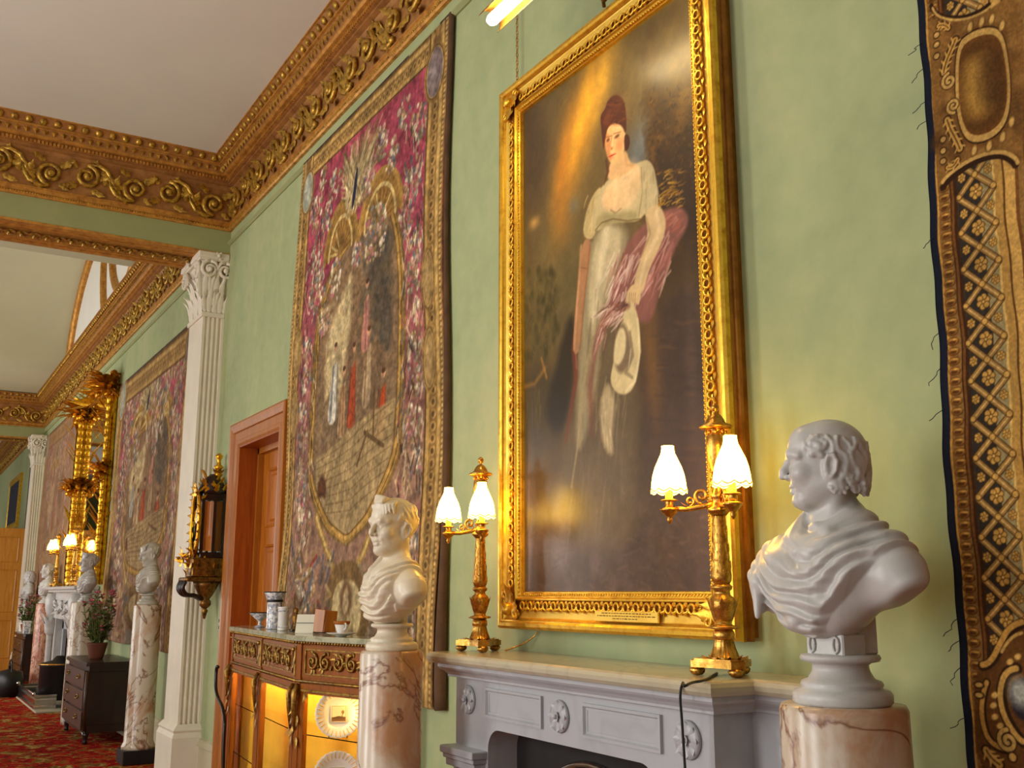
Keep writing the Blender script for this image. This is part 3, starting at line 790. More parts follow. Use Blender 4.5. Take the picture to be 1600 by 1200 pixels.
        if hair == 'tuft':
            for i in range(7): S.chain([P_(-.025 + .008*i, .02, .110), P_(-.022 + .008*i, .060, .126 - .002*i), P_(-.012 + .008*i, .080, .104)], [.010, .013, .007], .005)
        if hair == 'bun':
            for i in range(12):
                a = i / 12 * 2 * PI; S.ell(P_(.05*math.sin(a), .02 + .055*math.cos(a), .105 + .012*math.cos(a)), (.020, .020, .018), .006)
            S.ell(P_(0, -.105, .04), (.035, .035, .035), .01)
def torso_base(S, bare):
    S.ell(P_(0, .015, .330), (.165, .105, .130), .02)
    S.ell(P_(0, .035, .255), (.125, .092, .095), .05)
    for s in (-1, 1):
        S.ell(P_(s*.180, -.006, .318), (.082, .074, .078), .05)
        S.cap(P_(s*.03, -.024, .465), P_(s*.150, -.014, .368), .044, .046, .05)
        S.ell(P_(s*.075, .070, .345), (.075, .045, .055), .04)               # pectorals
def make_bust(name, hair, yaw, nod, h, mat, bare_left, female=False, hs=1.0, hz=.622):
    S = Sculpt((-.30, -.24, .13), (.30, .20, .80), h)
    torso_base(S, bare_left)
    if bare_left:                                                            # truncated bare upper arm
        S.cap(P_(.200, -.004, .325), P_(.232, .004, .290), .066, .050, .03)
    # drapery: folds follow curves hanging from both shoulders round the neck
    X, Y, Z = [a.reshape([-1 if i == k else 1 for k in range(3)]) for i, a in enumerate(S.ax)]
    l, f, z = X, -Y, Z
    cx, cz = (.055, .50) if bare_left else (.02, .505)
    wob = .014 * np.sin(l * 31 + z * 9) + .010 * np.sin(z * 43 - l * 23 + f * 20)
    g = np.sqrt((l - cx) ** 2 * .85 + (z - cz) ** 2 * 1.1 + .004) + wob * .55
    fold = np.sqrt(np.sin(g * PI / .040 + 2.2 * np.sin(l * 7) + 1.3 * np.sin(z * 17 + l * 13)) ** 2 + .03)
    fold2 = .5 + .5 * np.sin(g * 2 * PI / .021 + 4 * np.sin(l * 11 + z * 5))
    dr = S.d - .004 - .017 * fold - .002 * fold2
    # where the cloth lies
    if bare_left == 2:       # cloth runs from the right shoulder across the chest, left shoulder and upper chest bare
        edge = (z - (.375 + l * .62)) ; mask = np.clip(-edge / .012 + .5, 0, 1); mask = np.where((l > .17), 0, mask) * np.clip((.19 - l) / .03, 0, 1)
    elif bare_left == 1:     # whole chest draped, only the end of the left arm bare
        mask = np.clip((.170 - l + (z - .33) * .9) / .02, 0, 1) * np.clip((np.sqrt(l*l + (f - .01)**2) - .050) / .02 + np.clip((.44 - z) / .03, 0, 1), 0, 1)
    else:
        mask = np.clip((np.sqrt(l*l + (f - .01)**2) - .055) / .02 + np.clip((.43 - z) / .03, 0, 1), 0, 1) * np.ones_like(S.d)
    S.d = (S.d * (1 - mask) + dr * mask).astype(np.float32)
    if bare_left == 2:       # rolled edge of the cloth
        S.chain([P_(-.10, .02, .475), P_(-.085, .075, .415), P_(-.03, .115, .365), P_(.04, .122, .330), (P_(.095, .085, .345)), P_(.118, .02, .415), P_(.09, -.04, .455)], [.016, .018, .018, .017, .017, .018, .016], .012)
        S.chain([P_(-.13, .03, .45), P_(-.12, .085, .385), P_(-.055, .125, .325), P_(.03, .128, .285), (P_(.10, .095, .285))], [.014, .016, .016, .015, .012], .012)
        S.chain([P_(.085, .04, .425), P_(.10, .075, .37), P_(.085, .10, .30), P_(.04, .12, .24)], [.014, .016, .016, .012], .012)
    else:                    # knotted collar and the heavy swags
        S.chain([P_(-.058, -.03, .475), P_(-.062, .035, .450), P_(-.035, .085, .420), P_(.01, .100, .410), P_(.055, .075, .430), P_(.075, .01, .470), P_(.05, -.05, .49)], [.018, .018, .016, .016, .018, .020, .018], .012)
        for q in range(5):
            o = .022 * q
            S.chain([P_(-.150 - .4*o, .01, .405 - .6*o), P_(-.110 - .2*o, .085, .345 - o), P_(-.03, .125, .305 - 1.1*o), P_(.055, .118, .335 - o), P_(.110, .065, .385 - .7*o), P_(.140, -.01, .415 - .6*o)], [.010, .013, .014, .013, .012, .008], .010)
        S.chain([P_(-.06, .09, .42), P_(-.015, .118, .385), P_(.04, .108, .40)], [.010, .014, .010], .008)
        # end of the cloth falling off the right shoulder
        S.chain([P_(-.195, .01, .385), P_(-.232, .03, .32), P_(-.230, .055, .235)], [.040, .034, .014], .025)
        S.chain([P_(-.17, .05, .385), P_(-.208, .075, .31), P_(-.205, .085, .215)], [.018, .018, .008], .012)
    # lower cut of the bust
    zc = .165 + np.where(l > 0, .62 * np.clip(l - .060, 0, 1), .40 * np.clip(-l - .07, 0, 1)) + .35 * np.clip(-f - .02, 0, 1)
    zc = np.where(l < -.16, np.minimum(zc, .200), zc)
    cut = ((zc - z) * .85) + 0 * S.d; kk = .022; hh = np.clip(.5 - .5 * (S.d - cut) / kk, 0, 1)
    S.d = (S.d + (cut - S.d) * hh + kk * hh * (1 - hh)).astype(np.float32)
    # neck and head turn
    a = -math.radians(yaw); ca, sa = math.cos(a), math.sin(a); b = math.radians(nod); cb, sb = math.cos(b), math.sin(b)
    S.cap(P_(0, -.018, .40), P_(.0, -.012, .54), .066, .056, .03)
    S.o = np.array(P_(0, .012, hz)); S.R = np.array(((ca, -sa, 0), (sa, ca, 0), (0, 0, 1.0))) @ np.array(((1, 0, 0), (0, cb, -sb), (0, sb, cb)))
    S.s = hs
    if not female: 
        for s in (-1, 1): S.cap(P_(s*.038, -.035, -.06), P_(s*.028, .005, -.17), .022, .018, .02)
    head(S, hair, female)
    return S.mesh(name, mat)
def socle_mesh(mat, block=True):
    m = MB().lathe([(.118, 0), (.125, .008), (.125, .026), (.118, .036), (.100, .042), (.104, .050), (.100, .058), (.084, .064), (.073, .082), (.070, .098), (.078, .104), (.098, .108), (.102, .116), (.098, .124), (.06, .126)], 40)
    return m.mesh(MAT[mat], 'socle')
def bust(label, loc, rz, scale, hair, yaw, nod, h, mat, bare, block=True, female=False, hs=1.0, hz=.622):
    t = thing('marble_bust', label, 'bust', loc, rz, 'marble busts along the wall')
    me = make_bust('figure', hair, yaw, nod, h, mat, bare, female, hs, hz)
    link('figure', me, t, (0, 0, 0 if block else -.040 * scale), None, (scale,)*3)
    link('socle', socle_mesh(mat), t, None, None, (scale,)*3)
    m = MB()
    if block:
        m.box((-.062, -.055, .122), (.062, .03, .178), .004)
        m.box((-.055, .01, .124), (.055, .085, .27), .004)
        for s in (-1, 1):
            for fx in (-.04, .04): m.tube([(fx + .014*math.cos(a*PI/4)*.7, -.058, .150 + .020*math.sin(a*PI/4)) for a in range(9)], .004, 5, None, False)
    else: m.box((-.045, -.02, .120), (.045, .06, .20), .004)
    m.build('tablet', MAT[mat], t, None, None, (scale,)*3)
    return t
def column(label, loc, r, H, mat, flare=0.0, plinth=0.0):
    t = thing('marble_pedestal', label, 'pedestal', loc, 0, 'marble pedestal columns')
    z0 = plinth
    if plinth: MB().box((-r*1.25, -r*1.25, 0), (r*1.25, r*1.25, plinth), .006).build('plinth', MAT['black_iron'], t)
    prof = [(r*1.02 + flare, z0)] + ([(r*1.02 + flare, z0 + .03), (r*1.04 + flare*.4, z0 + .05)] if flare else []) + [(r*1.04, z0 + .07), (r*1.02, z0 + H*.4), (r, H - .012), (r - .006, H)]
    MB().lathe(prof, 56).build('shaft', MAT[mat], t)
    return t
def stand(label_b, label_c, u, v, y, r, mat, scale, hair, yaw, nod, h, bm, bare, rz=0.0, flare=0, plinth=0, block=True, H=None, female=False, hs=1.0, hz=.622):
    p = at(u, v, y); 
    if H: p.z = H
    column(label_c, (p.x, p.y, 0), r, p.z, mat, flare, plinth)
    return bust(label_b, (p.x, p.y, p.z), rz, scale, hair, yaw, nod, h, bm, bare, block, female, hs, hz)
stand('grey-white marble bust of a bald man with curls at his nape, right of the portrait', 'pink veined marble column right of the fireplace under the bald bust',
      1317, 1100, -.36, .160, 'pink_marble', 1.0, 'curly', 48, 2, .0034, 'statuary', 1)
stand('warm lit marble bust of a short-haired man with one bare shoulder before the tapestry', 'pink and brown veined marble column in front of the vitrine cabinet',
      612, 1016, -.62, .134, 'pink_marble', .9, 'tuft', -14, 2, .0042, 'statuary_warm', 2, block=False, hs=1.14, hz=.622)
# ------------------------------------------------------------------ the full-length portrait and its carved frame
FX0, FX1, FZ0, FZ1 = -4.155, -2.575, 1.443, 4.085           # outer edge of the frame
MARG = 0.165
CV = (FX0 + MARG, FX1 - MARG, FZ0 + MARG, FZ1 - MARG)       # visible canvas
YC = -.052                                                   # canvas plane
def cv(u, v): p = at(u, v, YC); return (p.x, p.z)
def PV(*uv): return [cv(u, v) for u, v in uv]
def chaikin(pts, n=2, closed=True):
    for _ in range(n):
        q = []; N = len(pts)
        for i in range(N if closed else N - 1):
            (a, b), (c, d) = pts[i], pts[(i+1) % N]; q += [(a*.75 + c*.25, b*.75 + d*.25), (a*.25 + c*.75, b*.25 + d*.75)]
        pts = q
    return pts
def CH(*uv): return chaikin(PV(*uv))
def paint_portrait():
    p = Painter(CV[0] - .02, CV[1] + .02, CV[2] - .02, CV[3] + .02, 380, 690, (88, 70, 40))
    A, B = p.A, p.B; rs = random.Random(3)
    # picture-plane coordinates in the photograph's own numbering, for soft gradients
    us = np.linspace(780, 1130, 36); vt = np.linspace(0, 960, 49)
    def G(u, v, su, sv, rot=0.0):                                # soft blob round a surveyed point
        c = cv(u, v); ca, sa = math.cos(rot), math.sin(rot); k = .0037
        x = ((A - c[0])*ca + (B - c[1])*sa)/(su*k); y = (-(A - c[0])*sa + (B - c[1])*ca)/(sv*k); return np.exp(-x*x - y*y)
    def mixin(m, col): m = np.clip(m, 0, 1)[..., None]; p.c[:] = p.c*(1 - m) + np.asarray(col, np.float32)*m
    n1 = vnoise(A*5, B*4, 3, 5); n2 = vnoise(A*11 + 3, B*11, 5, 5); n3 = vnoise(A*3, B*3 + 7, 9, 4)
    V = (B - CV[2])/(CV[3] - CV[2])
    def strokes(n, u0, u1, v0, v1, L, w, cols, ang, jit=.4, al=.5, soft=.01):
        for _ in range(n):
            u, v = rs.uniform(u0, u1), rs.uniform(v0, v1); a = ang + rs.uniform(-jit, jit); l = L*rs.uniform(.5, 1.2)
            p.line(PV((u, v), (u + l*math.cos(a)*.5, v + l*math.sin(a)*.5 + rs.uniform(-2, 2)), (u + l*math.cos(a), v + l*math.sin(a))), [w, w*.9, w*.3], rs.choice(cols), soft, al*rs.uniform(.5, 1))
    # sky: olive grey, brown cloud on the left, golden shaft, blue rifts
    mixin(np.clip((V - .35)*3, 0, 1), (112, 94, 54)); mixin(n3*.5*np.clip((V - .4)*4, 0, 1), (92, 78, 50))
    mixin(G(880, 440, 60, 90)*.8, (104, 94, 64)); mixin(G(860, 380, 40, 60)*.5, (118, 106, 74))
    mixin(G(815, 240, 52, 90)*.95, (66, 52, 36)); mixin(G(838, 250, 26, 60)*.8, (74, 58, 40))
    mixin(G(915, 165, 26, 110, -.42)*(.5 + .8*n1), (206, 150, 44)); mixin(G(880, 260, 20, 70, -.25)*(.4 + .8*n1), (184, 128, 42)); mixin(G(940, 120, 22, 60, -.5)*(.4 + .9*n1), (222, 176, 72)); mixin(G(905, 190, 12, 60, -.4)*.7, (232, 184, 72))
    mixin(G(880, 330, 22, 40)*.6, (160, 114, 50)); mixin(G(896, 322, 12, 12)*.5, (112, 118, 120)); mixin(G(835, 348, 12, 8)*.9, (196, 156, 92))
    mixin(G(996, 232, 24, 50)*.95, (98, 104, 112)); mixin(G(1004, 212, 12, 26, -.4)*.7, (124, 132, 140)); mixin(G(985, 170, 22, 40)*.6, (120, 100, 62))
    # trees right, and the picture light's olive-gold reflection painted into the canvas
    tr = np.clip((A - cv(1008, 230)[0])*9 + (n2 - .5)*2.2 + .3, 0, 1)*np.clip((B - cv(1000, 520)[1])*3, 0, 1)*np.clip((cv(1000, 120)[1] - B)*4 + .6 + (n1 - .5)*2, 0, 1)
    mixin(tr*.92, (46, 30, 14)); mixin(tr*np.clip((n2 - .55)*6, 0, 1)*.6, (104, 74, 26))
    mixin(G(1065, 120, 60, 70)*.55*(.5 + n2), (150, 116, 54)); strokes(240, 1010, 1105, 130, 300, 7, .008, [(92, 64, 24), (58, 38, 16), (124, 92, 38), (40, 26, 12)], 1.0, 1.5, .6, .008)
    strokes(70, 1024, 1062, 268, 330, 12, .007, [(186, 144, 44), (150, 112, 30), (204, 166, 76), (120, 86, 26)], -.55, .45, .85, .006)
    # left middle distance: trees, pool of light, dark bank
    for _ in range(160): u, v = rs.uniform(808, 872), rs.uniform(420, 560); p.ell(cv(u, v), (.018, .022), rs.choice([(70, 62, 30), (56, 50, 24), (88, 78, 42), (104, 92, 54)]), .02, .5)
    strokes(90, 808, 868, 440, 560, 9, .007, [(96, 88, 46), (60, 54, 26), (118, 104, 60)], 1.5, .5, .5)
    p.poly(CH((806, 585), (845, 572), (880, 590), (880, 700), (806, 720)), (64, 54, 32), .10, .7); p.line(PV((806, 608), (835, 600), (852, 575)), .018, (150, 112, 54), .02, .7); p.line(PV((846, 560), (854, 590)), .014, (190, 140, 70), .014, .6)
    strokes(16, 812, 850, 600, 640, 50, .004, [(150, 122, 60), (120, 98, 48)], 1.57, .06, .55, .005)
    p.poly(CH((866, 590), (880, 520), (896, 480), (905, 560), (892, 640), (868, 690), (850, 640)), (40, 32, 20), .05, .85)
    # right: shadowed column behind the hat
    p.poly(CH((1000, 520), (1028, 470), (1092, 430), (1110, 600), (1100, 800), (1020, 800), (1000, 690)), (66, 50, 42), .08, .85)
    mixin(G(1018, 560, 14, 80, .05)*.75, (128, 94, 48)); mixin(G(1080, 560, 10, 110)*.4, (104, 86, 78))
    strokes(80, 1002, 1080, 500, 780, 30, .010, [(56, 40, 34), (84, 62, 48), (120, 88, 50), (70, 54, 56)], .05, .10, .35, .012)
    # ground
    mixin(np.clip((.34 - V)*4, 0, 1)*(.45 + .5*n1), (82, 66, 62)); mixin(np.clip((.24 - V)*5, 0, 1)*np.clip((n2 - .5)*4, 0, 1)*.6, (112, 94, 92)); mixin(G(870, 868, 22, 22)*.6, (140, 132, 132)); mixin(G(880, 860, 40, 16)*.4, (118, 104, 104)); mixin(G(930, 800, 50, 50)*.5, (72, 56, 50))
    strokes(160, 810, 1100, 800, 930, 16, .010, [(100, 84, 84), (70, 58, 60), (128, 106, 96), (88, 72, 66)], .2, .8, .35, .012)
    # gown: long translucent fall
    p.poly(CH((926, 352), (985, 345), (1000, 420), (985, 520), (998, 640), (985, 740), (1000, 850), (905, 860), (858, 820), (884, 700), (902, 560), (910, 430)), (108, 94, 74), .09, .75)
    p.poly(CH((928, 354), (984, 346), (978, 420), (945, 490), (934, 600), (912, 700), (898, 700), (905, 540), (914, 420)), (158, 146, 116), .04, .9)
    p.poly(CH((930, 360), (975, 350), (966, 410), (940, 470), (926, 540), (916, 480)), (196, 184, 150), .03, .85); p.line(PV((948, 356), (936, 430), (926, 500)), [.05, .045, .02], (216, 204, 172), .03, .8)
    strokes(60, 905, 985, 430, 640, 60, .009, [(176, 162, 128), (120, 106, 82), (196, 182, 148), (96, 82, 64)], 1.66, .08, .4, .012); strokes(50, 890, 990, 640, 800, 70, .010, [(120, 104, 86), (88, 74, 60), (136, 120, 98)], 1.62, .10, .35, .014)
    p.line(PV((930, 500), (912, 600), (902, 700), (893, 760)), .012, (176, 158, 118), .014, .6)
    p.poly(CH((948, 590), (962, 625), (955, 680), (960, 715), (942, 700), (936, 640)), (198, 182, 146), .025, .75); strokes(14, 938, 956, 600, 690, 30, .008, [(214, 198, 162), (170, 150, 118)], 1.5, .15, .6)
    p.line(PV((930, 545), (922, 600), (925, 680)), [.03, .045, .02], (112, 66, 52), .03, .6)
    # dark red drapery at her far side
    p.line(PV((902, 500), (896, 545), (900, 590), (892, 640), (884, 690)), [.02, .035, .03, .025, .01], (116, 60, 42), .018, .8); p.line(PV((898, 530), (901, 575)), .012, (170, 110, 86), .01, .6)
    # mauve shawl
    p.poly(CH((984, 372), (1012, 345), (1040, 325), (1066, 322), (1080, 345), (1052, 392), (1030, 460), (1018, 505), (998, 505), (985, 470), (965, 500), (945, 512), (958, 440), (972, 400)), (136, 92, 84), .02, .95)
    strokes(60, 955, 1000, 390, 470, 40, .010, [(226, 204, 190), (206, 176, 162), (160, 110, 104), (120, 70, 66), (236, 220, 206)], 1.95, .2, .75, .008); strokes(60, 1005, 1055, 350, 440, 40, .010, [(176, 122, 112), (206, 168, 156), (120, 70, 64), (222, 192, 178), (150, 96, 90)], 2.05, .2, .75, .008); strokes(20, 1040, 1070, 328, 360, 20, .009, [(170, 100, 84), (190, 130, 112)], 2.4, .3, .6)
    # her right arm
    p.poly(CH((927, 302), (942, 288), (938, 330), (928, 376), (910, 372), (914, 335)), (188, 170, 126), .010); strokes(18, 914, 934, 305, 350, 18, .006, [(214, 196, 152), (150, 130, 88)], 1.75, .2, .7); p.line(PV((911, 371), (920, 376), (927, 375)), .008, (120, 96, 62), .006, .8)
    p.poly(CH((911, 372), (926, 376), (918, 430), (911, 490), (906, 552), (894, 554), (899, 480), (906, 420)), (168, 128, 94), .010); p.line(PV((908, 385), (902, 470), (897, 545)), .014, (206, 160, 122), .014, .7); p.line(PV((922, 384), (914, 460), (906, 545)), .008, (130, 88, 62), .010, .6); p.line(PV((908, 418), (918, 420)), .004, (120, 84, 56), .004, .7)
    # bodice, breast, sleeve
    p.poly(CH((936, 300), (944, 286), (962, 272), (1000, 252), (1014, 249), (1026, 272), (1016, 320), (1000, 346), (978, 346), (952, 350), (930, 364), (926, 342), (930, 318)), (190, 176, 138), .010)
    p.poly(CH((948, 290), (966, 272), (990, 258), (1002, 262), (1000, 296), (984, 322), (962, 332), (944, 328), (938, 312)), (220, 190, 148), .018, .9); p.ell(cv(978, 275), (.07, .05), (234, 206, 164), .06, .7); p.ell(cv(956, 312), (.035, .04), (230, 194, 150), .04, .7); p.ell(cv(986, 312), (.04, .045), (222, 198, 156), .05, .6)
    p.poly(CH((932, 332), (960, 336), (990, 326), (1000, 340), (978, 348), (950, 350), (930, 362)), (158, 146, 106), .02, .75); p.line(PV((930, 360), (940, 348), (958, 342), (980, 345), (1000, 342)), .007, (118, 100, 64), .006, .85); p.line(PV((954, 328), (962, 333), (970, 326)), .005, (150, 122, 84), .006, .8); p.line(PV((1002, 262), (1004, 300), (998, 338)), .006, (140, 124, 84), .008, .7)
    p.poly(CH((1002, 253), (1017, 251), (1026, 278), (1030, 322), (1018, 342), (1005, 336), (1004, 295)), (188, 174, 138), .010); strokes(24, 1006, 1026, 258, 320, 22, .007, [(212, 198, 160), (150, 136, 98), (196, 182, 146)], 1.45, .2, .6)
    # her left arm, elbow, hand on the hat
    p.poly(CH((1006, 330), (1030, 316), (1042, 345), (1036, 376), (1014, 420), (1004, 462), (993, 456), (990, 440), (1002, 400), (1014, 366)), (202, 178, 138), .010); p.line(PV((1026, 330), (1030, 362), (1008, 408), (998, 448)), [.02, .022, .018, .014], (224, 202, 162), .018, .7); p.line(PV((1010, 340), (1016, 366), (1002, 402)), .007, (146, 118, 82), .010, .6)
    p.poly(CH((990, 440), (1003, 452), (998, 480), (993, 470), (989, 486), (985, 472), (980, 484), (976, 462)), (210, 184, 142), .008); [p.line(PV((990 + k*3 - 6, 458), (990 + k*3 - 8, 480)), .004, (140, 110, 76), .004, .6) for k in range(4)]
    # neck, face
    p.poly(CH((957, 246), (978, 232), (984, 256), (998, 256), (975, 274), (952, 284), (948, 272)), (218, 182, 136), .012); p.line(PV((976, 238), (980, 258), (990, 258)), .012, (190, 150, 106), .014, .6)
    p.poly(CH((946, 198), (958, 188), (974, 194), (979, 214), (975, 238), (964, 254), (956, 257), (950, 248), (945, 228)), (228, 184, 134), .008)
    p.poly(CH((946, 206), (953, 210), (953, 236), (956, 254), (948, 244), (944, 222)), (190, 130, 84), .012, .7); p.ell(cv(967, 228), (.026, .024), (226, 146, 100), .03, .65); p.ell(cv(966, 200), (.03, .02), (238, 204, 158), .03, .6)
    for u, v, ww in ((964, 213, .017), (950, 219, .011)): p.ell(cv(u, v), (ww, .0075), (92, 58, 34), .007, .85); p.line(PV((u - 5, v - 4), (u + 6, v - 7)), .005, (136, 90, 54), .005, .75); p.line(PV((u - 4, v + 4), (u + 4, v + 3)), .004, (190, 136, 92), .005, .6)
    p.line(PV((956, 214), (953, 228), (956, 233)), .006, (186, 122, 76), .007, .75); p.line(PV((958, 214), (957, 229)), .006, (244, 212, 166), .007, .75); p.ell(cv(956, 232), (.010, .006), (170, 104, 66), .006, .6)
    p.line(PV((951, 245), (956, 243), (962, 240)), [.004, .010, .004], (178, 62, 40), .005, .95); p.line(PV((953, 248), (959, 246)), .005, (210, 120, 92), .005, .6); p.line(PV((978, 214), (977, 224)), .010, (206, 150, 104), .008, .8)
    # hair: two soft masses piled high, a lock on the neck
    p.poly(CH((939, 196), (938, 180), (946, 170), (948, 160), (958, 148), (970, 150), (977, 164), (979, 190), (978, 212), (972, 196), (960, 192), (950, 198), (946, 214), (943, 236), (941, 218)), (76, 38, 18), .010)
    p.poly(CH((976, 208), (984, 212), (984, 230), (977, 238), (975, 226)), (70, 36, 18), .008); p.ell(cv(960, 166), (.05, .045), (96, 52, 24), .04, .6); p.ell(cv(950, 184), (.03, .03), (104, 58, 28), .03, .6)
    strokes(36, 942, 974, 156, 196, 14, .006, [(120, 66, 30), (58, 28, 12), (90, 46, 20), (140, 82, 40)], -.5, .9, .5, .006)
    p.line(PV((947, 250), (950, 268), (944, 288)), [.014, .018, .006], (84, 48, 26), .012, .8)
    # straw hat: brim, crown, band, plume
    p.poly(CH((982, 466), (994, 480), (1001, 520), (999, 575), (990, 608), (976, 618), (962, 613), (952, 596), (960, 560), (968, 510)), (206, 190, 148), .010); p.poly(CH((972, 500), (984, 520), (986, 560), (978, 580), (966, 585), (958, 560), (962, 525)), (110, 92, 72), .02, .8)
    p.poly(CH((968, 510), (978, 516), (978, 550), (968, 572), (958, 568), (960, 535)), (222, 206, 164), .014, .95); p.line(PV((984, 520), (988, 556), (978, 582), (988, 590)), [.018, .022, .02, .012], (140, 124, 98), .010, .85); p.line(PV((986, 545), (982, 575)), .006, (210, 196, 164), .006, .7); p.line(PV((996, 500), (1000, 550), (992, 596), (978, 612)), .012, (232, 218, 180), .012, .8)
    p.line(PV((982, 478), (964, 482), (946, 500), (934, 530), (928, 560)), [.02, .05, .06, .045, .015], (146, 100, 88), .02, .9)
    strokes(46, 944, 978, 474, 500, 26, .008, [(226, 206, 190), (190, 156, 142), (112, 68, 58), (236, 222, 208)], 2.35, .3, .8, .007); strokes(26, 932, 950, 505, 540, 26, .007, [(214, 190, 174), (150, 104, 92), (110, 70, 60)], 1.95, .2, .7, .008); strokes(14, 968, 982, 472, 486, 10, .006, [(70, 44, 38), (130, 96, 82)], 2.6, .6, .7)
    p.grain(.05, 80, 80, 21); p.grain(.10, 16, 14, 33)
    lum = p.c.mean(2, keepdims=True); p.c[:] = 255*(np.clip(lum + (p.c - lum)*1.14, 2, 255)/255)**1.08 + np.array((1, 0, -3))
    return p
def portrait():
    root = thing('framed_portrait', 'large gilt-framed portrait of a woman in a white dress above the fireplace', 'painting', ((FX0 + FX1)/2, 0, FZ0))
    O = Vector(root.location)
    def put(o): o.location = o.location - O; return o
    c = paint_portrait().build('canvas', 'canvas_paint', root, None, YC); put(c)
    def rail(name, mat, prof):
        m = MB(); vs = []
        for o, h_ in prof:
            x0, x1, z0, z1 = FX0 + o, FX1 - o, FZ0 + o, FZ1 - o; vs += [(x0, -h_, z0), (x1, -h_, z0), (x1, -h_, z1), (x0, -h_, z1)]
        m.add(vs, [(4*i+j, 4*i+(j+1) % 4, 4*i+4+(j+1) % 4, 4*i+4+j) for i in range(len(prof)-1) for j in range(4)], False)
        return put(m.build(name, MAT[mat], root))
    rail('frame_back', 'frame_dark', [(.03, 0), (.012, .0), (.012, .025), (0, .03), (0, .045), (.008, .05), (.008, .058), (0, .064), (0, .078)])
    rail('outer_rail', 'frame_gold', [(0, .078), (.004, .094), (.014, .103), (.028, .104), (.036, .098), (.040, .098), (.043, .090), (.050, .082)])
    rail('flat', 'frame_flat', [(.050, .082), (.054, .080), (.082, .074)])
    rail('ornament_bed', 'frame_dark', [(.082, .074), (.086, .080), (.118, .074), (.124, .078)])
    rail('sight_rail', 'frame_gold', [(.124, .078), (.128, .084), (.134, .084), (.140, .076), (.150, .074), (.156, .066), (.162, .066), (.166, .05)])
    # openwork ornament: loops and leaves, one piece after the other
    q = MB()
    q.tube([(.0 + .017*math.cos(a), -.010, .017*math.sin(a)) for a in [k*PI/5 for k in range(11)]], .0055, 5, None, False)
    q.tube([(.014, -.008, -.004), (.026, -.012, -.016), (.040, -.010, -.010), (.046, -.008, .004)], [.006, .007, .006, .004], 5)
    q.leaf((.012, -.006, .012), (1, -.1, .25), (0, -1, 0), .036, .020, .6, 4); q.leaf((.018, -.006, -.010), (1, -.1, -.9), (0, -1, 0), .028, .018, .7, 4)
    q.leaf((.028, -.006, .0), (1, -.1, -.6), (0, -1, 0), .030, .016, .7, 4)
    q.ball((.047, -.008, .010), .006, 6, 4)
    OM = q.mesh(MAT['frame_gold'], 'openwork')
    o_ = .102
    def side(p0, p1, rot):
        d = Vector(p1) - Vector(p0); n = int(d.length / .062)
        for i in range(n):
            e = Vector(p0) + d * ((i + .15) / n); link('openwork_ornament', OM, root, e - O, (0, rot, 0))
    x0, x1, z0, z1 = FX0 + o_, FX1 - o_, FZ0 + o_, FZ1 - o_; y_ = -.076
    side((x0 + .09, y_, z0), (x1 - .09, y_, z0), 0); side((x0 + .09, y_, z1), (x1 - .09, y_, z1), 0)
    side((x0, y_, z0 + .09), (x0, y_, z1 - .09), -PI/2); side((x1, y_, z1 - .09), (x1, y_, z0 + .09), PI/2)
    # bead course, too fine to pick apart
    b = MB(); k_ = .150
    xa, xb, za, zb = FX0 + k_, FX1 - k_, FZ0 + k_, FZ1 - k_
    for i in range(int((xb - xa)/.017)):
        for z in (za, zb): b.ball((xa + .017*i, -.074, z), .0065, 4, 3)
    for i in range(int((zb - za)/.017)):
        for x in (xa, xb): b.ball((x, -.074, za + .017*i), .0065, 4, 3)
    tag(put(b.build('bead', MAT['frame_gold'], root)), kind='stuff')
    # corner cartouches
    q = MB()
    for sx, sz in ((1, .1), (.1, 1)):
        q.leaf((.0, -.010, .0), (sx, -.1, sz), (0, -1, 0), .13, .07, .45, 7, 3)
        q.leaf((.02, -.012, .02), (sx + .25, -.1, sz + .25), (0, -1, 0), .09, .05, .6, 6, 2)
    q.leaf((.01, -.012, .01), (1, -.1, 1), (0, -1, 0), .085, .06, .8, 6, 2); q.ball((.012, -.02, .012), (.028, .022, .028), 9, 5)
    sp = spiral(.026, .006, 1.3, 12, (.075, -.012), 0, 1); q.tube([(a, -.016, b_) for a, b_ in sp], .007, 5); sp = spiral(.026, .006, 1.3, 12, (-.012, .075), PI/2, -1); q.tube([(a, -.016, b_) for a, b_ in sp], .007, 5)
    CM = q.mesh(MAT['frame_gold'], 'cartouche')
    for (x, z, r) in ((FX0 + .075, FZ0 + .075, 0), (FX1 - .075, FZ0 + .075, -PI/2), (FX1 - .075, FZ1 - .075, PI), (FX0 + .075, FZ1 - .075, PI/2)):
        link('corner_ornament', CM, root, Vector((x, -.078, z)) - O, (0, r, 0), (1.05, 1, 1.05))
    # engraved brass plate on the lower rail
    a, b2 = at(929, 966, -.1), at(1028, 976, -.1)
    pl = put(MB().box((a.x, -.100, FZ0 + .050), (b2.x, -.090, FZ0 + .090), .002).build('name_plate', MAT['frame_flat'], root))
    e = MB()
    for k, (f0, f1) in enumerate(((.12, .88), (.05, .95), (.3, .7))):
        z = FZ0 + .080 - k*.010; x = a.x + (b2.x - a.x)*f0; rr = random.Random(k)
        while x < a.x + (b2.x - a.x)*f1:
            ww = rr.uniform(.006, .02); e.box((x, -.1008, z), (x + ww, -.0995, z + .0035)); x += ww + .006
    en = e.build('engraving', MAT['dark_gilt'], pl); en.location = -Vector(pl.location) - O + Vector(pl.location) - (-O) if False else (0, 0, 0)
    return root
portrait()
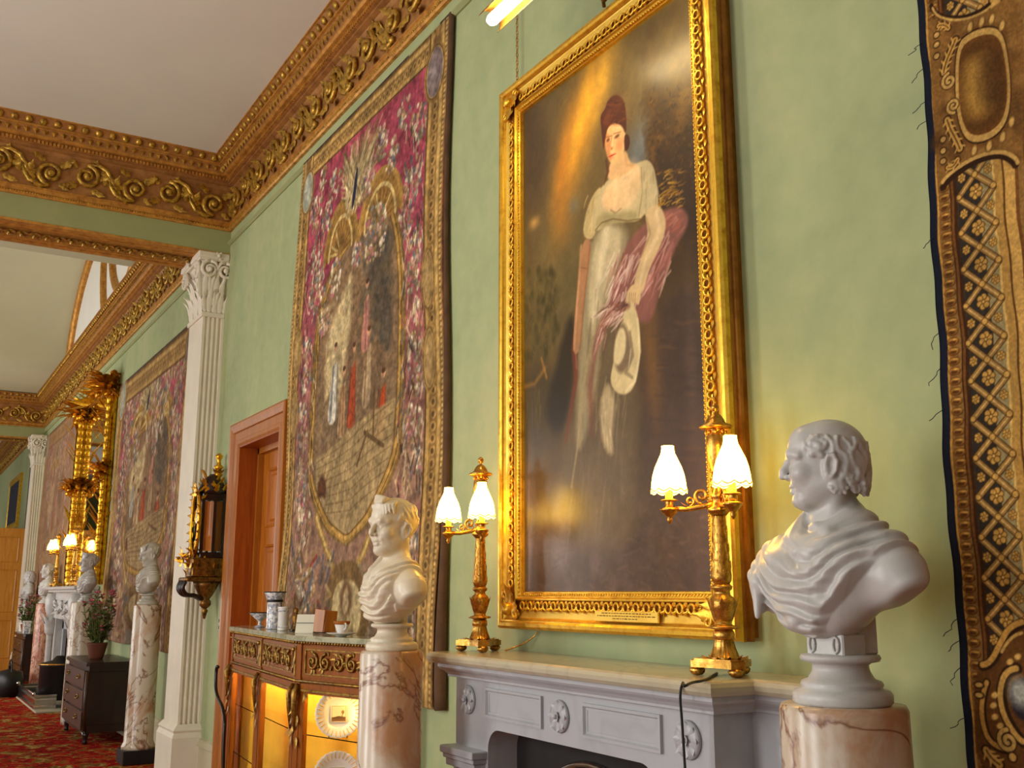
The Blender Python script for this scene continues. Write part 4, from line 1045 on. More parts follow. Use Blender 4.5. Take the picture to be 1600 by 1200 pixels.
# ------------------------------------------------------------------ woven tapestries
GOLDS = [(176, 142, 78), (150, 112, 54), (120, 84, 36), (196, 166, 104)]
def bouquet(p, c, r, n, rs, cols, sz=(.5, 1.0), s0=.02):
    for i in range(n):
        a = rs.uniform(0, 2*PI); d = r * math.sqrt(rs.random()); x, y = c[0] + d*math.cos(a), c[1] + d*math.sin(a)*1.2
        k = s0 * rs.uniform(*sz); col = rs.choice(cols)
        p.ell((x, y), (k, k*.8), col, k*.4, .9, rs.uniform(0, 3)); p.ell((x + k*.2, y + k*.2), (k*.4, k*.4), tuple(min(255, q + 36) for q in col), k*.4, .8)
def egg_strip(p, a0, a1, b0, b1, n, c1, c2, vertical=False):
    for i in range(n):
        t = (i + .5) / n
        if vertical: p.ell(((a0 + a1)/2, b0 + (b1 - b0)*t), (abs(a1 - a0)*.42, (b1 - b0)/n*.40), c1); p.ell(((a0 + a1)/2 - (a1-a0)*.1, b0 + (b1 - b0)*t), (abs(a1 - a0)*.24, (b1 - b0)/n*.26), c2)
        else: p.ell((a0 + (a1 - a0)*t, (b0 + b1)/2), ((a1 - a0)/n*.40, abs(b1 - b0)*.42), c1); p.ell((a0 + (a1 - a0)*t, (b0 + b1)/2), ((a1 - a0)/n*.24, abs(b1 - b0)*.24), c2)
def medallion(p, c, r, rim, face):
    p.ell(c, (r[0]*1.35, r[1]*1.22), (150, 116, 62)); p.ell(c, (r[0]*1.18, r[1]*1.1), (92, 66, 34)); p.ell(c, (r[0]*1.08, r[1]*1.04), rim); p.ell(c, r, face); p.ell((c[0] - r[0]*.2, c[1]), (r[0]*.5, r[1]*.7), tuple(min(255, q + 28) for q in face), r[0]*.5, .6)
def paint_tapestry(x0, x1, z0, z1, nx, ny, seed, pink=(160, 70, 84), dull=0.0):
    """crimson damask field with garlands, a scrolled oval frame round a pastoral scene, carved-frame border"""
    rs = random.Random(seed); p = Painter(x0, x1, z0, z1, nx, ny, pink); W, H = x1 - x0, z1 - z0
    X = lambda t: x0 + W*t
    Z = lambda t: z1 - H*t                                    # t from the top down
    n = vnoise(p.A*9, p.B*7, seed, 4)
    p.c *= (0.82 + .36*n)[..., None]
    td = np.clip(((z1 - p.B)/H - .26)*2.2, 0, .88)[..., None]; p.c[:] = p.c*(1 - td) + np.array((140, 114, 86))*(.8 + .4*n[..., None])*td
    m = np.clip((vnoise(p.A*14 + 3, p.B*10, seed + 5, 3) - .52)*7, 0, 1)[..., None]; m = m*(1 - td); p.c[:] = p.c*(1 - .55*m) + np.array((112, 52, 56))*.55*m
    bt = .060 * W / 2.5 * 2.2                                  # border width
    # scene panel with scrolled outline
    sx0, sx1 = X(.26), X(.76)
    out = [(X(.24), Z(.78)), (X(.235), Z(.62)), (X(.23), Z(.48)), (X(.23), Z(.36)), (X(.28), Z(.29)), (X(.38), Z(.245)), (X(.47), Z(.235)), (X(.56), Z(.20)), (X(.66), Z(.20)), (X(.73), Z(.245)), (X(.775), Z(.34)), (X(.775), Z(.48)), (X(.775), Z(.60)), (X(.775), Z(.66)), (X(.66), Z(.745)), (X(.58), Z(.765)), (X(.50), Z(.78)), (X(.42), Z(.765)), (X(.34), Z(.745)), (X(.235), Z(.665))]
    out = chaikin([(x0 + W*.51 + (a - x0 - W*.51)*1.10, b) for a, b in out[1:]])
    p.poly(out, (118, 92, 52), .02)
    cen = (sum(a for a, b in out)/len(out), sum(b for a, b in out)/len(out)); inn = [(cen[0] + (a - cen[0])*.90, cen[1] + (b - cen[1])*.955) for a, b in out]
    p.poly(inn, (122, 98, 70), .02)
    # sky, trees, clouds
    p.poly([(X(.26), Z(.30)), (X(.74), Z(.26)), (X(.74), Z(.5)), (X(.26), Z(.5))], (136, 106, 74), .15, .7)
    p.poly(chaikin([(X(.30), Z(.40)), (X(.36), Z(.355)), (X(.42), Z(.33)), (X(.47), Z(.30)), (X(.48), Z(.38)), (X(.44), Z(.46)), (X(.40), Z(.54)), (X(.33), Z(.56)), (X(.29), Z(.48))]), (206, 184, 132), .06, .9)
    for i in range(40): p.ell((X(rs.uniform(.28, .46)), Z(rs.uniform(.34, .52))), (.05*W/2.5, .03*W/2.5), rs.choice([(220, 200, 150), (186, 162, 112), (140, 112, 78)]), .03, .4)
    p.poly(chaikin([(X(.60), Z(.28)), (X(.72), Z(.27)), (X(.74), Z(.5)), (X(.66), Z(.46)), (X(.57), Z(.36))]), (84, 74, 60), .05, .85)
    for i in range(60): p.ell((X(rs.uniform(.54, .74)), Z(rs.uniform(.27, .46))), (.04*W/2.5, .05*W/2.5), rs.choice([(96, 84, 62), (74, 72, 66), (120, 98, 66)]), .03, .45)
    for i in range(70): p.line([(X(rs.uniform(.28, .52)), Z(rs.uniform(.46, .62))), (X(rs.uniform(.28, .52)), Z(rs.uniform(.50, .62)))], .02*W/2.5, rs.choice([(104, 84, 56), (150, 124, 84), (88, 76, 60)]), .02, .25)
    # figures
    for (u, v, h, c1, c2) in ((.36, .50, .13, (206, 196, 170), (96, 104, 116)), (.43, .54, .11, (188, 160, 116), (140, 96, 62)), (.50, .52, .13, (164, 72, 40), (120, 50, 32)), (.58, .41, .11, (196, 130, 110), (130, 96, 84)), (.60, .50, .12, (176, 150, 110), (110, 76, 50)), (.69, .57, .10, (176, 74, 36), (96, 48, 30)), (.31, .65, .05, (120, 66, 40), (186, 164, 120))):
        p.poly(chaikin([(X(u - .02), Z(v)), (X(u + .015), Z(v - h*.5)), (X(u + .02), Z(v)), (X(u + .03), Z(v + h*.5)), (X(u - .035), Z(v + h*.5))]), c1, .015, .95)
        for k in range(6): a = rs.uniform(-.02, .02); p.line([(X(u + a), Z(v - h*.3)), (X(u + a*1.6), Z(v + h*.45))], .018*W/2.5, rs.choice([c2, c1]), .012, .7)
        p.ell((X(u + .002), Z(v - h*.56)), (.028*W/2.5, .032*W/2.5), (186, 140, 104)); p.ell((X(u + .002), Z(v - h*.60)), (.026*W/2.5, .018*W/2.5), (84, 56, 36))
    # tiled floor
    fl = [(X(.27), Z(.62)), (X(.50), Z(.585)), (X(.76), Z(.56)), (X(.75), Z(.665)), (X(.62), Z(.745)), (X(.50), Z(.775)), (X(.37), Z(.745)), (X(.27), Z(.69))]
    p.poly(fl, (160, 136, 92), .02, .92)
    for k in range(8): t = k/7; p.line([(X(.27), Z(.625 + .09*t)), (X(.52), Z(.60 + .12*t)), (X(.75), Z(.565 + .12*t))], .010*W/2.5, (112, 88, 54), .008, .6)
    for k in range(9): t = k/8; p.line([(X(.34 + .40*t), Z(.60 - .03*t)), (X(.30 + .38*t), Z(.745 - .02*abs(t - .5)))], .009*W/2.5, (118, 92, 56), .008, .5)
    p.line([(X(.60), Z(.60)), (X(.71), Z(.63))], .03, (96, 74, 46)); p.line([(X(.56), Z(.65)), (X(.62), Z(.60))], .025, (104, 80, 48)); p.line([(X(.645), Z(.53)), (X(.655), Z(.61))], .02, (104, 76, 44)); p.ell((X(.31), Z(.675)), (.07*W/2.5, .09*W/2.5), (92, 58, 36), .03); p.ell((X(.31), Z(.70)), (.05*W/2.5, .05*W/2.5), (170, 146, 104), .03)
    # carved outline of the panel
    cl = inn + [inn[0]]
    p.line(cl, .055*W/2.5, (112, 80, 38)); p.line(cl, .030*W/2.5, (178, 140, 72)); p.line([(cen[0] + (a - cen[0])*1.055, cen[1] + (b - cen[1])*1.02) for a, b in cl], .016*W/2.5, (156, 120, 58))
    for sx in (.26, .74):                                       # scrolls at the foot, plumed arches at the head
        s_ = 1 if sx < .5 else -1
        p.line(chaikin([(X(sx), Z(.70)), (X(sx + s_*.06), Z(.76)), (X(sx + s_*.16), Z(.82)), (X(sx + s_*.22), Z(.85))], 2, False), .07*W/2.5, (150, 118, 62)); p.line(chaikin([(X(sx), Z(.70)), (X(sx + s_*.06), Z(.76)), (X(sx + s_*.16), Z(.82))], 2, False), .03*W/2.5, (196, 164, 100))
    for (c, rx, rz) in ((.37, .125, .095), (.645, .13, .09)):
        arc = [(X(c + rx*math.cos(a)), Z(.255 - rz*math.sin(a))) for a in [PI*k/14 for k in range(15)]]
        p.poly(arc, (146, 108, 54), .02); p.line(arc, .05*W/2.5, (166, 128, 64)); p.line([(X(c + rx*.72*math.cos(a)), Z(.255 - rz*.72*math.sin(a))) for a in [PI*k/14 for k in range(15)]], .03*W/2.5, (206, 178, 112))
        for k in range(11): a = PI*(k + .5)/11; p.line([(X(c + rx*.2*math.cos(a)), Z(.255 - rz*.2*math.sin(a))), (X(c + rx*.62*math.cos(a)), Z(.255 - rz*.62*math.sin(a)))], .02*W/2.5, rs.choice([(196, 168, 104), (120, 88, 44)]))
    # peacock crest
    for i in range(260): t = rs.random(); p.line([(X(.47 + rs.uniform(-.07, .07)), Z(.20 - .05*t)), (X(.48 + rs.uniform(-.13, .15)), Z(.055 + rs.uniform(0, .10)))], .016*W/2.5, rs.choice([(186, 164, 116), (150, 126, 82), (112, 92, 60), (204, 186, 140)]), .012, .7)
    p.poly(chaikin([(X(.46), Z(.13)), (X(.48), Z(.11)), (X(.475), Z(.17)), (X(.45), Z(.195)), (X(.445), Z(.18))]), (36, 40, 60), .012)
    # garlands and bouquets over the damask
    fl_c = [(196, 176, 144), (176, 140, 116), (166, 96, 100), (120, 106, 80), (96, 98, 100), (150, 122, 80), (200, 184, 152), (128, 96, 62)]
    for (u, v, r, k) in ((.155, .13, .05, 30), (.17, .23, .05, 36), (.20, .31, .06, 40), (.155, .40, .03, 24), (.15, .52, .03, 22), (.15, .63, .03, 22), (.19, .73, .05, 36), (.22, .84, .06, 50), (.86, .13, .05, 36), (.83, .22, .05, 40), (.86, .33, .035, 28), (.865, .44, .03, 24), (.865, .55, .03, 24), (.87, .66, .03, 24), (.84, .77, .05, 40), (.80, .86, .06, 46), (.62, .27, .07, 60), (.34, .30, .05, 36), (.26, .36, .04, 26), (.5, .28, .03, 26), (.16, .92, .06, 50), (.84, .93, .06, 40), (.30, .11, .045, 34), (.25, .165, .04, 30), (.63, .115, .045, 34), (.70, .15, .04, 30), (.77, .095, .04, 26), (.56, .165, .04, 30), (.20, .075, .03, 18), (.80, .28, .04, 30), (.21, .27, .035, 26), (.845, .38, .04, 26), (.845, .50, .04, 26), (.845, .61, .04, 26), (.165, .46, .035, 24), (.165, .575, .035, 24), (.165, .68, .04, 24)):
        bouquet(p, (X(u), Z(v)), r*W, int(k*1.5), rs, fl_c, (.5, 1.15), .026*W/2.5)
    for i in range(620):
        u = rs.choice((rs.uniform(.10, .235), rs.uniform(.775, .90))); v = rs.uniform(.10, .95); a = rs.uniform(-.02, .02)
        p.line([(X(u), Z(v)), (X(u + a), Z(v + .02))], .014*W/2.5, rs.choice([(110, 96, 66), (84, 88, 92), (186, 158, 112), (150, 80, 84), (200, 178, 140), (66, 48, 34)]), .008, .75)
    # foot: cartouche, trophies
    p.poly(chaikin([(X(.36), Z(.80)), (X(.66), Z(.80)), (X(.68), Z(.92)), (X(.52), Z(.975)), (X(.36), Z(.92))]), (112, 86, 50), .02)
    p.poly(chaikin([(X(.41), Z(.83)), (X(.62), Z(.83)), (X(.63), Z(.91)), (X(.52), Z(.945)), (X(.41), Z(.91))]), (176, 154, 108), .02)
    p.ell((X(.52), Z(.86)), (.12*W/2.5, .12*W/2.5), (96, 66, 40), .05, .8); p.ell((X(.52), Z(.865)), (.06*W/2.5, .08*W/2.5), (176, 150, 108), .03, .9)
    for i in range(60): u = rs.uniform(.14, .40); v = rs.uniform(.78, .98); p.line([(X(u), Z(v)), (X(u + rs.uniform(-.05, .05)), Z(v + rs.uniform(-.05, .03)))], .03*W/2.5, rs.choice([(150, 120, 76), (104, 78, 46), (84, 84, 90), (176, 150, 104), (128, 50, 44)]), .015, .75)
    for i in range(50): u = rs.uniform(.62, .86); v = rs.uniform(.80, .98); p.line([(X(u), Z(v)), (X(u + rs.uniform(-.05, .05)), Z(v + rs.uniform(-.05, .03)))], .03*W/2.5, rs.choice([(120, 100, 76), (86, 78, 66), (150, 130, 100), (96, 60, 50)]), .015, .7)
    p.rect(X(.40), X(.66), Z(1.0), Z(.955), (120, 122, 108), .6)
    # carved frame border
    b = .075 * 2.5 / 2.5 * W / 1.0 * .42 * 2.4                    # border breadth
    b = .10 * W
    for k, (o0, o1, col) in enumerate(((0, 1, (150, 116, 62)), (.05, .16, (108, 78, 40)), (.22, .36, (190, 156, 92)), (.40, .72, (138, 104, 58)), (.78, .93, (184, 148, 84)), (.93, 1.0, (92, 64, 34)))):
        for a0, a1, c0, c1 in ((x0 + b*o0, x0 + b*o1, z0, z1), (x1 - b*o1, x1 - b*o0, z0, z1), (x0 + b*o0, x1 - b*o0, z1 - b*o1*.8, z1 - b*o0*.8)): p.rect(a0, a1, c0, c1, col)
    for sd in (x0 + b*.56, x1 - b*.56): egg_strip(p, sd - b*.16, sd + b*.16, z0 + H*.02, z1 - H*.07, 52, (176, 140, 78), (96, 72, 40), True)
    for sd in (x0 + b*.10, x1 - b*.10): egg_strip(p, sd - b*.07, sd + b*.07, z0, z1, 120, (176, 142, 80), (196, 166, 104), True)
    egg_strip(p, x0 + b, x1 - b, z1 - b*.62, z1 - b*.34, 34, (186, 150, 86), (110, 82, 44))
    p.rect(x0, x1, z1 - b*.06, z1, (60, 58, 56))
    for cx_ in (x0 + b*.66, x1 - b*.66):
        medallion(p, (cx_, Z(.075)), (b*.42, b*.62), (196, 164, 104), (150, 152, 132) if cx_ < (x0+x1)/2 else (120, 104, 100))
        for tz in (.40, .52): medallion(p, (cx_ - (b*.1 if cx_ > x0 + W/2 else -b*.1)*1.0, Z(tz)), (b*.28, H*.042), (196, 164, 100), (150, 120, 70))
    p.grain(.22, 55, 50, seed + 3); p.grain(.24, 22, 24, seed + 4); p.grain(.16, 6, 5, seed + 8)
    if dull: p.c[:] = p.c*(1 - dull) + np.array((150, 112, 88))*dull
    return p
def hang(name, label, p, wave, group, edge=None, warp=None, cat='tapestry', y0=-.03):
    t = thing(name, label, cat, (float(p.a[0] + p.a[-1])/2, 0, float(p.b[0])), 0, group)
    O = Vector(t.location)
    def dep(A, B):
        top = (p.b[-1] - B) / (p.b[-1] - p.b[0])
        return y0 - wave*top*(.5 + .5*np.sin(A*5.1 + .6*np.sin(B*2))) - wave*.3*np.sin(B*3.1 + A*2)*top
    p.warp = warp
    o = p.build('woven_cloth', 'tapestry_weave', t, dep, 0, .008); o.location = -O
    return t, O, dep
# first: between the doorway and the portrait
T1 = (-7.36, -4.86, 1.02, 4.925)
p1 = paint_tapestry(*T1, 400, 620, 11)
skew = lambda A, B: (-.16 * ((4.925 - B)/3.9) * np.clip((-4.86 - A)/2.5, 0, 1) - .02*np.sin(B*2.0)).astype(np.float32)
t1, O1, dep1 = hang('tapestry', 'crimson and gold pastoral tapestry hanging between the doorway and the portrait', p1, .045, 'wall tapestries', None, skew, 'tapestry')
# its brown lining turned out along the right edge, curling at the foot
m = MB(); n = 40; vs = []
for k in range(n + 1):
    z = T1[3] - (T1[3] - T1[2] - .0)*k/n; f = k/n
    x = T1[1] - .02*math.sin(z*2.0); w = .030 + .045*max(0, f - .6)*2 + .008*math.sin(z*3); y = -.034 - .012*f - .09*max(0, f - .75)*math.sin((f - .75)*11)
    vs += [(x - .004, y + .004, z), (x + w*.4, y - .004, z - .005), (x + w, -.016, z)]
fs = [(3*i+j, 3*i+j+1, 3*i+j+4, 3*i+j+3) for i in range(n) for j in (0, 1)]
plain('lining', (88, 62, 38), .9, var=.35, scale=6); plain('lining_blue', (34, 40, 58), .9, var=.4, scale=9)
o = m.add(vs, fs, True).build('lining', MAT['lining'], t1); o.location = -O1
md = o.modifiers.new('thickness', 'SOLIDIFY'); md.thickness = .004
# second tapestry: right of the bald bust, only its carved-frame border in view
def border_tapestry():
    ax = np.concatenate([np.arange(-1.83, -1.42, .0024), np.linspace(-1.42, .95, 90)]); bx = np.concatenate([np.linspace(.75, 1.05, 20), np.arange(1.053, 3.46, .0026), np.linspace(3.47, 4.90, 90)])
    p = Painter(0, 1, 0, 1, 2, 2, (132, 62, 58), ax, bx); rs = random.Random(5)
    n = vnoise(p.A*9, p.B*7, 4, 4); p.c *= (.8 + .4*n)[..., None]
    for i in range(260): bouquet(p, (rs.uniform(-1.30, .55), rs.uniform(.9, 4.7)), .05, 4, rs, [(196, 176, 150), (150, 120, 80), (176, 120, 110), (104, 104, 90)], (.6, 1.2), .028)
    K = lambda u, v: (lambda q: (q.x, q.z))(at(u, v, -.03))
    L = lambda *uv: [K(u, v) for u, v in uv]
    e = lambda b: -1.80 + .038*max(0, (b - 1.2)/2.1)**1.6               # cloth edge leans to the right going up
    # per-height columns: everything in the border is measured from the cloth edge
    E_ = (-1.806 + .046*np.clip((p.B - 1.2)/2.1, 0, 2)**1.5 + .004*np.sin(p.B*9) + .002*np.sin(p.B*31)); S = p.A - E_; p.edge = E_
    def band(a, b, col): m = np.clip((S - a)/.002 + .5, 0, 1)*np.clip((b - S)/.002 + .5, 0, 1); p.c[:] = p.c*(1 - m[..., None]) + np.array(col)*m[..., None]
    band(-.3, .024, (22, 26, 40)); band(.024, .40, (134, 98, 50)); band(.024, .030, (186, 138, 62)); band(.066, .090, (58, 34, 16)); band(.070, .078, (110, 68, 28))
    band(.090, .196, (46, 42, 36)); band(.196, .204, (206, 168, 92)); band(.204, .226, (176, 134, 66)); band(.226, .232, (92, 58, 24)); band(.232, .262, (196, 152, 78)); band(.262, .272, (110, 70, 30)); band(.29, .30, (92, 58, 26))
    # pale ground on the right of the lattice
    band(.160, .196, (150, 134, 90))
    o = lambda s, b: (-1.806 + .046*max(0, (b - 1.2)/2.1)**1.5 + s, b)
    b = .80                                                              # rope of beads
    while b < 4.85:
        p.ell(o(.047, b), (.0185, .0125), (88, 52, 20)); p.ell(o(.046, b + .001), (.016, .0095), (150, 104, 42)); p.ell(o(.045, b - .002), (.011, .0055), (84, 48, 18)); p.ell(o(.050, b + .005), (.009, .0022), (206, 160, 80)); b += .0280
    b = .80; k = 0                                                       # lattice with flowers
    while b < 4.85:
        for s0, s1 in ((.092, .196), (.196, .092)):
            a_, c_ = o(s0, b), o(s1, b + .1); p.line([a_, c_], .021, (58, 38, 20)); p.line([a_, c_], .016, (150, 112, 56)); p.line([a_, c_], .004, (206, 170, 104))
        b += .105
    b = .80
    while b < 4.85:
        for s, bb, r in ((.144, b + .05, .008), (.196, b, .008), (.092, b, .007)): p.ell(o(s, bb), (r*1.3, r*1.3), (92, 60, 24)); p.ell(o(s, bb), (r, r), (196, 152, 76))
        for s, bb, sc in ((.144, b, 1.15), (.104, b + .0525, .7), (.184, b + .0525, .7)):
            for q in range(6): an = q*PI/3 + .3; p.ell((o(s, bb)[0] + .0105*sc*math.cos(an), bb + .0125*sc*math.sin(an)), (.0085*sc, .0085*sc), (70, 42, 16)); p.ell((o(s, bb)[0] + .0105*sc*math.cos(an), bb + .0125*sc*math.sin(an)), (.0066*sc, .0066*sc), (190, 146, 70))
            p.ell(o(s, bb), (.005*sc, .005*sc), (110, 70, 26)); p.ell(o(s, bb), (.003*sc, .003*sc), (220, 180, 100))
        b += .105
    # upper cartouche with its boss
    G0, G1, G2, G3 = (128, 90, 42), (80, 50, 20), (190, 150, 80), (48, 28, 12)
    p.poly(CHK(L((1453, 20), (1460, 35), (1500, 32), (1545, 18), (1565, 0), (1600, -10), (1600, 235), (1592, 262), (1575, 245), (1545, 245), (1510, 258), (1480, 285), (1468, 300), (1464, 260), (1455, 120))), G0, .006)
    for i in range(70): u, v = rs.uniform(1462, 1598), rs.uniform(30, 250); p.ell(K(u, v), (.02, .02), rs.choice([(80, 50, 22), (104, 70, 32), (150, 112, 58)]), .02, .5)
    p.line(CHK(L((1452, 0), (1462, 24), (1498, 30), (1530, 20), (1555, 0)), False), .014, G3); p.line(CHK(L((1454, 4), (1464, 27), (1498, 33), (1532, 23), (1558, 2)), False), .007, G2)
    p.line(CHK(L((1470, 300), (1480, 282), (1520, 252), (1560, 240), (1582, 250), (1588, 262)), False), .020, G3); p.line(CHK(L((1469, 292), (1480, 274), (1520, 246), (1560, 235), (1585, 244), (1592, 260)), False), .011, G2)
    boss = CHK(L((1500, 80), (1520, 62), (1545, 55), (1562, 62), (1570, 100), (1573, 150), (1566, 185), (1545, 205), (1518, 210), (1505, 190), (1499, 150)))
    c = (sum(a for a, _ in boss)/len(boss), sum(b_ for _, b_ in boss)/len(boss)); sc = lambda f: [(c[0] + (a - c[0])*f, c[1] + (b_ - c[1])*f) for a, b_ in boss]
    p.poly(sc(1.30), (110, 70, 28), .01, .8); p.poly(sc(1.22), G3); p.poly(sc(1.18), G2); p.poly(sc(1.04), (104, 64, 24)); p.poly(sc(.96), (92, 58, 22), .01); p.poly([(a - .012, b_) for a, b_ in sc(.62)], (186, 140, 62), .05, .95); p.poly([(a + .028, b_) for a, b_ in sc(.55)], (62, 38, 16), .05, .7)
    for u, v in ((1516, 42), (1534, 34), (1550, 30), (1566, 40), (1522, 235), (1545, 228), (1566, 214), (1580, 190)): p.ell(K(u, v), (.011, .018), G1, None, 1, -.3); p.ell(K(u, v), (.008, .014), (206, 164, 88), .006, 1, -.3)
    def acanthus(pts, w, flip=1):
        q = CHK(L(*pts), False); p.line(q, w*1.5, G3); p.line(q, w, (186, 140, 66)); 
        for i in range(0, len(q) - 1, 2):
            d = (q[i+1][0] - q[i][0], q[i+1][1] - q[i][1]); l = math.hypot(*d) + 1e-9; nx_, ny_ = -d[1]/l, d[0]/l
            for s in (-1, 1): p.line([q[i], (q[i][0] + nx_*s*w*.95 + d[0]/l*w*.7, q[i][1] + ny_*s*w*.95 + d[1]/l*w*.7)], [w*.55, w*.18], (196, 152, 76))
        p.line(q, w*.22, G1)
    acanthus(((1474, 122), (1477, 100), (1488, 75), (1496, 55)), .018); acanthus(((1478, 180), (1484, 200), (1495, 220), (1503, 240)), .018); acanthus(((1500, 242), (1490, 262), (1476, 262)), .014); acanthus(((1486, 48), (1476, 38), (1462, 42)), .014)
    def volute(u, v, r, sg):
        q = [(K(u, v)[0] + x, K(u, v)[1] + z) for x, z in spiral(r, r*.15, 1.5, 26, (0, 0), PI/2 if sg > 0 else -PI/2, sg)]; p.line(q, r*.62, G3); p.line(q, r*.40, G2)
    volute(1483, 127, .024, 1); volute(1490, 165, .022, -1)
    for v in (55, 70, 88): p.ell(K(1464, v), (.012, .012), G3); p.ell(K(1464, v), (.009, .008), G2)
    for v in (218, 236, 252): p.ell(K(1474, v), (.012, .012), G3); p.ell(K(1474, v), (.009, .008), G2)
    # lower cartouche
    p.poly(CHK(L((1530, 1038), (1550, 1036), (1570, 1000), (1585, 975), (1610, 965), (1640, 965), (1640, 1210), (1528, 1210), (1524, 1120), (1528, 1060))), (96, 60, 24), .006)
    p.line(CHK(L((1530, 1042), (1550, 1038), (1568, 1005), (1582, 980), (1610, 970)), False), .026, G3); p.line(CHK(L((1530, 1040), (1550, 1036), (1566, 1003), (1580, 978), (1610, 968)), False), .015, (190, 142, 66)); p.line(CHK(L((1560, 1032), (1580, 995), (1610, 985)), False), .008, G2)
    p.line(CHK(L((1548, 1055), (1538, 1085), (1536, 1120), (1545, 1155), (1565, 1172), (1585, 1170)), False), .022, G3); p.line(CHK(L((1548, 1055), (1537, 1085), (1535, 1120), (1544, 1155), (1565, 1170), (1585, 1168)), False), .013, (186, 138, 64))
    p.line(CHK(L((1600, 1042), (1575, 1048), (1565, 1080), (1570, 1115), (1590, 1150), (1605, 1165)), False), .030, G3); p.line(CHK(L((1600, 1042), (1573, 1048), (1563, 1080), (1568, 1115), (1588, 1150), (1605, 1163)), False), .015, (190, 146, 72))
    p.poly(CHK(L((1600, 1058), (1582, 1066), (1578, 1085), (1585, 1115), (1605, 1130), (1640, 1120), (1640, 1058))), (40, 34, 40), .01); p.ell(K(1596, 1082), (.03, .035), (176, 176, 160), .03, .9)
    volute(1576, 1158, .028, 1)
    for u, v in ((1556, 1086), (1554, 1102), (1556, 1120), (1564, 1134), (1580, 1034), (1592, 1026)): p.ell(K(u, v), (.010, .007), (206, 164, 88), .004, 1, .5)
    p.ell(K(1583, 1183), (.014, .014), G3); p.ell(K(1583, 1183), (.010, .010), G2)
    for v in (1070, 1086): p.ell(K(1532, v), (.016, .010), G3); p.ell(K(1532, v), (.011, .006), G2)
    acanthus(((1538, 1165), (1550, 1185), (1570, 1200)), .02)
    p.grain(.20, 160, 160, 12); p.grain(.14, 10, 8, 15)
    return p
def CHK(pts, closed=True): return chaikin(pts, 2, closed)
p2 = border_tapestry()
def warp2(A, B):
    e0 = -1.806 + .046*np.clip((B - 1.2)/2.1, 0, 2)**1.5 + .004*np.sin(B*9) + .002*np.sin(B*31)
    t = np.clip((A + 1.83)/(e0 + 1.83), 0, 1)
    return np.where(A < e0, (e0 - A), 0).astype(np.float32)
t2, O2, dep2 = hang('tapestry', 'gold lattice-bordered tapestry with a frayed navy edge, right of the bald bust', p2, .02, 'wall tapestries', None, warp2)
rs_ = random.Random(2)
for (u, v, L_) in ((1438, 70, .03), (1440, 110, .04), (1446, 160, .03), (1448, 190, .025), (1466, 370, .03), (1470, 520, .05), (1470, 575, .05), (1474, 640, .03), (1492, 965, .05), (1496, 1000, .03), (1497, 1040, .05), (1505, 1120, .03)):
    e0 = -1.806 + .046*max(0, (at(u, v, -.03).z - 1.2)/2.1)**1.5; z = at(u, v, -.03).z
    pts = [(e0 + .004, -.034, z)] + [(e0 - .004 - .006*k*rs_.random(), -.036 - .004*k, z - L_*k/5) for k in range(1, 6)]
    MB().tube(pts, .0011, 4).build('loose_thread', MAT['lining_blue'], t2).location = -O2
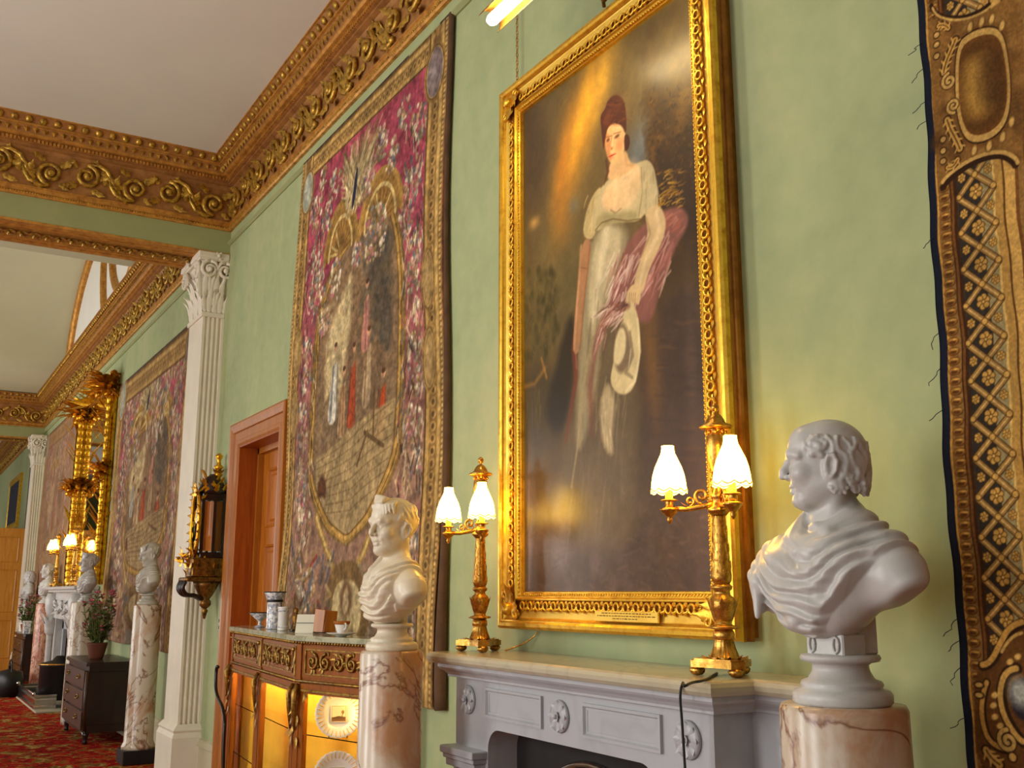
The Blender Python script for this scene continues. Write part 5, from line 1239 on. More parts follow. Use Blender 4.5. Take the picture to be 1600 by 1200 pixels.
# ------------------------------------------------------------------ marble chimneypiece under the portrait
MX, SH = -3.31, 1.345
def chimneypiece():
    t = thing('fireplace', 'grey-white marble fireplace with carved rosettes beneath the large portrait', 'fireplace', (MX, 0, 0))
    M_ = MAT['mantel_marble']
    def B(m, name, mat=M_, parent=t): o = m.build(name, mat, parent); o.location = (-MX, 0, 0) if parent is t else (0, 0, 0); return o
    # shelf: plan outline with the set-back wing on the right, rounded nose
    def plan(o): return [(-4.165 - o, 0), (-4.165 - o, -.325 - o), (-2.455 + o, -.325 - o), (-2.455 + o, -.155 - o), (-2.20 + o, -.155 - o), (-2.20 + o, 0)]
    def stack(prof):
        m = MB(); vs = []; n = 6
        for o, z in prof: vs += [(x, y, z) for x, y in plan(o)]
        fs = [(n*i+j, n*i+j+1, n*i+n+j+1, n*i+n+j) for i in range(len(prof)-1) for j in range(n-1)]
        fs += [tuple(range(n)), tuple((len(prof)-1)*n + k for k in range(n))]
        return m.add(vs, fs, False)
    B(stack([(.055, SH - .048), (.072, SH - .044), (.082, SH - .032), (.084, SH - .018), (.078, SH - .006), (.066, SH)]), 'shelf', MAT['mantel_top'])
    B(stack([(.0, SH - .105), (.012, SH - .102), (.012, SH - .094), (.022, SH - .082), (.040, SH - .070), (.046, SH - .062), (.046, SH - .048)]), 'bed_moulding')
    # frieze and jambs: one slab with the cusped opening cut out of it
    zt, xo0, xo1 = 1.052, -3.862, -2.758
    arch = [(xo0, 0), (xo0, .93)]
    for k in range(9): a = PI - PI/2*k/8; arch.append((xo0 + .085 + .085*math.cos(a), zt - .095 + .085*math.sin(a) + .01))
    arch2 = [(2*MX - x, z) for x, z in reversed(arch)]
    outl = [(-4.145, 0), (-4.145, 1.245), (-2.476, 1.245), (-2.476, 0)] + arch2 + list(reversed(arch)) if False else [(-4.145, 0)] + arch + arch2 + [(-2.476, 0), (-2.476, 1.245), (-4.145, 1.245)]
    B(MB().prism(outl, -.31, -.02), 'surround')
    B(MB().box((-2.476, -.15, 0), (-2.21, 0, 1.245)), 'return_slip')
    sp = spiral(.075, .015, 1.6, 26, (-2.30, 1.13), 0, -1)
    B(MB().tube([(x, -.152, z) for x, z in sp], .009, 6).tube([(-2.225, -.152, 1.13), (-2.215, -.152, 1.0), (-2.26, -.152, .8)], .009, 6), 'carved_scroll')
    # jamb pilasters with moulded caps
    for x0, x1 in ((-4.135, -3.885), (-2.735, -2.486)):
        m = MB().box((x0 + .02, -.335, 0), (x1 - .02, -.30, .90))
        for o, z0, z1 in ((.0, .930, .960), (.010, .910, .930), (.02, .880, .910)): m.box((x0 + o - .02, -.385 + o, z0), (x1 - o + .02, -.28, z1), .004)
        B(m, 'jamb_pilaster')
    # raised borders of the two panels
    for x0, x1 in ((-3.875, -3.435), (-3.165, -2.72)):
        m = MB(); vs = []; z0, z1 = 1.095, 1.215
        for o, h in ((0, .310), (0, .322), (.010, .322), (.016, .312), (.024, .312), (.026, .306)): vs += [(x0 + o, -h, z0 + o), (x1 - o, -h, z0 + o), (x1 - o, -h, z1 - o), (x0 + o, -h, z1 - o)]
        m.add(vs, [(4*i+j, 4*i+(j+1) % 4, 4*i+4+(j+1) % 4, 4*i+4+j) for i in range(5) for j in range(4)], False)
        B(m, 'panel_moulding')
    q = MB().lathe([(.058, 0), (.060, .006), (.056, .014), (.030, .016), (.0, .016)], 28, Matrix.Rotation(PI/2, 4, 'X'))
    for k in range(8):
        a = k*PI/4; q.leaf((.012*math.cos(a), -.012, .012*math.sin(a)), (math.cos(a), -.12, math.sin(a)), (0, -1, 0), .048, .042, .35, 5)
    for k in range(6): a = k*PI/3; q.leaf((0, -.02, 0), (math.cos(a), -.3, math.sin(a)), (0, -1, 0), .024, .022, .4, 4)
    q.ball((0, -.026, 0), .010, 8, 5); PM = q.mesh(M_, 'patera')
    for x in (-4.027, -3.316, -2.591): link('rosette', PM, t, (x - MX, -.31, 1.153))
    # hearth recess, register plate with bright steel arch, fire basket
    B(MB().box((xo0 - .02, -.03, 0), (xo1 + .02, -.012, 1.12)), 'fireback', MAT['soot'])
    ins = [(xo0 + .02, 0), (xo0 + .02, 1.06), (xo1 - .02, 1.06), (xo1 - .02, 0)] 
    hole = [(MX + .42*math.cos(a), .55 + .40*math.sin(a)) for a in [PI*k/20 for k in range(21)]]
    B(MB().prism([(xo0 + .0, 0)] + [(xo0, 1.06), (xo1, 1.06), (xo1, 0), (MX + .42, 0)] + hole + [(MX - .42, 0)], -.17, -.155), 'register_plate', MAT['soot'])
    arc = [(MX + .44*math.cos(a), -.178, .55 + .42*math.sin(a)) for a in [PI*k/28 for k in range(29)]]
    B(MB().tube(arc, .014, 8), 'steel_arch', MAT['steel'])
    m = MB()
    for k in range(9): m.tube([(MX - .28 + .07*k, -.20, .12), (MX - .28 + .07*k, -.22, .38)], .008, 6)
    m.box((MX - .31, -.22, .37), (MX + .31, -.19, .39)).box((MX - .31, -.22, .11), (MX + .31, -.19, .13))
    B(m, 'fire_basket', MAT['black_iron'])
    return t
chimneypiece()
# ------------------------------------------------------------------ two-light gilt bronze lamps
def shade_mesh():
    m = MB(); prof = [(.021, .152), (.021, .142), (.024, .126), (.034, .104), (.045, .080), (.053, .054), (.057, .030), (.059, .012), (.061, 0.0)]; n = 40; vs = []
    for k, (r, z) in enumerate(prof):
        for i in range(n):
            a = 2*PI*i/n; rr = r*(1 + .025*math.cos(a*10)); zz = z - (.009*abs(math.sin(a*5)) if k == len(prof)-1 else 0); vs.append((rr*math.cos(a), rr*math.sin(a), zz))
    m.add(vs, [(k*n+i, k*n+(i+1) % n, k*n+n+(i+1) % n, k*n+n+i) for k in range(len(prof)-1) for i in range(n)])
    return m.mesh(MAT['shade_glow'], 'shade')
SHADE = shade_mesh()
_t = MB(); _n = 40; _p = [(.0605*(1 + .025*math.cos(2*PI*i/_n*10))*math.cos(2*PI*i/_n), .0605*(1 + .025*math.cos(2*PI*i/_n*10))*math.sin(2*PI*i/_n), .006 - .009*abs(math.sin(2*PI*i/_n*5))) for i in range(_n + 1)]
TRIM = _t.tube(_p, .0022, 5, None, False).mesh(MAT['shade_trim'], 'trim')
def bronze_lamp(label, loc, aA=215, aB=333, length=.165):
    t = thing('table_lamp', label, 'lamp', loc, 0, 'gilt lamps on the mantelpiece'); b = MAT['bronze']
    # tripod base
    pl = []
    for k in range(3):
        a = 2*PI*k/3 + math.radians(100)
        for da, r in ((-.22, .108), (.22, .108), (.62, .070), (PI/3, .060), (2*PI/3 - .62, .070)): pl.append((r*math.cos(a + da), r*math.sin(a + da)))
    MB().prism(pl, .026, .048, 'xy').prism([(x*.9, y*.9) for x, y in pl], .048, .053, 'xy').build('base_plate', b, t)
    for k in range(3):
        a = 2*PI*k/3 + math.radians(100); MB().lathe([(.004, 0), (.016, .002), (.024, .010), (.026, .018), (.020, .026)], 20, None, 0, 2*PI, 10, .14).build('shell_foot', b, t, (.088*math.cos(a), .088*math.sin(a), 0))
    m = MB()
    for k in range(12):
        a = 2*PI*k/12; m.leaf((.05*math.cos(a), .05*math.sin(a), .052), (math.cos(a), math.sin(a), .3), (0, 0, 1), .03, .018, .3, 4)
    m.build('leaf_border', b, t)
    MB().lathe([(.052, .052), (.046, .058), (.036, .085), (.030, .108), (.030, .112)], 48, None, 0, 2*PI, 16, .12, (.054, .110)).lathe([(.030, .110), (.034, .113), (.034, .133), (.031, .137), (.028, .142)], 32).build('fluted_foot', b, t)
    MB().lathe([(.028, .142), (.050, .146), (.051, .151), (.030, .156), (.026, .160), (.028, .168)], 32).build('drip_disc', b, t)
    kn = MB().lathe([(.024, .164), (.028, .180), (.040, .205), (.044, .225), (.038, .240), (.026, .250), (.024, .262), (.032, .268), (.034, .276), (.026, .284)], 28).build('knop', b, t)
    lm = MB()
    for k in range(8): a = 2*PI*k/8; lm.leaf((.027*math.cos(a), .027*math.sin(a), .168), (math.cos(a)*.30, math.sin(a)*.30, 1), (math.cos(a), math.sin(a), 0), .080, .034, .12, 6, 2)
    lm.build('acanthus', b, kn)
    st = MB().lathe([(.024, .282), (.031, .296), (.033, .310), (.030, .335), (.026, .380), (.022, .450), (.020, .500), (.022, .506)], 24).build('stem', b, t)
    lm = MB()
    for r_ in range(7):
        for k in range(5):
            a = 2*PI*(k + .5*(r_ % 2))/5; z = .300 + .028*r_; R = .0325 - .0018*r_; lm.leaf((R*math.cos(a), R*math.sin(a), z), (0, 0, 1), (math.cos(a), math.sin(a), 0), .034, .026 - .001*r_, .16, 4)
    lm.build('scale_leaves', b, st)
    MB().lathe([(.020, .500), (.027, .506), (.036, .516), (.037, .524), (.026, .532), (.020, .545), (.022, .560), (.026, .566), (.020, .574), (.014, .590), (.012, .640), (.018, .648)], 24).build('capital', b, t)
    ur = MB().lathe([(.012, .640), (.020, .650), (.030, .690), (.034, .730), (.032, .760), (.026, .772), (.026, .780), (.030, .785)], 28).build('urn', b, t)
    lm = MB()
    for k in range(8): a = 2*PI*k/8; lm.leaf((.031*math.cos(a), .031*math.sin(a), .74), (0, 0, -1), (math.cos(a), math.sin(a), 0), .06, .02, .2, 5); lm.ball((.031*math.cos(a), .031*math.sin(a), .776), .007, 6, 4)
    lm.build('urn_leaves', b, ur)
    MB().lathe([(.028, .784), (.050, .788), (.055, .794), (.052, .799), (.034, .806), (.028, .820), (.018, .834), (.007, .840), (.006, .846), (.013, .852), (.014, .862), (.008, .872), (.0, .876)], 28).build('lid', b, t)
    for an in (aA, aB):
        a = math.radians(an); ar = thing('arm', None, None); ar.parent = t
        bpy.data.objects.remove(ar)
        d = Vector((math.cos(a), math.sin(a), 0)); L = length; sd = Vector((-d.y, d.x, 0))
        m = MB().tube([d*.015 + Vector((0, 0, .545)), d*(.3*L) + Vector((0, 0, .534)), d*(.65*L) + Vector((0, 0, .526)), d*L + Vector((0, 0, .530))], [.011, .009, .008, .009], 10)
        s = spiral(.026, .006, 1.25, 18, (.055, .568), -PI/2, 1)
        m.tube([d*x + Vector((0, 0, z)) for x, z in s], .0055, 6); s = spiral(.016, .004, 1.2, 14, (.095, .552), -PI/2, -1); m.tube([d*x + Vector((0, 0, z)) for x, z in s], .0045, 6)
        m.leaf(d*.03 + Vector((0, 0, .55)), d + Vector((0, 0, .8)), Vector((0, 0, 1)), .05, .02, .6, 5, 2); m.leaf(d*.10 + Vector((0, 0, .535)), d + Vector((0, 0, .5)), Vector((0, 0, 1)), .03, .014, .5, 4)
        arm = m.build('arm', b, t)
        c = MB().lathe([(.0, .478), (.004, .482), (.010, .494), (.007, .500), (.020, .512), (.030, .524), (.031, .530), (.014, .534), (.013, .548), (.013, .600)], 24).lathe([(.013, .553), (.028, .556), (.029, .559), (.013, .562)], 24)
        c.build('candle_socket', b, arm, d*L)
        sh = link('lamp_shade', SHADE, arm, d*L + Vector((0, 0, .588))); link('shade_trim', TRIM, arm, d*L + Vector((0, 0, .588)))
    return t
LB, LA = (-2.53, -.205, SH), (-4.135, -.20, SH)
bronze_lamp('gilt bronze two-light lamp at the right end of the mantelpiece, beside the bald bust', LB)
bronze_lamp('gilt bronze two-light lamp at the left end of the mantelpiece, nearer the tapestry', LA)
# flexes
g = [atz(1120, 1052, SH + .004), atz(1100, 1064, SH + .004), atz(1080, 1066, SH + .004), atz(1068, 1074, SH + .004)]
y0 = -.418; xc = at(1062, 1090, y0).x
pts = chaikin3 = [tuple(p) for p in g] + [(xc + .012, -.412, SH - .004), (xc, y0, SH - .04), (xc - .002, -.41, SH - .12), (xc - .004, -.395, .9), (xc - .004, -.39, .35), (xc - .03, -.42, .02), (xc + .1, -.46, .006)]
def smooth3(pts, n=2):
    pts = [Vector(p) for p in pts]
    for _ in range(n):
        q = [pts[0]]
        for i in range(len(pts)-1): q += [pts[i]*.75 + pts[i+1]*.25, pts[i]*.25 + pts[i+1]*.75]
        pts = q + [pts[-1]]
    return pts
tag(MB().tube(smooth3(pts), .0042, 8).build('cable', MAT['black_cable']), 'black flex falling over the mantel edge from the right-hand lamp', 'cable', 'lamp flexes')
pts = [(LA[0] + .09, -.12, SH + .006), (LA[0] + .13, -.06, SH + .03), (LA[0] + .17, -.02, SH + .065), (LA[0] + .19, -.012, SH + .088)]
tag(MB().tube(smooth3(pts), .0035, 8).build('cable', MAT['bronze']), 'thin brown flex rising from the left-hand lamp towards the portrait frame', 'cable', 'lamp flexes')
# picture light in front of the portrait's top rail, with its arm; hanging chain
def picture_light():
    e = at(766, 34, -.50); t = thing('picture_light', 'brass picture light glowing above the portrait on a long arm', 'lamp', (e.x + .24, -.50, e.z)); O = Vector(t.location)
    L = .24
    M = Matrix.Rotation(PI/2, 4, 'Y')
    MB().lathe([(.0, -L), (.022, -L + .006), (.026, -L + .02), (.026, L - .02), (.022, L - .006), (0, L)], 16, M).build('tube', MAT['bulb_glow'], t)
    m = MB(); n = 14; vs = []
    for x in (-L - .01, L + .01):
        for k in range(n + 1): a = math.radians(-20) + math.radians(200)*k/n; vs.append((x, -.055*math.cos(a + .7), .055*math.sin(a + .7)))
    m.add(vs, [(k, k+1, n+2+k, n+1+k) for k in range(n)]); o = m.build('reflector', MAT['bronze'], t); md = o.modifiers.new('t', 'SOLIDIFY'); md.thickness = .002
    a = at(944, 10, -.11) - O; MB().tube(smooth3([(a.x, a.y, FZ1 - O.z - .01), (a.x, a.y - .01, FZ1 - O.z + .05), (a.x - .05, a.y - .1, FZ1 - O.z + .16), (0.02, -.1, .22), (0, -.02, .10), (0, 0, .05)]), .008, 8).ball((a.x, a.y, FZ1 - O.z + .03), .016, 10, 6).build('arm', MAT['dark_gilt'], t)
    return t
picture_light()
def chain(x):
    z0, z1 = FZ1 + .0, 4.93; t = thing('picture_chain', 'brass chain hanging from the picture rail down to the portrait frame', 'chain', (x, -.03, z0), 0)
    lk = MB().tube([(.006*math.cos(a), 0, .013*math.sin(a)) for a in [2*PI*k/10 for k in range(11)]], .0022, 5, None, False).mesh(MAT['bronze'], 'link')
    n = int((z1 - z0)/.021)
    for i in range(n): link('link', lk, t, (0, 0, .012 + i*.021), (0, 0, PI/2*(i % 2)))
    return t
chain(at(808, 118, -.03).x); 
# ------------------------------------------------------------------ doorway with its six-panel door
def doorway():
    x0, x1, zt = D1; t = thing('door_1', None, None, ((x0 + x1)/2, 0, 0), kind='structure'); O = Vector(t.location)
    def B(m, name, mat, par=t): o = m.build(name, MAT[mat], par); o.location = -O if par is t else (0, 0, 0); return o
    prof = [(0, 0), (0, .03), (.02, .042), (.05, .042), (.056, .034), (.12, .036), (.128, .050), (.16, .062), (.19, .066), (.205, .060), (.205, 0)]   # (outwards from the opening, projection)
    m = MB(); vs = []
    for o, h in prof: vs += [(x0 - o, -h, 0), (x0 - o, -h, zt + o), (x1 + o, -h, zt + o), (x1 + o, -h, 0)]
    m.add(vs, [(4*i+j, 4*i+j+1, 4*i+j+5, 4*i+j+4) for i in range(len(prof)-1) for j in range(3)], False); B(m, 'architrave', 'architrave')
    yd = .16
    B(MB().box((x0, -.03, 0), (x0 + .012, yd, zt)).box((x1 - .012, -.03, 0), (x1, yd, zt)).box((x0, -.03, zt - .012), (x1, yd, zt)), 'reveal_lining', 'door_dark')
    B(MB().box((x0 + .012, yd - .03, 0), (x0 + .05, yd + .02, zt - .012)).box((x1 - .05, yd - .03, 0), (x1 - .012, yd + .02, zt - .012)).box((x0, yd - .03, zt - .06), (x1, yd + .02, zt - .012)), 'door_stop', 'architrave')
    a0, a1, b1 = x0 + .05, x1 - .05, zt - .06
    lf = MB(); w = a1 - a0
    cols = ((a0 + .12, a0 + w/2 - .06), (a0 + w/2 + .06, a1 - .12)); rows = ((.22, .95), (1.12, 2.00), (2.14, b1 - .14))
    lf.box((a0, yd + .045, 0), (a1, yd + .055, b1))
    xs = [a0, cols[0][0], cols[0][1], cols[1][0], cols[1][1], a1]
    for i in (0, 2, 4): lf.box((xs[i], yd + .02, 0), (xs[i+1], yd + .06, b1))
    zs = [0, rows[0][0], rows[0][1], rows[1][0], rows[1][1], rows[2][0], rows[2][1], b1]
    for i in (0, 2, 4, 6): lf.box((a0, yd + .0205, zs[i]), (a1, yd + .06, zs[i+1]))
    leaf_ = B(lf, 'door_leaf', 'door_wood')
    for c0, c1 in cols:
        for r0, r1 in rows:
            m = MB(); vs = []
            for o, y in ((0, .02), (.006, .014), (.018, .020), (.026, .040), (.050, .040), (.07, .026)): vs += [(c0 + o, yd + y, r0 + o), (c1 - o, yd + y, r0 + o), (c1 - o, yd + y, r1 - o), (c0 + o, yd + y, r1 - o)]
            m.add(vs, [(4*i+j, 4*i+(j+1) % 4, 4*i+4+(j+1) % 4, 4*i+4+j) for i in range(5) for j in range(4)] + [(20, 21, 22, 23)], False); B(m, 'panel', 'door_wood', leaf_)
    k = MB().ball((a0 + .06, yd - .03, 1.05), .028, 12, 8).tube([(a0 + .06, yd + .02, 1.05), (a0 + .06, yd - .03, 1.05)], .009, 8); B(k, 'door_knob', 'bronze', leaf_)
doorway()
p = at(346, 975, 0)
sw = thing('light_switch', 'small white light switch plate left of the doorway', 'switch', (p.x, -.001, p.z))
MB().box((-.035, -.012, -.06), (.035, 0, .06), .004).build('cover_plate', MAT['white_plastic'], sw)
for dz in (-.028, .028): MB().box((-.010, -.022, dz - .015), (.010, -.010, dz + .015), .003).build('rocker', MAT['black_iron'], sw)
p = at(250, 1163, -.02)
so = thing('wall_socket', 'small dark socket low on the skirting behind the white pilaster', 'socket', (p.x, -.036, .21))
MB().box((-.05, -.012, -.045), (.05, 0, .045), .004).build('cover_plate', MAT['black_iron'], so); MB().box((-.02, -.016, -.02), (.02, -.010, .02), .003).build('outlet', MAT['dark_metal'], so)

# ------------------------------------------------------------------ bow-fronted vitrine cabinet with marble top
L0, KK, RR = Vector((-7.75, -.27, 0)), Vector((-5.90, -.42, 0)), Vector((-5.14, -.20, 0)); LW, RW = Vector((-7.93, -.125, 0)), Vector((-5.10, -.125, 0))
def cabinet():
    t = thing('vitrine_cabinet', 'satinwood vitrine cabinet with gilt mounts, marble top and lit glass doors', 'cabinet', (-6.4, -.05, 0)); O = Vector(t.location)
    plan = [LW, L0, KK, RR, RW]
    def off(o):
        c = [(p.x, p.y) for p in plan]; r = []
        for i, p in enumerate(plan):
            a = plan[max(i-1, 0)]; b = plan[min(i+1, 4)]
            d1 = (p - a).normalized() if i > 0 else (b - p).normalized(); d2 = (b - p).normalized() if i < 4 else d1
            n1, n2 = Vector((d1.y, -d1.x, 0)), Vector((d2.y, -d2.x, 0)); n = (n1 + n2).normalized(); k = o / max(.4, n.dot(n1)); q = p + n*k
            if i in (0, 4): q.y = p.y
            r.append((q.x, q.y))
        return r
    def slab(name, mat, prof, par=t):
        m = MB(); vs = []; n = 5
        for o, z in prof: vs += [(x, y, z) for x, y in off(o)]
        m.add(vs, [(n*i+j, n*i+(j+1) % n, n*i+n+(j+1) % n, n*i+n+j) for i in range(len(prof)-1) for j in range(n)] + [tuple(range(n-1, -1, -1)), tuple((len(prof)-1)*n + k for k in range(n))], False)
        o = m.build(name, MAT[mat], par); o.location = -O; return o
    slab('marble_top', 'cabinet_marble', [(.03, 1.328), (.036, 1.332), (.036, 1.352), (.03, 1.360)])
    slab('base_plinth', 'satinwood', [(.02, 0), (.02, .10), (.0, .12)])
    slab('bottom_board', 'satinwood', [(0, .12), (0, .15)])
    slab('frieze_body', 'satinwood', [(0, 1.088), (0, 1.315), (.018, 1.318), (.018, 1.328)])
    MB().box((-7.93, -.14, .12), (-5.10, -.125, 1.12)).build('back_lining', MAT['cabinet_lining'], t).location = -O
    def frame(A, B):
        u = (B - A).normalized(); inn = Vector((-u.y, u.x, 0)); return Matrix(((u.x, inn.x, 0, A.x - O.x), (u.y, inn.y, 0, A.y - O.y), (0, 0, 1, -O.z), (0, 0, 0, 1))), (B - A).length
    # gilt bead under the marble: a run of little balls
    beads = MB()
    for A, B in ((LW, L0), (L0, KK), (KK, RR)):
        M, L = frame(A, B)
        for k in range(int(L/.026)): beads.ball((.013 + .026*k, -.024, 1.322), .010, 5, 4, M)
    tag(beads.build('bead', MAT['mount'], t), kind='stuff')
    def scrollwork(w, h, seed):
        m = MB(); r = random.Random(seed); n = max(2, int(w/(h*.9)))
        for i in range(n):
            cx = -w/2 + w*(i + .5)/n; rr = min(h*.40, w/n*.42); s = 1 if i % 2 else -1
            sp = spiral(rr, rr*.15, 1.5, 16, (cx, 0), PI/2, s); m.tube([(x, -.008 - .008*k/16, z) for k, (x, z) in enumerate(sp)], [.009 - .003*k/16 for k in range(17)], 5)
            m.ball((cx, -.014, 0), .012, 6, 4)
            for k in range(5): a = r.uniform(0, 2*PI); m.leaf((cx + rr*.8*math.cos(a), -.006, rr*.8*math.sin(a)), (math.cos(a + .6), -.2, math.sin(a + .6)), (0, -1, 0), h*.30, h*.16, .6, 4)
        return m.mesh(MAT['mount'], 'scrollwork')
    def facet(A, B, splits, glass, seed):
        M, L = frame(A, B)
        def B_(m, name, mat, par=t): o = m.build(name, MAT[mat], par); o.matrix_local = M if par is t else Matrix(); return o
        B_(MB().box((0, -.010, 1.100), (L, .0, 1.114), .003).tube([(0, -.010, 1.107), (L, -.010, 1.107)], .008, 6), 'gilt_rail', 'mount')
        edges = [0] + [s*L for s in splits] + [L]
        for i, e in enumerate(edges):
            w = .045
            x0, x1 = max(0, e - w), min(L, e + w)
            B_(MB().box((x0, -.016, .12), (x1, .03, 1.10)), 'stile', 'satinwood')
            B_(MB().box((x0, -.012, 1.115), (x1, .0, 1.318)), 'frieze_block', 'satinwood')
            mt = MB(); c = (x0 + x1)/2
            sp = spiral(.030, .006, 1.3, 14, (c, 1.03), PI/2, 1); mt.tube([(x, -.035, z) for x, z in sp], .008, 5)
            mt.tube([(c + .01, -.022, 1.09), (c + .022, -.05, 1.04), (c + .004, -.040, .96), (c, -.026, .84)], [.012, .017, .014, .006], 6)
            for k in range(4): mt.leaf((c + .012*(k % 2*2 - 1), -.024, .98 - .06*k), (.4*(k % 2*2 - 1), -.2, -1), (0, -1, 0), .07, .03, .4, 5)
            B_(mt, 'corner_mount', 'mount'); 
            if i > 0: B_(MB().box((x0 + .01, -.018, 1.13), (x1 - .01, -.010, 1.30), .003).ball((c, -.022, 1.28), .014, 7, 5).leaf((c, -.018, 1.25), (0, -.1, -1), (0, -1, 0), .09, .03, .3, 5), 'frieze_mount', 'mount')
        for i in range(len(edges) - 1):
            a, b = edges[i] + .05, edges[i+1] - .05; w = b - a
            B_(MB().box((a, -.006, 1.128), (b, .0, 1.305)), 'frieze_panel', 'satinwood')
            fr = MB(); 
            for q0, q1 in (((a + .03, -.014, 1.145), (b - .03, -.004, 1.153)), ((a + .03, -.014, 1.280), (b - .03, -.004, 1.288)), ((a + .03, -.014, 1.145), (a + .04, -.004, 1.288)), ((b - .04, -.014, 1.145), (b - .03, -.004, 1.288))): fr.box(q0, q1)
            fm = B_(fr, 'mount_frame', 'mount')
            o = link('scroll_mount', scrollwork(w - .10, .125, seed + i), fm, ((a + b)/2, -.006, 1.217))
            # door: rails, pane, corner brackets
            d = MB(); z0, z1 = .15, 1.095; fw = .035
            d.box((a - .01, -.012, z0), (a + fw, .018, z1)).box((b - fw, -.012, z0), (b + .01, .018, z1)).box((a, -.0125, z0), (b, .018, z0 + .06)).box((a, -.0125, z1 - .055), (b, .018, z1))
            dd = B_(d, 'door', 'satinwood')
            g = MB().box((a + fw - .004, -.001, z0 + .05), (b - fw + .004, .003, z1 - .05)); B_(g, 'glass_pane', 'vitrine_glass', dd)
            cb = MB()
            for cx, s in ((a + fw, 1), (b - fw, -1)):
                for k in range(5): an = math.radians(-20 - 17*k); cb.leaf((cx - s*.004, -.012, z1 - .052), (s*math.cos(an), -.1, math.sin(an)), (0, -1, 0), .055, .018, .4, 4)
            B_(cb, 'corner_bracket', 'mount', dd)
            B_(MB().box((a, -.02, z1 - .075 + .03), (b, -.012, z1 - .03), .002), 'gilt_strip', 'mount', dd)
    facet(LW, L0, [], True, 3); facet(L0, KK, [.50], True, 7); facet(KK, RR, [], True, 20)
    m = MB(); pl = [(x, y) for x, y in off(-.03)]
    pl[0] = (pl[0][0], -.145); pl[4] = (pl[4][0], -.145)
    m.prism(pl, .808, .814, 'xy'); m.prism(pl, .48, .486, 'xy'); m.build('glass_shelf', MAT['vitrine_glass'], t).location = -O
    # lamp strip hidden behind the door's top rail
    M, L = frame(KK, RR); o = MB().box((.10, .05, 1.072), (L - .25, .075, 1.086)).build('strip_light', MAT['strip_glow'], t); o.matrix_local = M
    M, L = frame(L0, KK); o = MB().box((.1, .10, 1.070), (L - .1, .13, 1.086)).build('strip_light', MAT['strip_glow'], t); o.matrix_local = M
    return t
cabinet()
# plates on the glass shelves, fluted rims, a small painted view in the middle
def plate_mesh():
    m = MB(); prof = [(.001, .0), (.070, .0), (.078, .006), (.084, .010), (.115, .020), (.128, .024), (.130, .022), (.085, .004), (.070, -.006), (.001, -.006)]; n = 60; vs = []
    for r, z in prof:
        for i in range(n): a = 2*PI*i/n; rr = r*(1 + (.018*math.cos(a*30) if r > .11 else 0)); vs.append((rr*math.cos(a), -z, rr*math.sin(a)))
    m.add(vs, [(k*n+i, k*n+(i+1) % n, k*n+n+(i+1) % n, k*n+n+i) for k in range(len(prof)-1) for i in range(n)])
    return m
PLATE = plate_mesh().mesh(MAT['porcelain'], 'plate')
q = MB()
for k in range(30): a = 2*PI*k/30; q.tube([(.092*math.cos(a), -.0145, .092*math.sin(a)), (.122*math.cos(a), -.0245, .122*math.sin(a))], .0022, 4)
RIM = q.mesh(MAT['frame_flat'], 'rim')
pp = Painter(-.045, .045, -.045, .045, 46, 46, (236, 226, 196))
pp.rect(-.04, .04, -.042, .042, (170, 140, 96)); pp.rect(-.037, .037, -.039, .039, (226, 210, 170)); pp.rect(-.037, .037, -.039, -.018, (120, 84, 50)); pp.poly([(-.037, -.02), (.0, -.012), (.037, -.018), (.037, -.026), (-.037, -.026)], (96, 72, 44)); pp.line([(.018, -.014), (.024, .008)], .004, (110, 80, 50)); pp.ell((.022, .008), (.008, .010), (130, 104, 62))
VIEW = pp.build('view', 'canvas_paint', None, None, -.0075); vm = VIEW.data; bpy.data.objects.remove(VIEW)
for (s, z, lab) in ((.50, .814, 'white porcelain plate with ribbed rim and painted view on the upper cabinet shelf'), (.50, .486, 'white porcelain plate with ribbed rim and painted view on the lower cabinet shelf')):
    c = KK + (RR - KK)*s; d = Vector((CAM.x - c.x, CAM.y - c.y, 0)).normalized(); c2 = c - d*.10
    pl = thing('plate', lab, 'plate', (c2.x, c2.y, z), math.atan2(d.y, d.x) + PI/2, 'plates in the vitrine')
    b_ = link('dish', PLATE, pl, (0, 0, .128), (-.16, 0, 0)); link('ribbed_rim', RIM, b_); link('painted_view', vm, b_)
    MB().tube([(-.05, .05, .003), (-.05, -.025, .003), (-.05, -.03, .02)], .003, 5).tube([(.05, .05, .003), (.05, -.025, .003), (.05, -.03, .02)], .003, 5).tube([(-.05, .05, .003), (0, .035, .12), (.05, .05, .003)], .003, 5).build('stand', MAT['dark_metal'], pl)
# ------------------------------------------------------------------ porcelain on the marble top
ZT = 1.361
def onto(u, v, y): q_ = at(u, v, y); return (q_.x, q_.y, ZT)
t = thing('tazza', 'small blue and white footed dish at the left end of the cabinet', 'dish', onto(406, 975, -.185))
MB().lathe([(.035, 0), (.036, .006), (.014, .016), (.012, .040), (.022, .050), (.055, .076), (.078, .100), (.080, .103), (.074, .100), (.02, .06), (0, .058)], 28).build('bowl', MAT['blue_white'], t); MB().lathe([(.077, .099), (.082, .101), (.082, .105), (.076, .104)], 28).build('dark_rim', MAT['black_iron'], t)
t = thing('vase', 'tall white porcelain cylinder vase with flared dark rim on the cabinet', 'vase', onto(428, 977, -.215))
MB().lathe([(.052, 0), (.055, .006), (.052, .014), (.052, .185), (.056, .20), (.068, .235), (.074, .248), (.066, .24), (.045, .18), (0, .17)], 32).build('body', MAT['blue_white'], t); MB().lathe([(.0535, .180), (.056, .184), (.056, .194), (.055, .198)], 32).lathe([(.071, .243), (.077, .246), (.077, .251), (.069, .249)], 32).build('dark_band', MAT['black_iron'], t)
t = thing('vase', 'short slim white porcelain beaker standing beside the tall flared vase', 'vase', onto(442, 980, -.26))
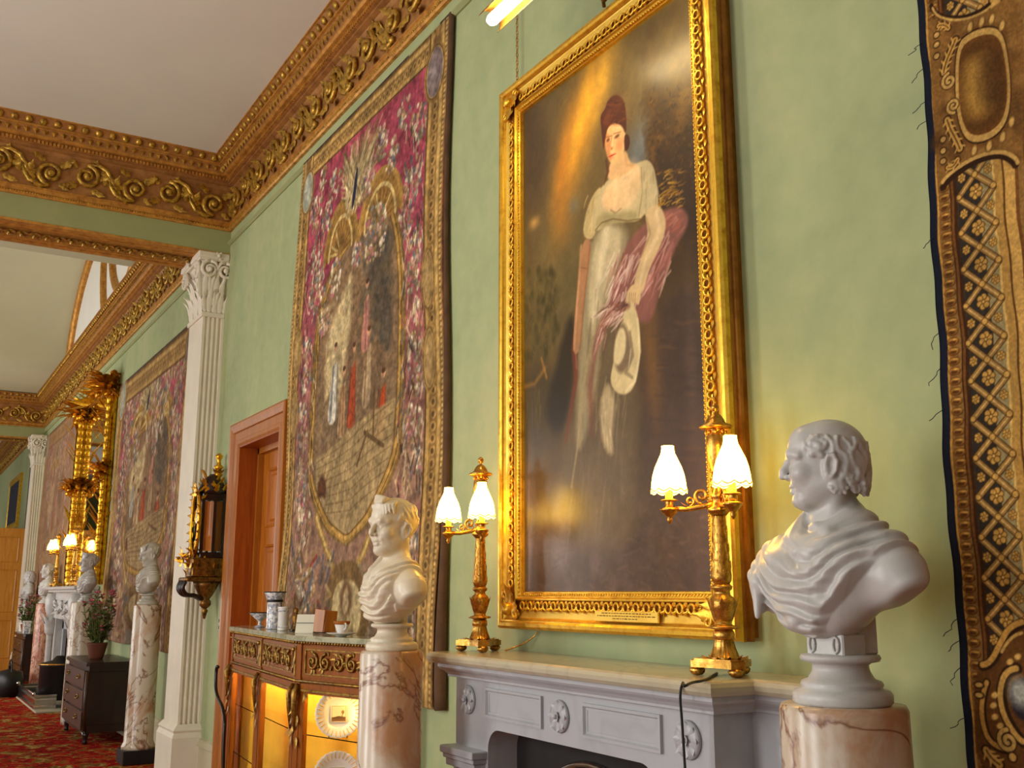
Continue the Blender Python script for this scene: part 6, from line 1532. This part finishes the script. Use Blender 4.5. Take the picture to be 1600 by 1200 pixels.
MB().lathe([(.032, 0), (.035, .005), (.035, .140), (.038, .146), (.038, .152), (.033, .150), (.03, .1), (0, .09)], 28).build('body', MAT['porcelain'], t); MB().lathe([(.0355, .02), (.0365, .022), (.0365, .026), (.0355, .028)], 28).lathe([(.0355, .12), (.0365, .122), (.0365, .128), (.0355, .13)], 28).build('band', MAT['blue_white'], t)
t = thing('statuette', 'small brown figure ornament between the slim beaker and the cream card', 'ornament', onto(462, 975, -.21))
MB().lathe([(.03, 0), (.032, .01), (.02, .02), (.016, .05), (.026, .08), (.022, .105), (.010, .112), (.016, .128), (.012, .142), (0, .148)], 18).build('figure', MAT['dark_gilt'], t); MB().box((-.035, -.035, 0), (.035, .035, .012), .003).build('base', MAT['dark_wood'], t)
t = thing('information_card', 'cream information card folded and standing in the middle of the cabinet top', 'card', onto(478, 982, -.28), math.radians(48))
MB().prism([(-.03, 0), (-.002, .112), (.002, .112), (.03, 0), (.026, 0), (0, .104), (-.026, 0)], -.058, .058, 'yz').build('card', MAT['card'], t); MB().box((-.055, -.0205, .060), (.055, -.016, .063)).build('printed_line', MAT['black_iron'], t)
t = thing('open_book', 'brown book standing open on the cabinet beside the cream card', 'book', onto(505, 980, -.24), math.radians(60))
for s in (-1, 1):
    o = MB().box((0, -.004, 0), (.075, .004, .135), .002).build('cover', MAT['architrave'], t, None, (0, .10*s, s*.5 + (PI if s < 0 else 0)))
MB().box((-.05, -.025, .001), (.05, .02, .006), .002).build('stand', MAT['dark_wood'], t); t.location.z += .006
t = thing('teacup', 'white painted teacup on a saucer at the right of the cabinet top', 'cup', onto(534, 983, -.27))
MB().lathe([(.028, 0), (.032, .004), (.060, .010), (.085, .018), (.088, .020), (.084, .021), (.04, .010), (0, .008)], 30).build('saucer', MAT['porcelain'], t)
c = MB().lathe([(.020, .010), (.022, .014), (.032, .034), (.040, .062), (.046, .082), (.043, .081), (.03, .04), (0, .02)], 28).build('cup', MAT['porcelain'], t); MB().tube(smooth3([(.036, 0, .07), (.062, 0, .074), (.066, 0, .05), (.034, 0, .036)]), .004, 6).build('handle', MAT['porcelain'], c); MB().lathe([(.0425, .068), (.0465, .082), (.0475, .084), (.0475, .08), (.0435, .066)], 28).build('brown_band', MAT['architrave'], c)
# curved dark bar beside the cabinet
a, b = at(339, 1043, -.16), at(352, 1112, -.20)
pts = [(a.x + .03, a.y, a.z + .005), (a.x - .0, a.y, a.z + .01), (a.x - .02, a.y, a.z - .04), (a.x + .03, a.y - .01, a.z - .2), (b.x, b.y, b.z), (b.x + .03, b.y - .01, b.z - .26), (b.x + .04, b.y, .25), (b.x + .05, b.y, .012)]
tag(MB().tube(smooth3(pts), .014, 8).build('walking_stick', MAT['dark_metal']), 'dark curved-top stick leaning at the left end of the vitrine cabinet', 'stick')

# ------------------------------------------------------------------ carved wall bracket between pilaster and doorway
def wall_bracket():
    x = -9.20; t = thing('wall_bracket', 'dark and gilt carved wall bracket with finial between the pilaster and the doorway', 'wall bracket', (x, 0, 1.38))
    B = lambda m, n, mat, par=t: m.build(n, MAT[mat], par); rr_ = random.Random(12)
    Z = lambda z: z - 1.38
    body = MB().box((-.11, -.22, Z(1.90)), (.11, -.012, Z(1.95)), .006).box((-.11, -.22, Z(2.40)), (.11, -.012, Z(2.46)), .006).box((-.10, -.03, Z(1.93)), (.10, -.012, Z(2.42)))
    for sx in (-.10, .10):
        for y in (-.21, -.11, -.03): body.box((sx - .012, y - .012, Z(1.93)), (sx + .012, y + .012, Z(2.42)))
    B(body, 'case', 'dark_wood')
    B(MB().lathe([(.15, 0), (.145, .05), (.12, .10), (.07, .15), (.03, .18), (0, .185)], 20, Matrix.Translation((0, -.115, Z(2.46))) @ Matrix.Diagonal((.80, .80, 1, 1))), 'dome', 'dark_wood')
    B(MB().box((.108, -.20, Z(1.96)), (.112, -.12, Z(2.39))).box((.108, -.10, Z(1.96)), (.112, -.04, Z(2.39))), 'side_glass', 'mirror')
    fin = MB().lathe([(.03, 0), (.04, .02), (.02, .04), (.03, .07), (.045, .09), (.02, .11), (.016, .15), (.03, .17), (.034, .19), (.012, .21), (0, .215)], 16, Matrix.Translation((0, -.07, Z(2.62))))
    for k in range(6): a = k*PI/3; fin.leaf((0, -.07, Z(2.63)), (math.cos(a), math.sin(a), .9), (math.cos(a), math.sin(a), 0), .10, .05, .5, 5)
    for k in range(30): a = rr_.uniform(-PI, PI); zz = rr_.uniform(2.46, 2.64); R_ = .125*(1 - (zz - 2.46)/.32); fin.leaf((R_*math.cos(a), -.115 + R_*math.sin(a), Z(zz)), (math.cos(a)*.5, math.sin(a)*.5, 1 if k % 2 else -.6), (math.cos(a), math.sin(a), 0), .09, .05, .6, 5, 2)
    B(fin, 'finial', 'palm_gold')
    oval = MB().tube([(.125*math.cos(a), -.245, Z(2.20) + .28*math.sin(a)) for a in [2*PI*k/32 for k in range(33)]], .018, 7, None, False)
    rr = random.Random(3)
    for k in range(26): a = 2*PI*k/26; oval.leaf((.125*math.cos(a), -.25, Z(2.20) + .28*math.sin(a)), (math.cos(a), -.4, math.sin(a)), (0, -1, 0), .06, .035, .7, 4)
    for k in range(7): oval.leaf((.0, -.25, Z(2.46)), (math.cos(PI*k/6), -.2, math.sin(PI*k/6)*1.4), (0, -1, 0), .12, .05, .6, 5)
    o = B(oval, 'oval_frame', 'palm_gold'); B(MB().lathe([(0, 0), (.118, 0)], 32, Matrix.Translation((0, -.238, Z(2.20))) @ Matrix.Rotation(PI/2, 4, 'X') @ Matrix.Diagonal((1, 2.3, 1, 1))), 'oval_glass', 'mirror', o)
    fl = MB()
    for k in range(34):
        px_, py_, pz = rr.uniform(-.13, .13), rr.uniform(-.34, -.10), rr.uniform(Z(1.74), Z(1.96)); d = Vector((rr.uniform(-1, 1), rr.uniform(-1, .2), rr.uniform(-.3, 1))); fl.leaf((px_, py_, pz), d, (0, -1, .2), .08, .045, .7, 5)
    for k in range(10): fl.ball((rr.uniform(-.12, .12), rr.uniform(-.34, -.1), rr.uniform(Z(1.76), Z(1.92))), .018, 6, 4)
    B(fl, 'leaf_gallery', 'palm_gold')
    B(MB().box((-.14, -.33, Z(1.70)), (.14, -.012, Z(1.735)), .01).box((-.12, -.28, Z(1.735)), (.12, -.012, Z(1.90)), .01), 'shelf', 'dark_gilt')
    cons = MB().lathe([(.02, Z(1.47)), (.05, Z(1.50)), (.05, Z(1.53)), (.035, Z(1.55)), (.07, Z(1.60)), (.10, Z(1.66)), (.115, Z(1.70))], 16, Matrix.Translation((0, -.12, 0)))
    B(cons, 'console', 'dark_gilt')
    cu = MB()
    for sx in (-.09, .0, .09): cu.tube(smooth3([(sx, -.32, Z(1.70)), (sx, -.345, Z(1.64)), (sx*.8, -.30, Z(1.58)), (sx*.5, -.22, Z(1.585)), (sx*.3, -.16, Z(1.55))]), [.02]*17 if False else .018, 7)
    B(cu, 'scroll_arm', 'dark_wood')
    B(MB().lathe([(0, 0), (.012, .01), (.02, .05), (.028, .07), (.015, .09), (.03, .10)], 14, Matrix.Translation((0, -.12, 0))), 'pendant', 'dark_gilt')
    return t
wall_bracket()
# ------------------------------------------------------------------ the middle bay, seen past the pilaster
p3 = paint_tapestry(-14.72, -10.45, 1.02, 4.42, 240, 240, 23, (170, 78, 92), .14)
hang('tapestry', 'faded pink tapestry in the middle bay beyond the near pilaster', p3, .04, 'wall tapestries')
p4 = paint_tapestry(-22.7, -18.6, 1.25, 4.75, 120, 120, 31, (150, 100, 84), .55)
hang('tapestry', 'dim brown and rose tapestry at the far end, beyond the gilt palm mirror', p4, .03, 'wall tapestries')
# busts on their pedestals
stand('small grey marble bust looking down, on the veined column before the pink tapestry', 'cream and brown breccia column on a black plinth beyond the pilaster',
      231, 944.6, -.27, .132, 'pink_marble', .84, 'short', 2, 14, .0065, 'statuary_grey', 1, 0, .022, .13, False, None, False, 1.12)
stand('white marble bust of a woman with piled hair, beside the pink flowers', 'broad plain cream marble column behind the first dark commode',
      135, 941, -.30, .185, 'white_column', .86, 'bun', -6, 0, .0075, 'statuary', 0, 0, 0, 0, False, None, True, 1.15)
stand('white marble bust at the left end of the far chimneypiece', 'red marble column left of the far chimneypiece',
      72, 943, -.22, .15, 'red_marble', .92, 'short', 10, 0, .009, 'statuary', 0, 0, 0, 0, False, None, False, 1.1)
stand('farthest white marble bust in profile, in front of the tall panelled door', 'pale figured marble column behind the far commode',
      43, 948, -.20, .15, 'white_column', .95, 'curly', 30, 0, .009, 'statuary', 1, 0, 0, 0, False, None, False, 1.1)
# two dark commodes
def commode(label, x0, x1, y0, z1):
    t = thing('commode', label, 'commode', ((x0 + x1)/2, 0, 0), 0, 'dark commodes in the middle bay'); w = (x1 - x0)/2; B = lambda m, n, mat, par=t: m.build(n, MAT[mat], par)
    body = [(-w, -.03), (-w, y0 + .06)] + [(-w + 2*w*k/10, y0 + .03 - .03*math.sin(PI*k/10)) for k in range(11)] + [(w, y0 + .06), (w, -.03)]
    B(MB().prism(body, .12, z1 - .04, 'xy'), 'carcase', 'dark_wood')
    top = [(-w - .03, -.03), (-w - .03, y0 + .03)] + [(-w + 2*w*k/10, y0 - .005 - .03*math.sin(PI*k/10)) for k in range(11)] + [(w + .03, y0 + .03), (w + .03, -.03)]
    B(MB().prism(top, z1 - .04, z1 - .015, 'xy').prism([(x*.985, y*.985 - .002) for x, y in top], z1 - .015, z1, 'xy'), 'top', 'dark_wood')
    for k in range(3):
        z0 = .15 + k*(z1 - .22)/3; q = MB().box((-w + .04, y0 - .012, z0), (w - .04, y0 + .03, z0 + (z1 - .22)/3 - .02), .006); d = B(q, 'drawer', 'commode_front')
        for s in (-.5, .5): B(MB().tube([(s*w - .06, y0 - .012, z0 + .13), (s*w - .05, y0 - .035, z0 + .10), (s*w + .05, y0 - .035, z0 + .10), (s*w + .06, y0 - .012, z0 + .13)], .007, 6).ball((s*w, y0 - .014, z0 + .13), .016, 8, 5), 'handle', 'mount', d)
    B(MB().box((w - .004, -.50*abs(y0)/.5, .2), (w + .006, -.08, z1 - .10), .004), 'side_panel', 'dark_wood')
    for sx in (-1, 1):
        for y in (y0 + .05, -.08): B(MB().lathe([(.018, 0), (.03, .01), (.022, .03), (.03, .08), (.045, .13)], 12), 'foot', 'dark_wood').location = (sx*(w - .06), y, 0)
        B(MB().tube([(sx*(w - .01), y0 + .03, .14), (sx*(w + .006), y0 + .005, .40), (sx*(w - .006), y0 + .02, z1 - .1)], [.02, .014, .024], 7), 'corner_mount', 'commode_front')
    return t
commode('dark commode with a plant pot on it, beside the veined column in the middle bay', -13.75, -12.28, -.56, .86)
commode('far dark commode with a blue and white box on it, near the tall door', -21.6, -20.1, -.40, .90)
# flowering pot plants
def plant(label, loc, s, seed):
    t = thing('potted_plant', label, 'plant', loc, 0, 'flowering pot plants'); r = random.Random(seed)
    MB().lathe([(.0, 0), (.085, 0), (.10, .02), (.13, .15), (.14, .20), (.145, .225), (.13, .225), (.12, .19), (0, .18)], 24).build('pot', MAT['pot_clay'], t, None, None, (s,)*3)
    stems, leaves, pk, wh = MB(), MB(), MB(), MB()
    for k in range(30):
        a = r.uniform(0, 2*PI); R = r.uniform(.05, .26); h = r.uniform(.45, .95); e = Vector((R*math.cos(a), R*math.sin(a), h)); b = Vector((.04*math.cos(a), .04*math.sin(a), .18)); mid = (b + e)/2 + Vector((.05*math.cos(a), .05*math.sin(a), .05))
        stems.tube([b, mid, e], [.006, .005, .003], 5)
        for q in range(13):
            f = r.uniform(.10, 1); pnt = b*(1 - f)**2 + mid*2*f*(1 - f) + e*f*f; d = Vector((r.uniform(-1, 1), r.uniform(-1, 1), r.uniform(-.2, .8))); leaves.leaf(pnt, d, (0, 0, 1), r.uniform(.07, .12), .045, .4, 4)
        fl = pk if r.random() < .6 else wh
        for q in range(7): d = Vector((math.cos(q*.9), math.sin(q*.9), r.uniform(.1, .9))); fl.leaf(e, d, (0, 0, 1), .055, .04, .4, 3)
        if fl is pk:
            for q in range(5): fl.leaf(e - Vector((0, 0, .05)), Vector((r.uniform(-1, 1), r.uniform(-1, 1), .4)), (0, 0, 1), .05, .035, .4, 3)
    for m, n, mt in ((stems, 'stem', 'leaf_green'), (leaves, 'foliage', 'leaf_green'), (pk, 'pink_flowers', 'petal_pink'), (wh, 'white_flowers', 'petal_white')): m.build(n, MAT[mt], t, None, None, (s,)*3)
    return t
plant('pot plant with pink flowers in a clay pot on the nearer commode', (-12.95, -.36, .86), .80, 4)
plant('pot plant with pink flowers on the far commode near the tall door', (-20.75, -.30, .90), .70, 9)
bx = thing('porcelain_box', 'square blue and white porcelain box on the far commode', 'box', (-20.3, -.34, .90)); MB().box((-.11, -.06, 0), (.11, .06, .20), .01).build('body', MAT['blue_white'], bx); MB().box((-.115, -.065, .20), (.115, .065, .225), .008).build('lid', MAT['porcelain'], bx)
# far chimneypiece: carved white marble, festoons
def far_fireplace():
    x0, x1, zs = -18.25, -15.25, 1.70; cx = (x0 + x1)/2; t = thing('fireplace', 'ornate white marble fireplace with carved festoons in the middle bay', 'fireplace', (cx, 0, 0)); B = lambda m, n, mat='statuary', par=t: m.build(n, MAT[mat], par); w = (x1 - x0)/2
    B(MB().box((-w, -.34, zs - .05), (w, -.005, zs), .012).box((-w + .05, -.30, zs - .085), (w - .05, -.005, zs - .05), .006), 'shelf')
    B(MB().box((-w + .10, -.22, 1.22), (w - .10, -.005, zs - .08)), 'frieze')
    for s in (-1, 1):
        B(MB().box((s*(w - .10), -.20, 0), (s*(w - .48), -.005, 1.25)), 'jamb'); 
        c = MB().lathe([(.05, .95), (.09, 1.0), (.10, 1.12), (.07, 1.22), (.085, 1.28), (.11, 1.36), (.12, 1.50), (.09, 1.60)], 14)
        for k in range(10): a = 2*PI*k/10; c.leaf((.09*math.cos(a), .09*math.sin(a), 1.05 + .04*(k % 3)), (math.cos(a)*.4, math.sin(a)*.4, 1), (math.cos(a), math.sin(a), 0), .22, .09, .5, 5)
        B(c, 'carved_truss').location = (s*(w - .28), -.24, 0)
        B(MB().lathe([(.05, 0), (.06, .05), (.045, .12), (.045, .95), (.06, .98)], 14), 'colonnette').location = (s*(w - .28), -.25, 0)
    r = random.Random(2); fs = MB()
    for k in range(46):
        f = k/45; x = (-w + .5) + (2*w - 1.0)*f; z = 1.46 - .13*abs(math.sin(f*3*PI)); fs.ball((x, -.235, z), (.05, .035, .045), 7, 5); fs.leaf((x, -.24, z), (r.uniform(-1, 1), -.3, r.uniform(-1, 1)), (0, -1, 0), .10, .06, .6, 4)
    B(fs, 'festoon')
    B(MB().box((-w + .48, -.035, 0), (w - .48, -.012, 1.23)), 'fireback', 'soot')
    B(MB().box((-w + .48, -.10, 0), (-w + .62, -.05, 1.22)).box((w - .62, -.10, 0), (w - .48, -.05, 1.22)).box((-w + .48, -.10, 1.06), (w - .48, -.05, 1.22)), 'slip', 'mantel_marble')
    st = MB().lathe([(.24, .12), (.26, .14), (.26, .58), (.28, .60), (.26, .62), (.10, .66), (.05, .72)], 20); B(st, 'stove', 'black_iron').location = (.35, -.28, 0); rg = MB().tube([(.27*math.cos(a), .27*math.sin(a), .61) for a in [2*PI*k/24 for k in range(25)]], .012, 6, None, False); B(rg, 'stove_ring', 'bronze').location = (.35, -.28, 0)
    return t
far_fireplace()
hs_ = tag(MB().box((-18.25, -.62, 0.0), (-15.75, -.02, .025), .006).build('hearth_slab', MAT['hearth_stone']), 'pale stone hearth slab set in the red carpet before the far fireplace', 'hearth')
fd = thing('fender', 'polished steel fender on the hearth of the far fireplace', 'fender', (-17.15, -.58, .026))
prof = [(.0, .0), (-.03, .0), (-.03, .03), (-.012, .05), (-.022, .12), (-.008, .14), (-.03, .17), (-.03, .185), (.0, .185)]
m = MB(); vs = []
for o, z in prof: vs += [(-1.02 + o, .26, z), (-1.02 + o, 0 + o, z), (1.02 - o, 0 + o, z), (1.02 - o, .26, z)]
m.add(vs, [(4*i+j, 4*i+j+1, 4*i+j+5, 4*i+j+4) for i in range(len(prof)-1) for j in range(3)], False); m.build('rim', MAT['steel'], fd)
for sx in (-1, 1): MB().ball((sx*1.03, -.03, .20), .03, 10, 6).build('corner_knob', MAT['steel'], fd)
sc = thing('coal_scuttle', 'black coal scuttle standing at the far end of the fender', 'coal scuttle', (-18.62, -.70, 0))
m = MB(); 
def scut(i, j): a = PI*2*i; r_ = (.16, .20, .21, .18, .02)[round(j*4)]; z = (0.0, .06, .24, .38, .42)[round(j*4)]; return (r_*1.5*math.cos(a), r_*math.sin(a), z)
m.grid(scut, 20, 4).build('body', MAT['black_iron'], sc); MB().tube(smooth3([(-.24, 0, .34), (-.16, 0, .56), (.16, 0, .56), (.24, 0, .34)]), .012, 6).build('handle', MAT['black_iron'], sc); MB().lathe([(.02, .42), (.012, .46), (.03, .48), (0, .51)], 10).build('knob', MAT['black_iron'], sc)
for sx in (-.16, .16): MB().ball((sx, -.1, .015), .02, 6, 4).build('foot', MAT['bronze'], sc)
# lamps on the far mantel: same pattern as the near pair
for lab, x in (('gilt two-light lamp at the left end of the far mantelpiece', -17.95), ('gilt two-light lamp on the far mantelpiece nearer the palm mirror', -16.15)):
    src = [o for o in COL.objects if o.name.startswith('table_lamp')][0]; c = copy_tree(src); c.location = (x, -.23, 1.70); c['label'] = lab; c['group'] = 'gilt lamps on the mantelpieces'
for o in COL.objects:
    if o.name.startswith('table_lamp'): o['group'] = 'gilt lamps on the mantelpieces'
ck = thing('mantel_ornament', 'small gilt ornament lying on the far mantelpiece', 'ornament', (-15.75, -.20, 1.70)); MB().box((-.10, -.05, 0), (.10, .05, .03), .006).build('base', MAT['palm_gold'], ck); MB().ball((0, 0, .055), (.08, .04, .035), 10, 6).build('figure', MAT['palm_gold'], ck)
# ------------------------------------------------------------------ gilt palm-tree pier glass
def palm_mirror():
    xr, xl, z0, z1 = -15.05, -17.65, 1.72, 4.78; cx = (xr + xl)/2; t = thing('palm_mirror', 'tall pier glass framed by two gilded palm trees with feathery tops', 'mirror', (cx, 0, z0)); H = z1 - z0; w = (xr - xl)/2; r = random.Random(5)
    MB().box((-w, -.03, 0), (w, -.012, H - .25)).build('glass', MAT['mirror'], t)
    MB().box((-w - .06, -.05, 0), (-w + .02, -.012, H - .2)).box((w - .02, -.05, 0), (w + .06, -.012, H - .2)).box((-w, -.05, H - .28), (w, -.012, H - .2)).build('frame', MAT['palm_gold'], t)
    for sx in (-1, 1):
        x = sx*w; pr = []
        n = 24
        for k in range(n): z = (H - .45)*k/n; pr += [(.046, z), (.058, z + (H - .45)/n*.8), (.044, z + (H - .45)/n*.98)]
        tr = MB().lathe(pr, 14).build('palm_trunk', MAT['palm_gold'], t, (x, -.09, 0))
        sp = MB()
        for k in range(34): a = r.uniform(-PI, PI); z = r.uniform(.3, H - .6); sp.leaf((.06*math.cos(a), .06*math.sin(a), z), (math.cos(a)*.8, math.sin(a)*.8, 1), (math.cos(a), math.sin(a), 0), r.uniform(.25, .42), .05, .15, 5)
        sp.build('spear_leaves', MAT['palm_gold'], tr)
        for zc, n_, L_ in ((H - .35, 60, .46), (H*.50, 40, .30)):
            fr = MB()
            for k in range(n_):
                a = 2*PI*k/n_*2.6; el = r.uniform(-.3, 1.3); d = Vector((math.cos(a), min(.25, math.sin(a)), el)); fr.leaf((0, 0, 0), d, Vector((d.x*.2, d.y*.2 - .3, -1)), L_*r.uniform(.7, 1.1), .11, .9, 7, 4)
            for k in range(8): fr.ball((r.uniform(-.1, .1), r.uniform(-.12, .05), r.uniform(-.12, .05)), .05, 7, 5)
            fr.build('palm_fronds' if zc > H*.7 else 'foliage_bunch', MAT['palm_gold'], t, (x, -.13, zc))
    cr = MB()
    for k in range(26): f = k/25; cr.leaf((-w + 2*w*f, -.08, H - .26), (r.uniform(-.6, .6), -.5, r.uniform(-.2, 1)), (0, -1, 0), .30, .12, .7, 6, 3)
    cr.build('crest', MAT['palm_gold'], t)
    return t
palm_mirror()
# ------------------------------------------------------------------ tall panelled door across the far end, picture beyond
d2 = thing('door_2', None, None, (-24.75, 0, 0), kind='structure')
lf = MB().box((-.03, -2.6, 0), (.03, -.01, 2.98)).build('door_leaf', MAT['far_door'], d2)
for k in range(3):
    for (za, zb) in ((.25, 1.05), (1.20, 2.10), (2.25, 2.80)):
        y0 = -.16 - k*.82; y1 = y0 - .62; q = MB(); vs = []
        for o, h in ((0, .03), (.012, .042), (.03, .036), (.04, .012), (.07, .012), (.10, .028)): vs += [(h, y0 - o, za + o), (h, y1 + o, za + o), (h, y1 + o, zb - o), (h, y0 - o, zb - o)]
        q.add(vs, [(4*i+j, 4*i+(j+1) % 4, 4*i+4+(j+1) % 4, 4*i+4+j) for i in range(5) for j in range(4)] + [(20, 21, 22, 23)], False).build('panel', MAT['far_door'], lf)
fp = thing('framed_picture', 'small gilt-framed picture high on the wall beyond the tall door', 'painting', (-28.4, 0, 3.15))
vs = []; q = MB()
for o, h in ((0, 0), (0, .06), (.08, .07), (.16, .04)): vs += [(-1.3 + o, -h, 0 + o), (1.3 - o, -h, o), (1.3 - o, -h, 1.3 - o), (-1.3 + o, -h, 1.3 - o)]
q.add(vs, [(4*i+j, 4*i+(j+1) % 4, 4*i+4+(j+1) % 4, 4*i+4+j) for i in range(3) for j in range(4)], False).build('frame', MAT['frame_gold'], fp); MB().box((-1.15, -.05, .15), (1.15, -.03, 1.15)).build('canvas', MAT['lining_blue'], fp)
dk = tag(MB().box((-25.25, -.05, 2.9), (-25.0, -.002, 4.66), .01).build('curtain_edge', MAT['black_iron']), 'narrow dark hanging strip on the wall above the tall far door', 'hanging')
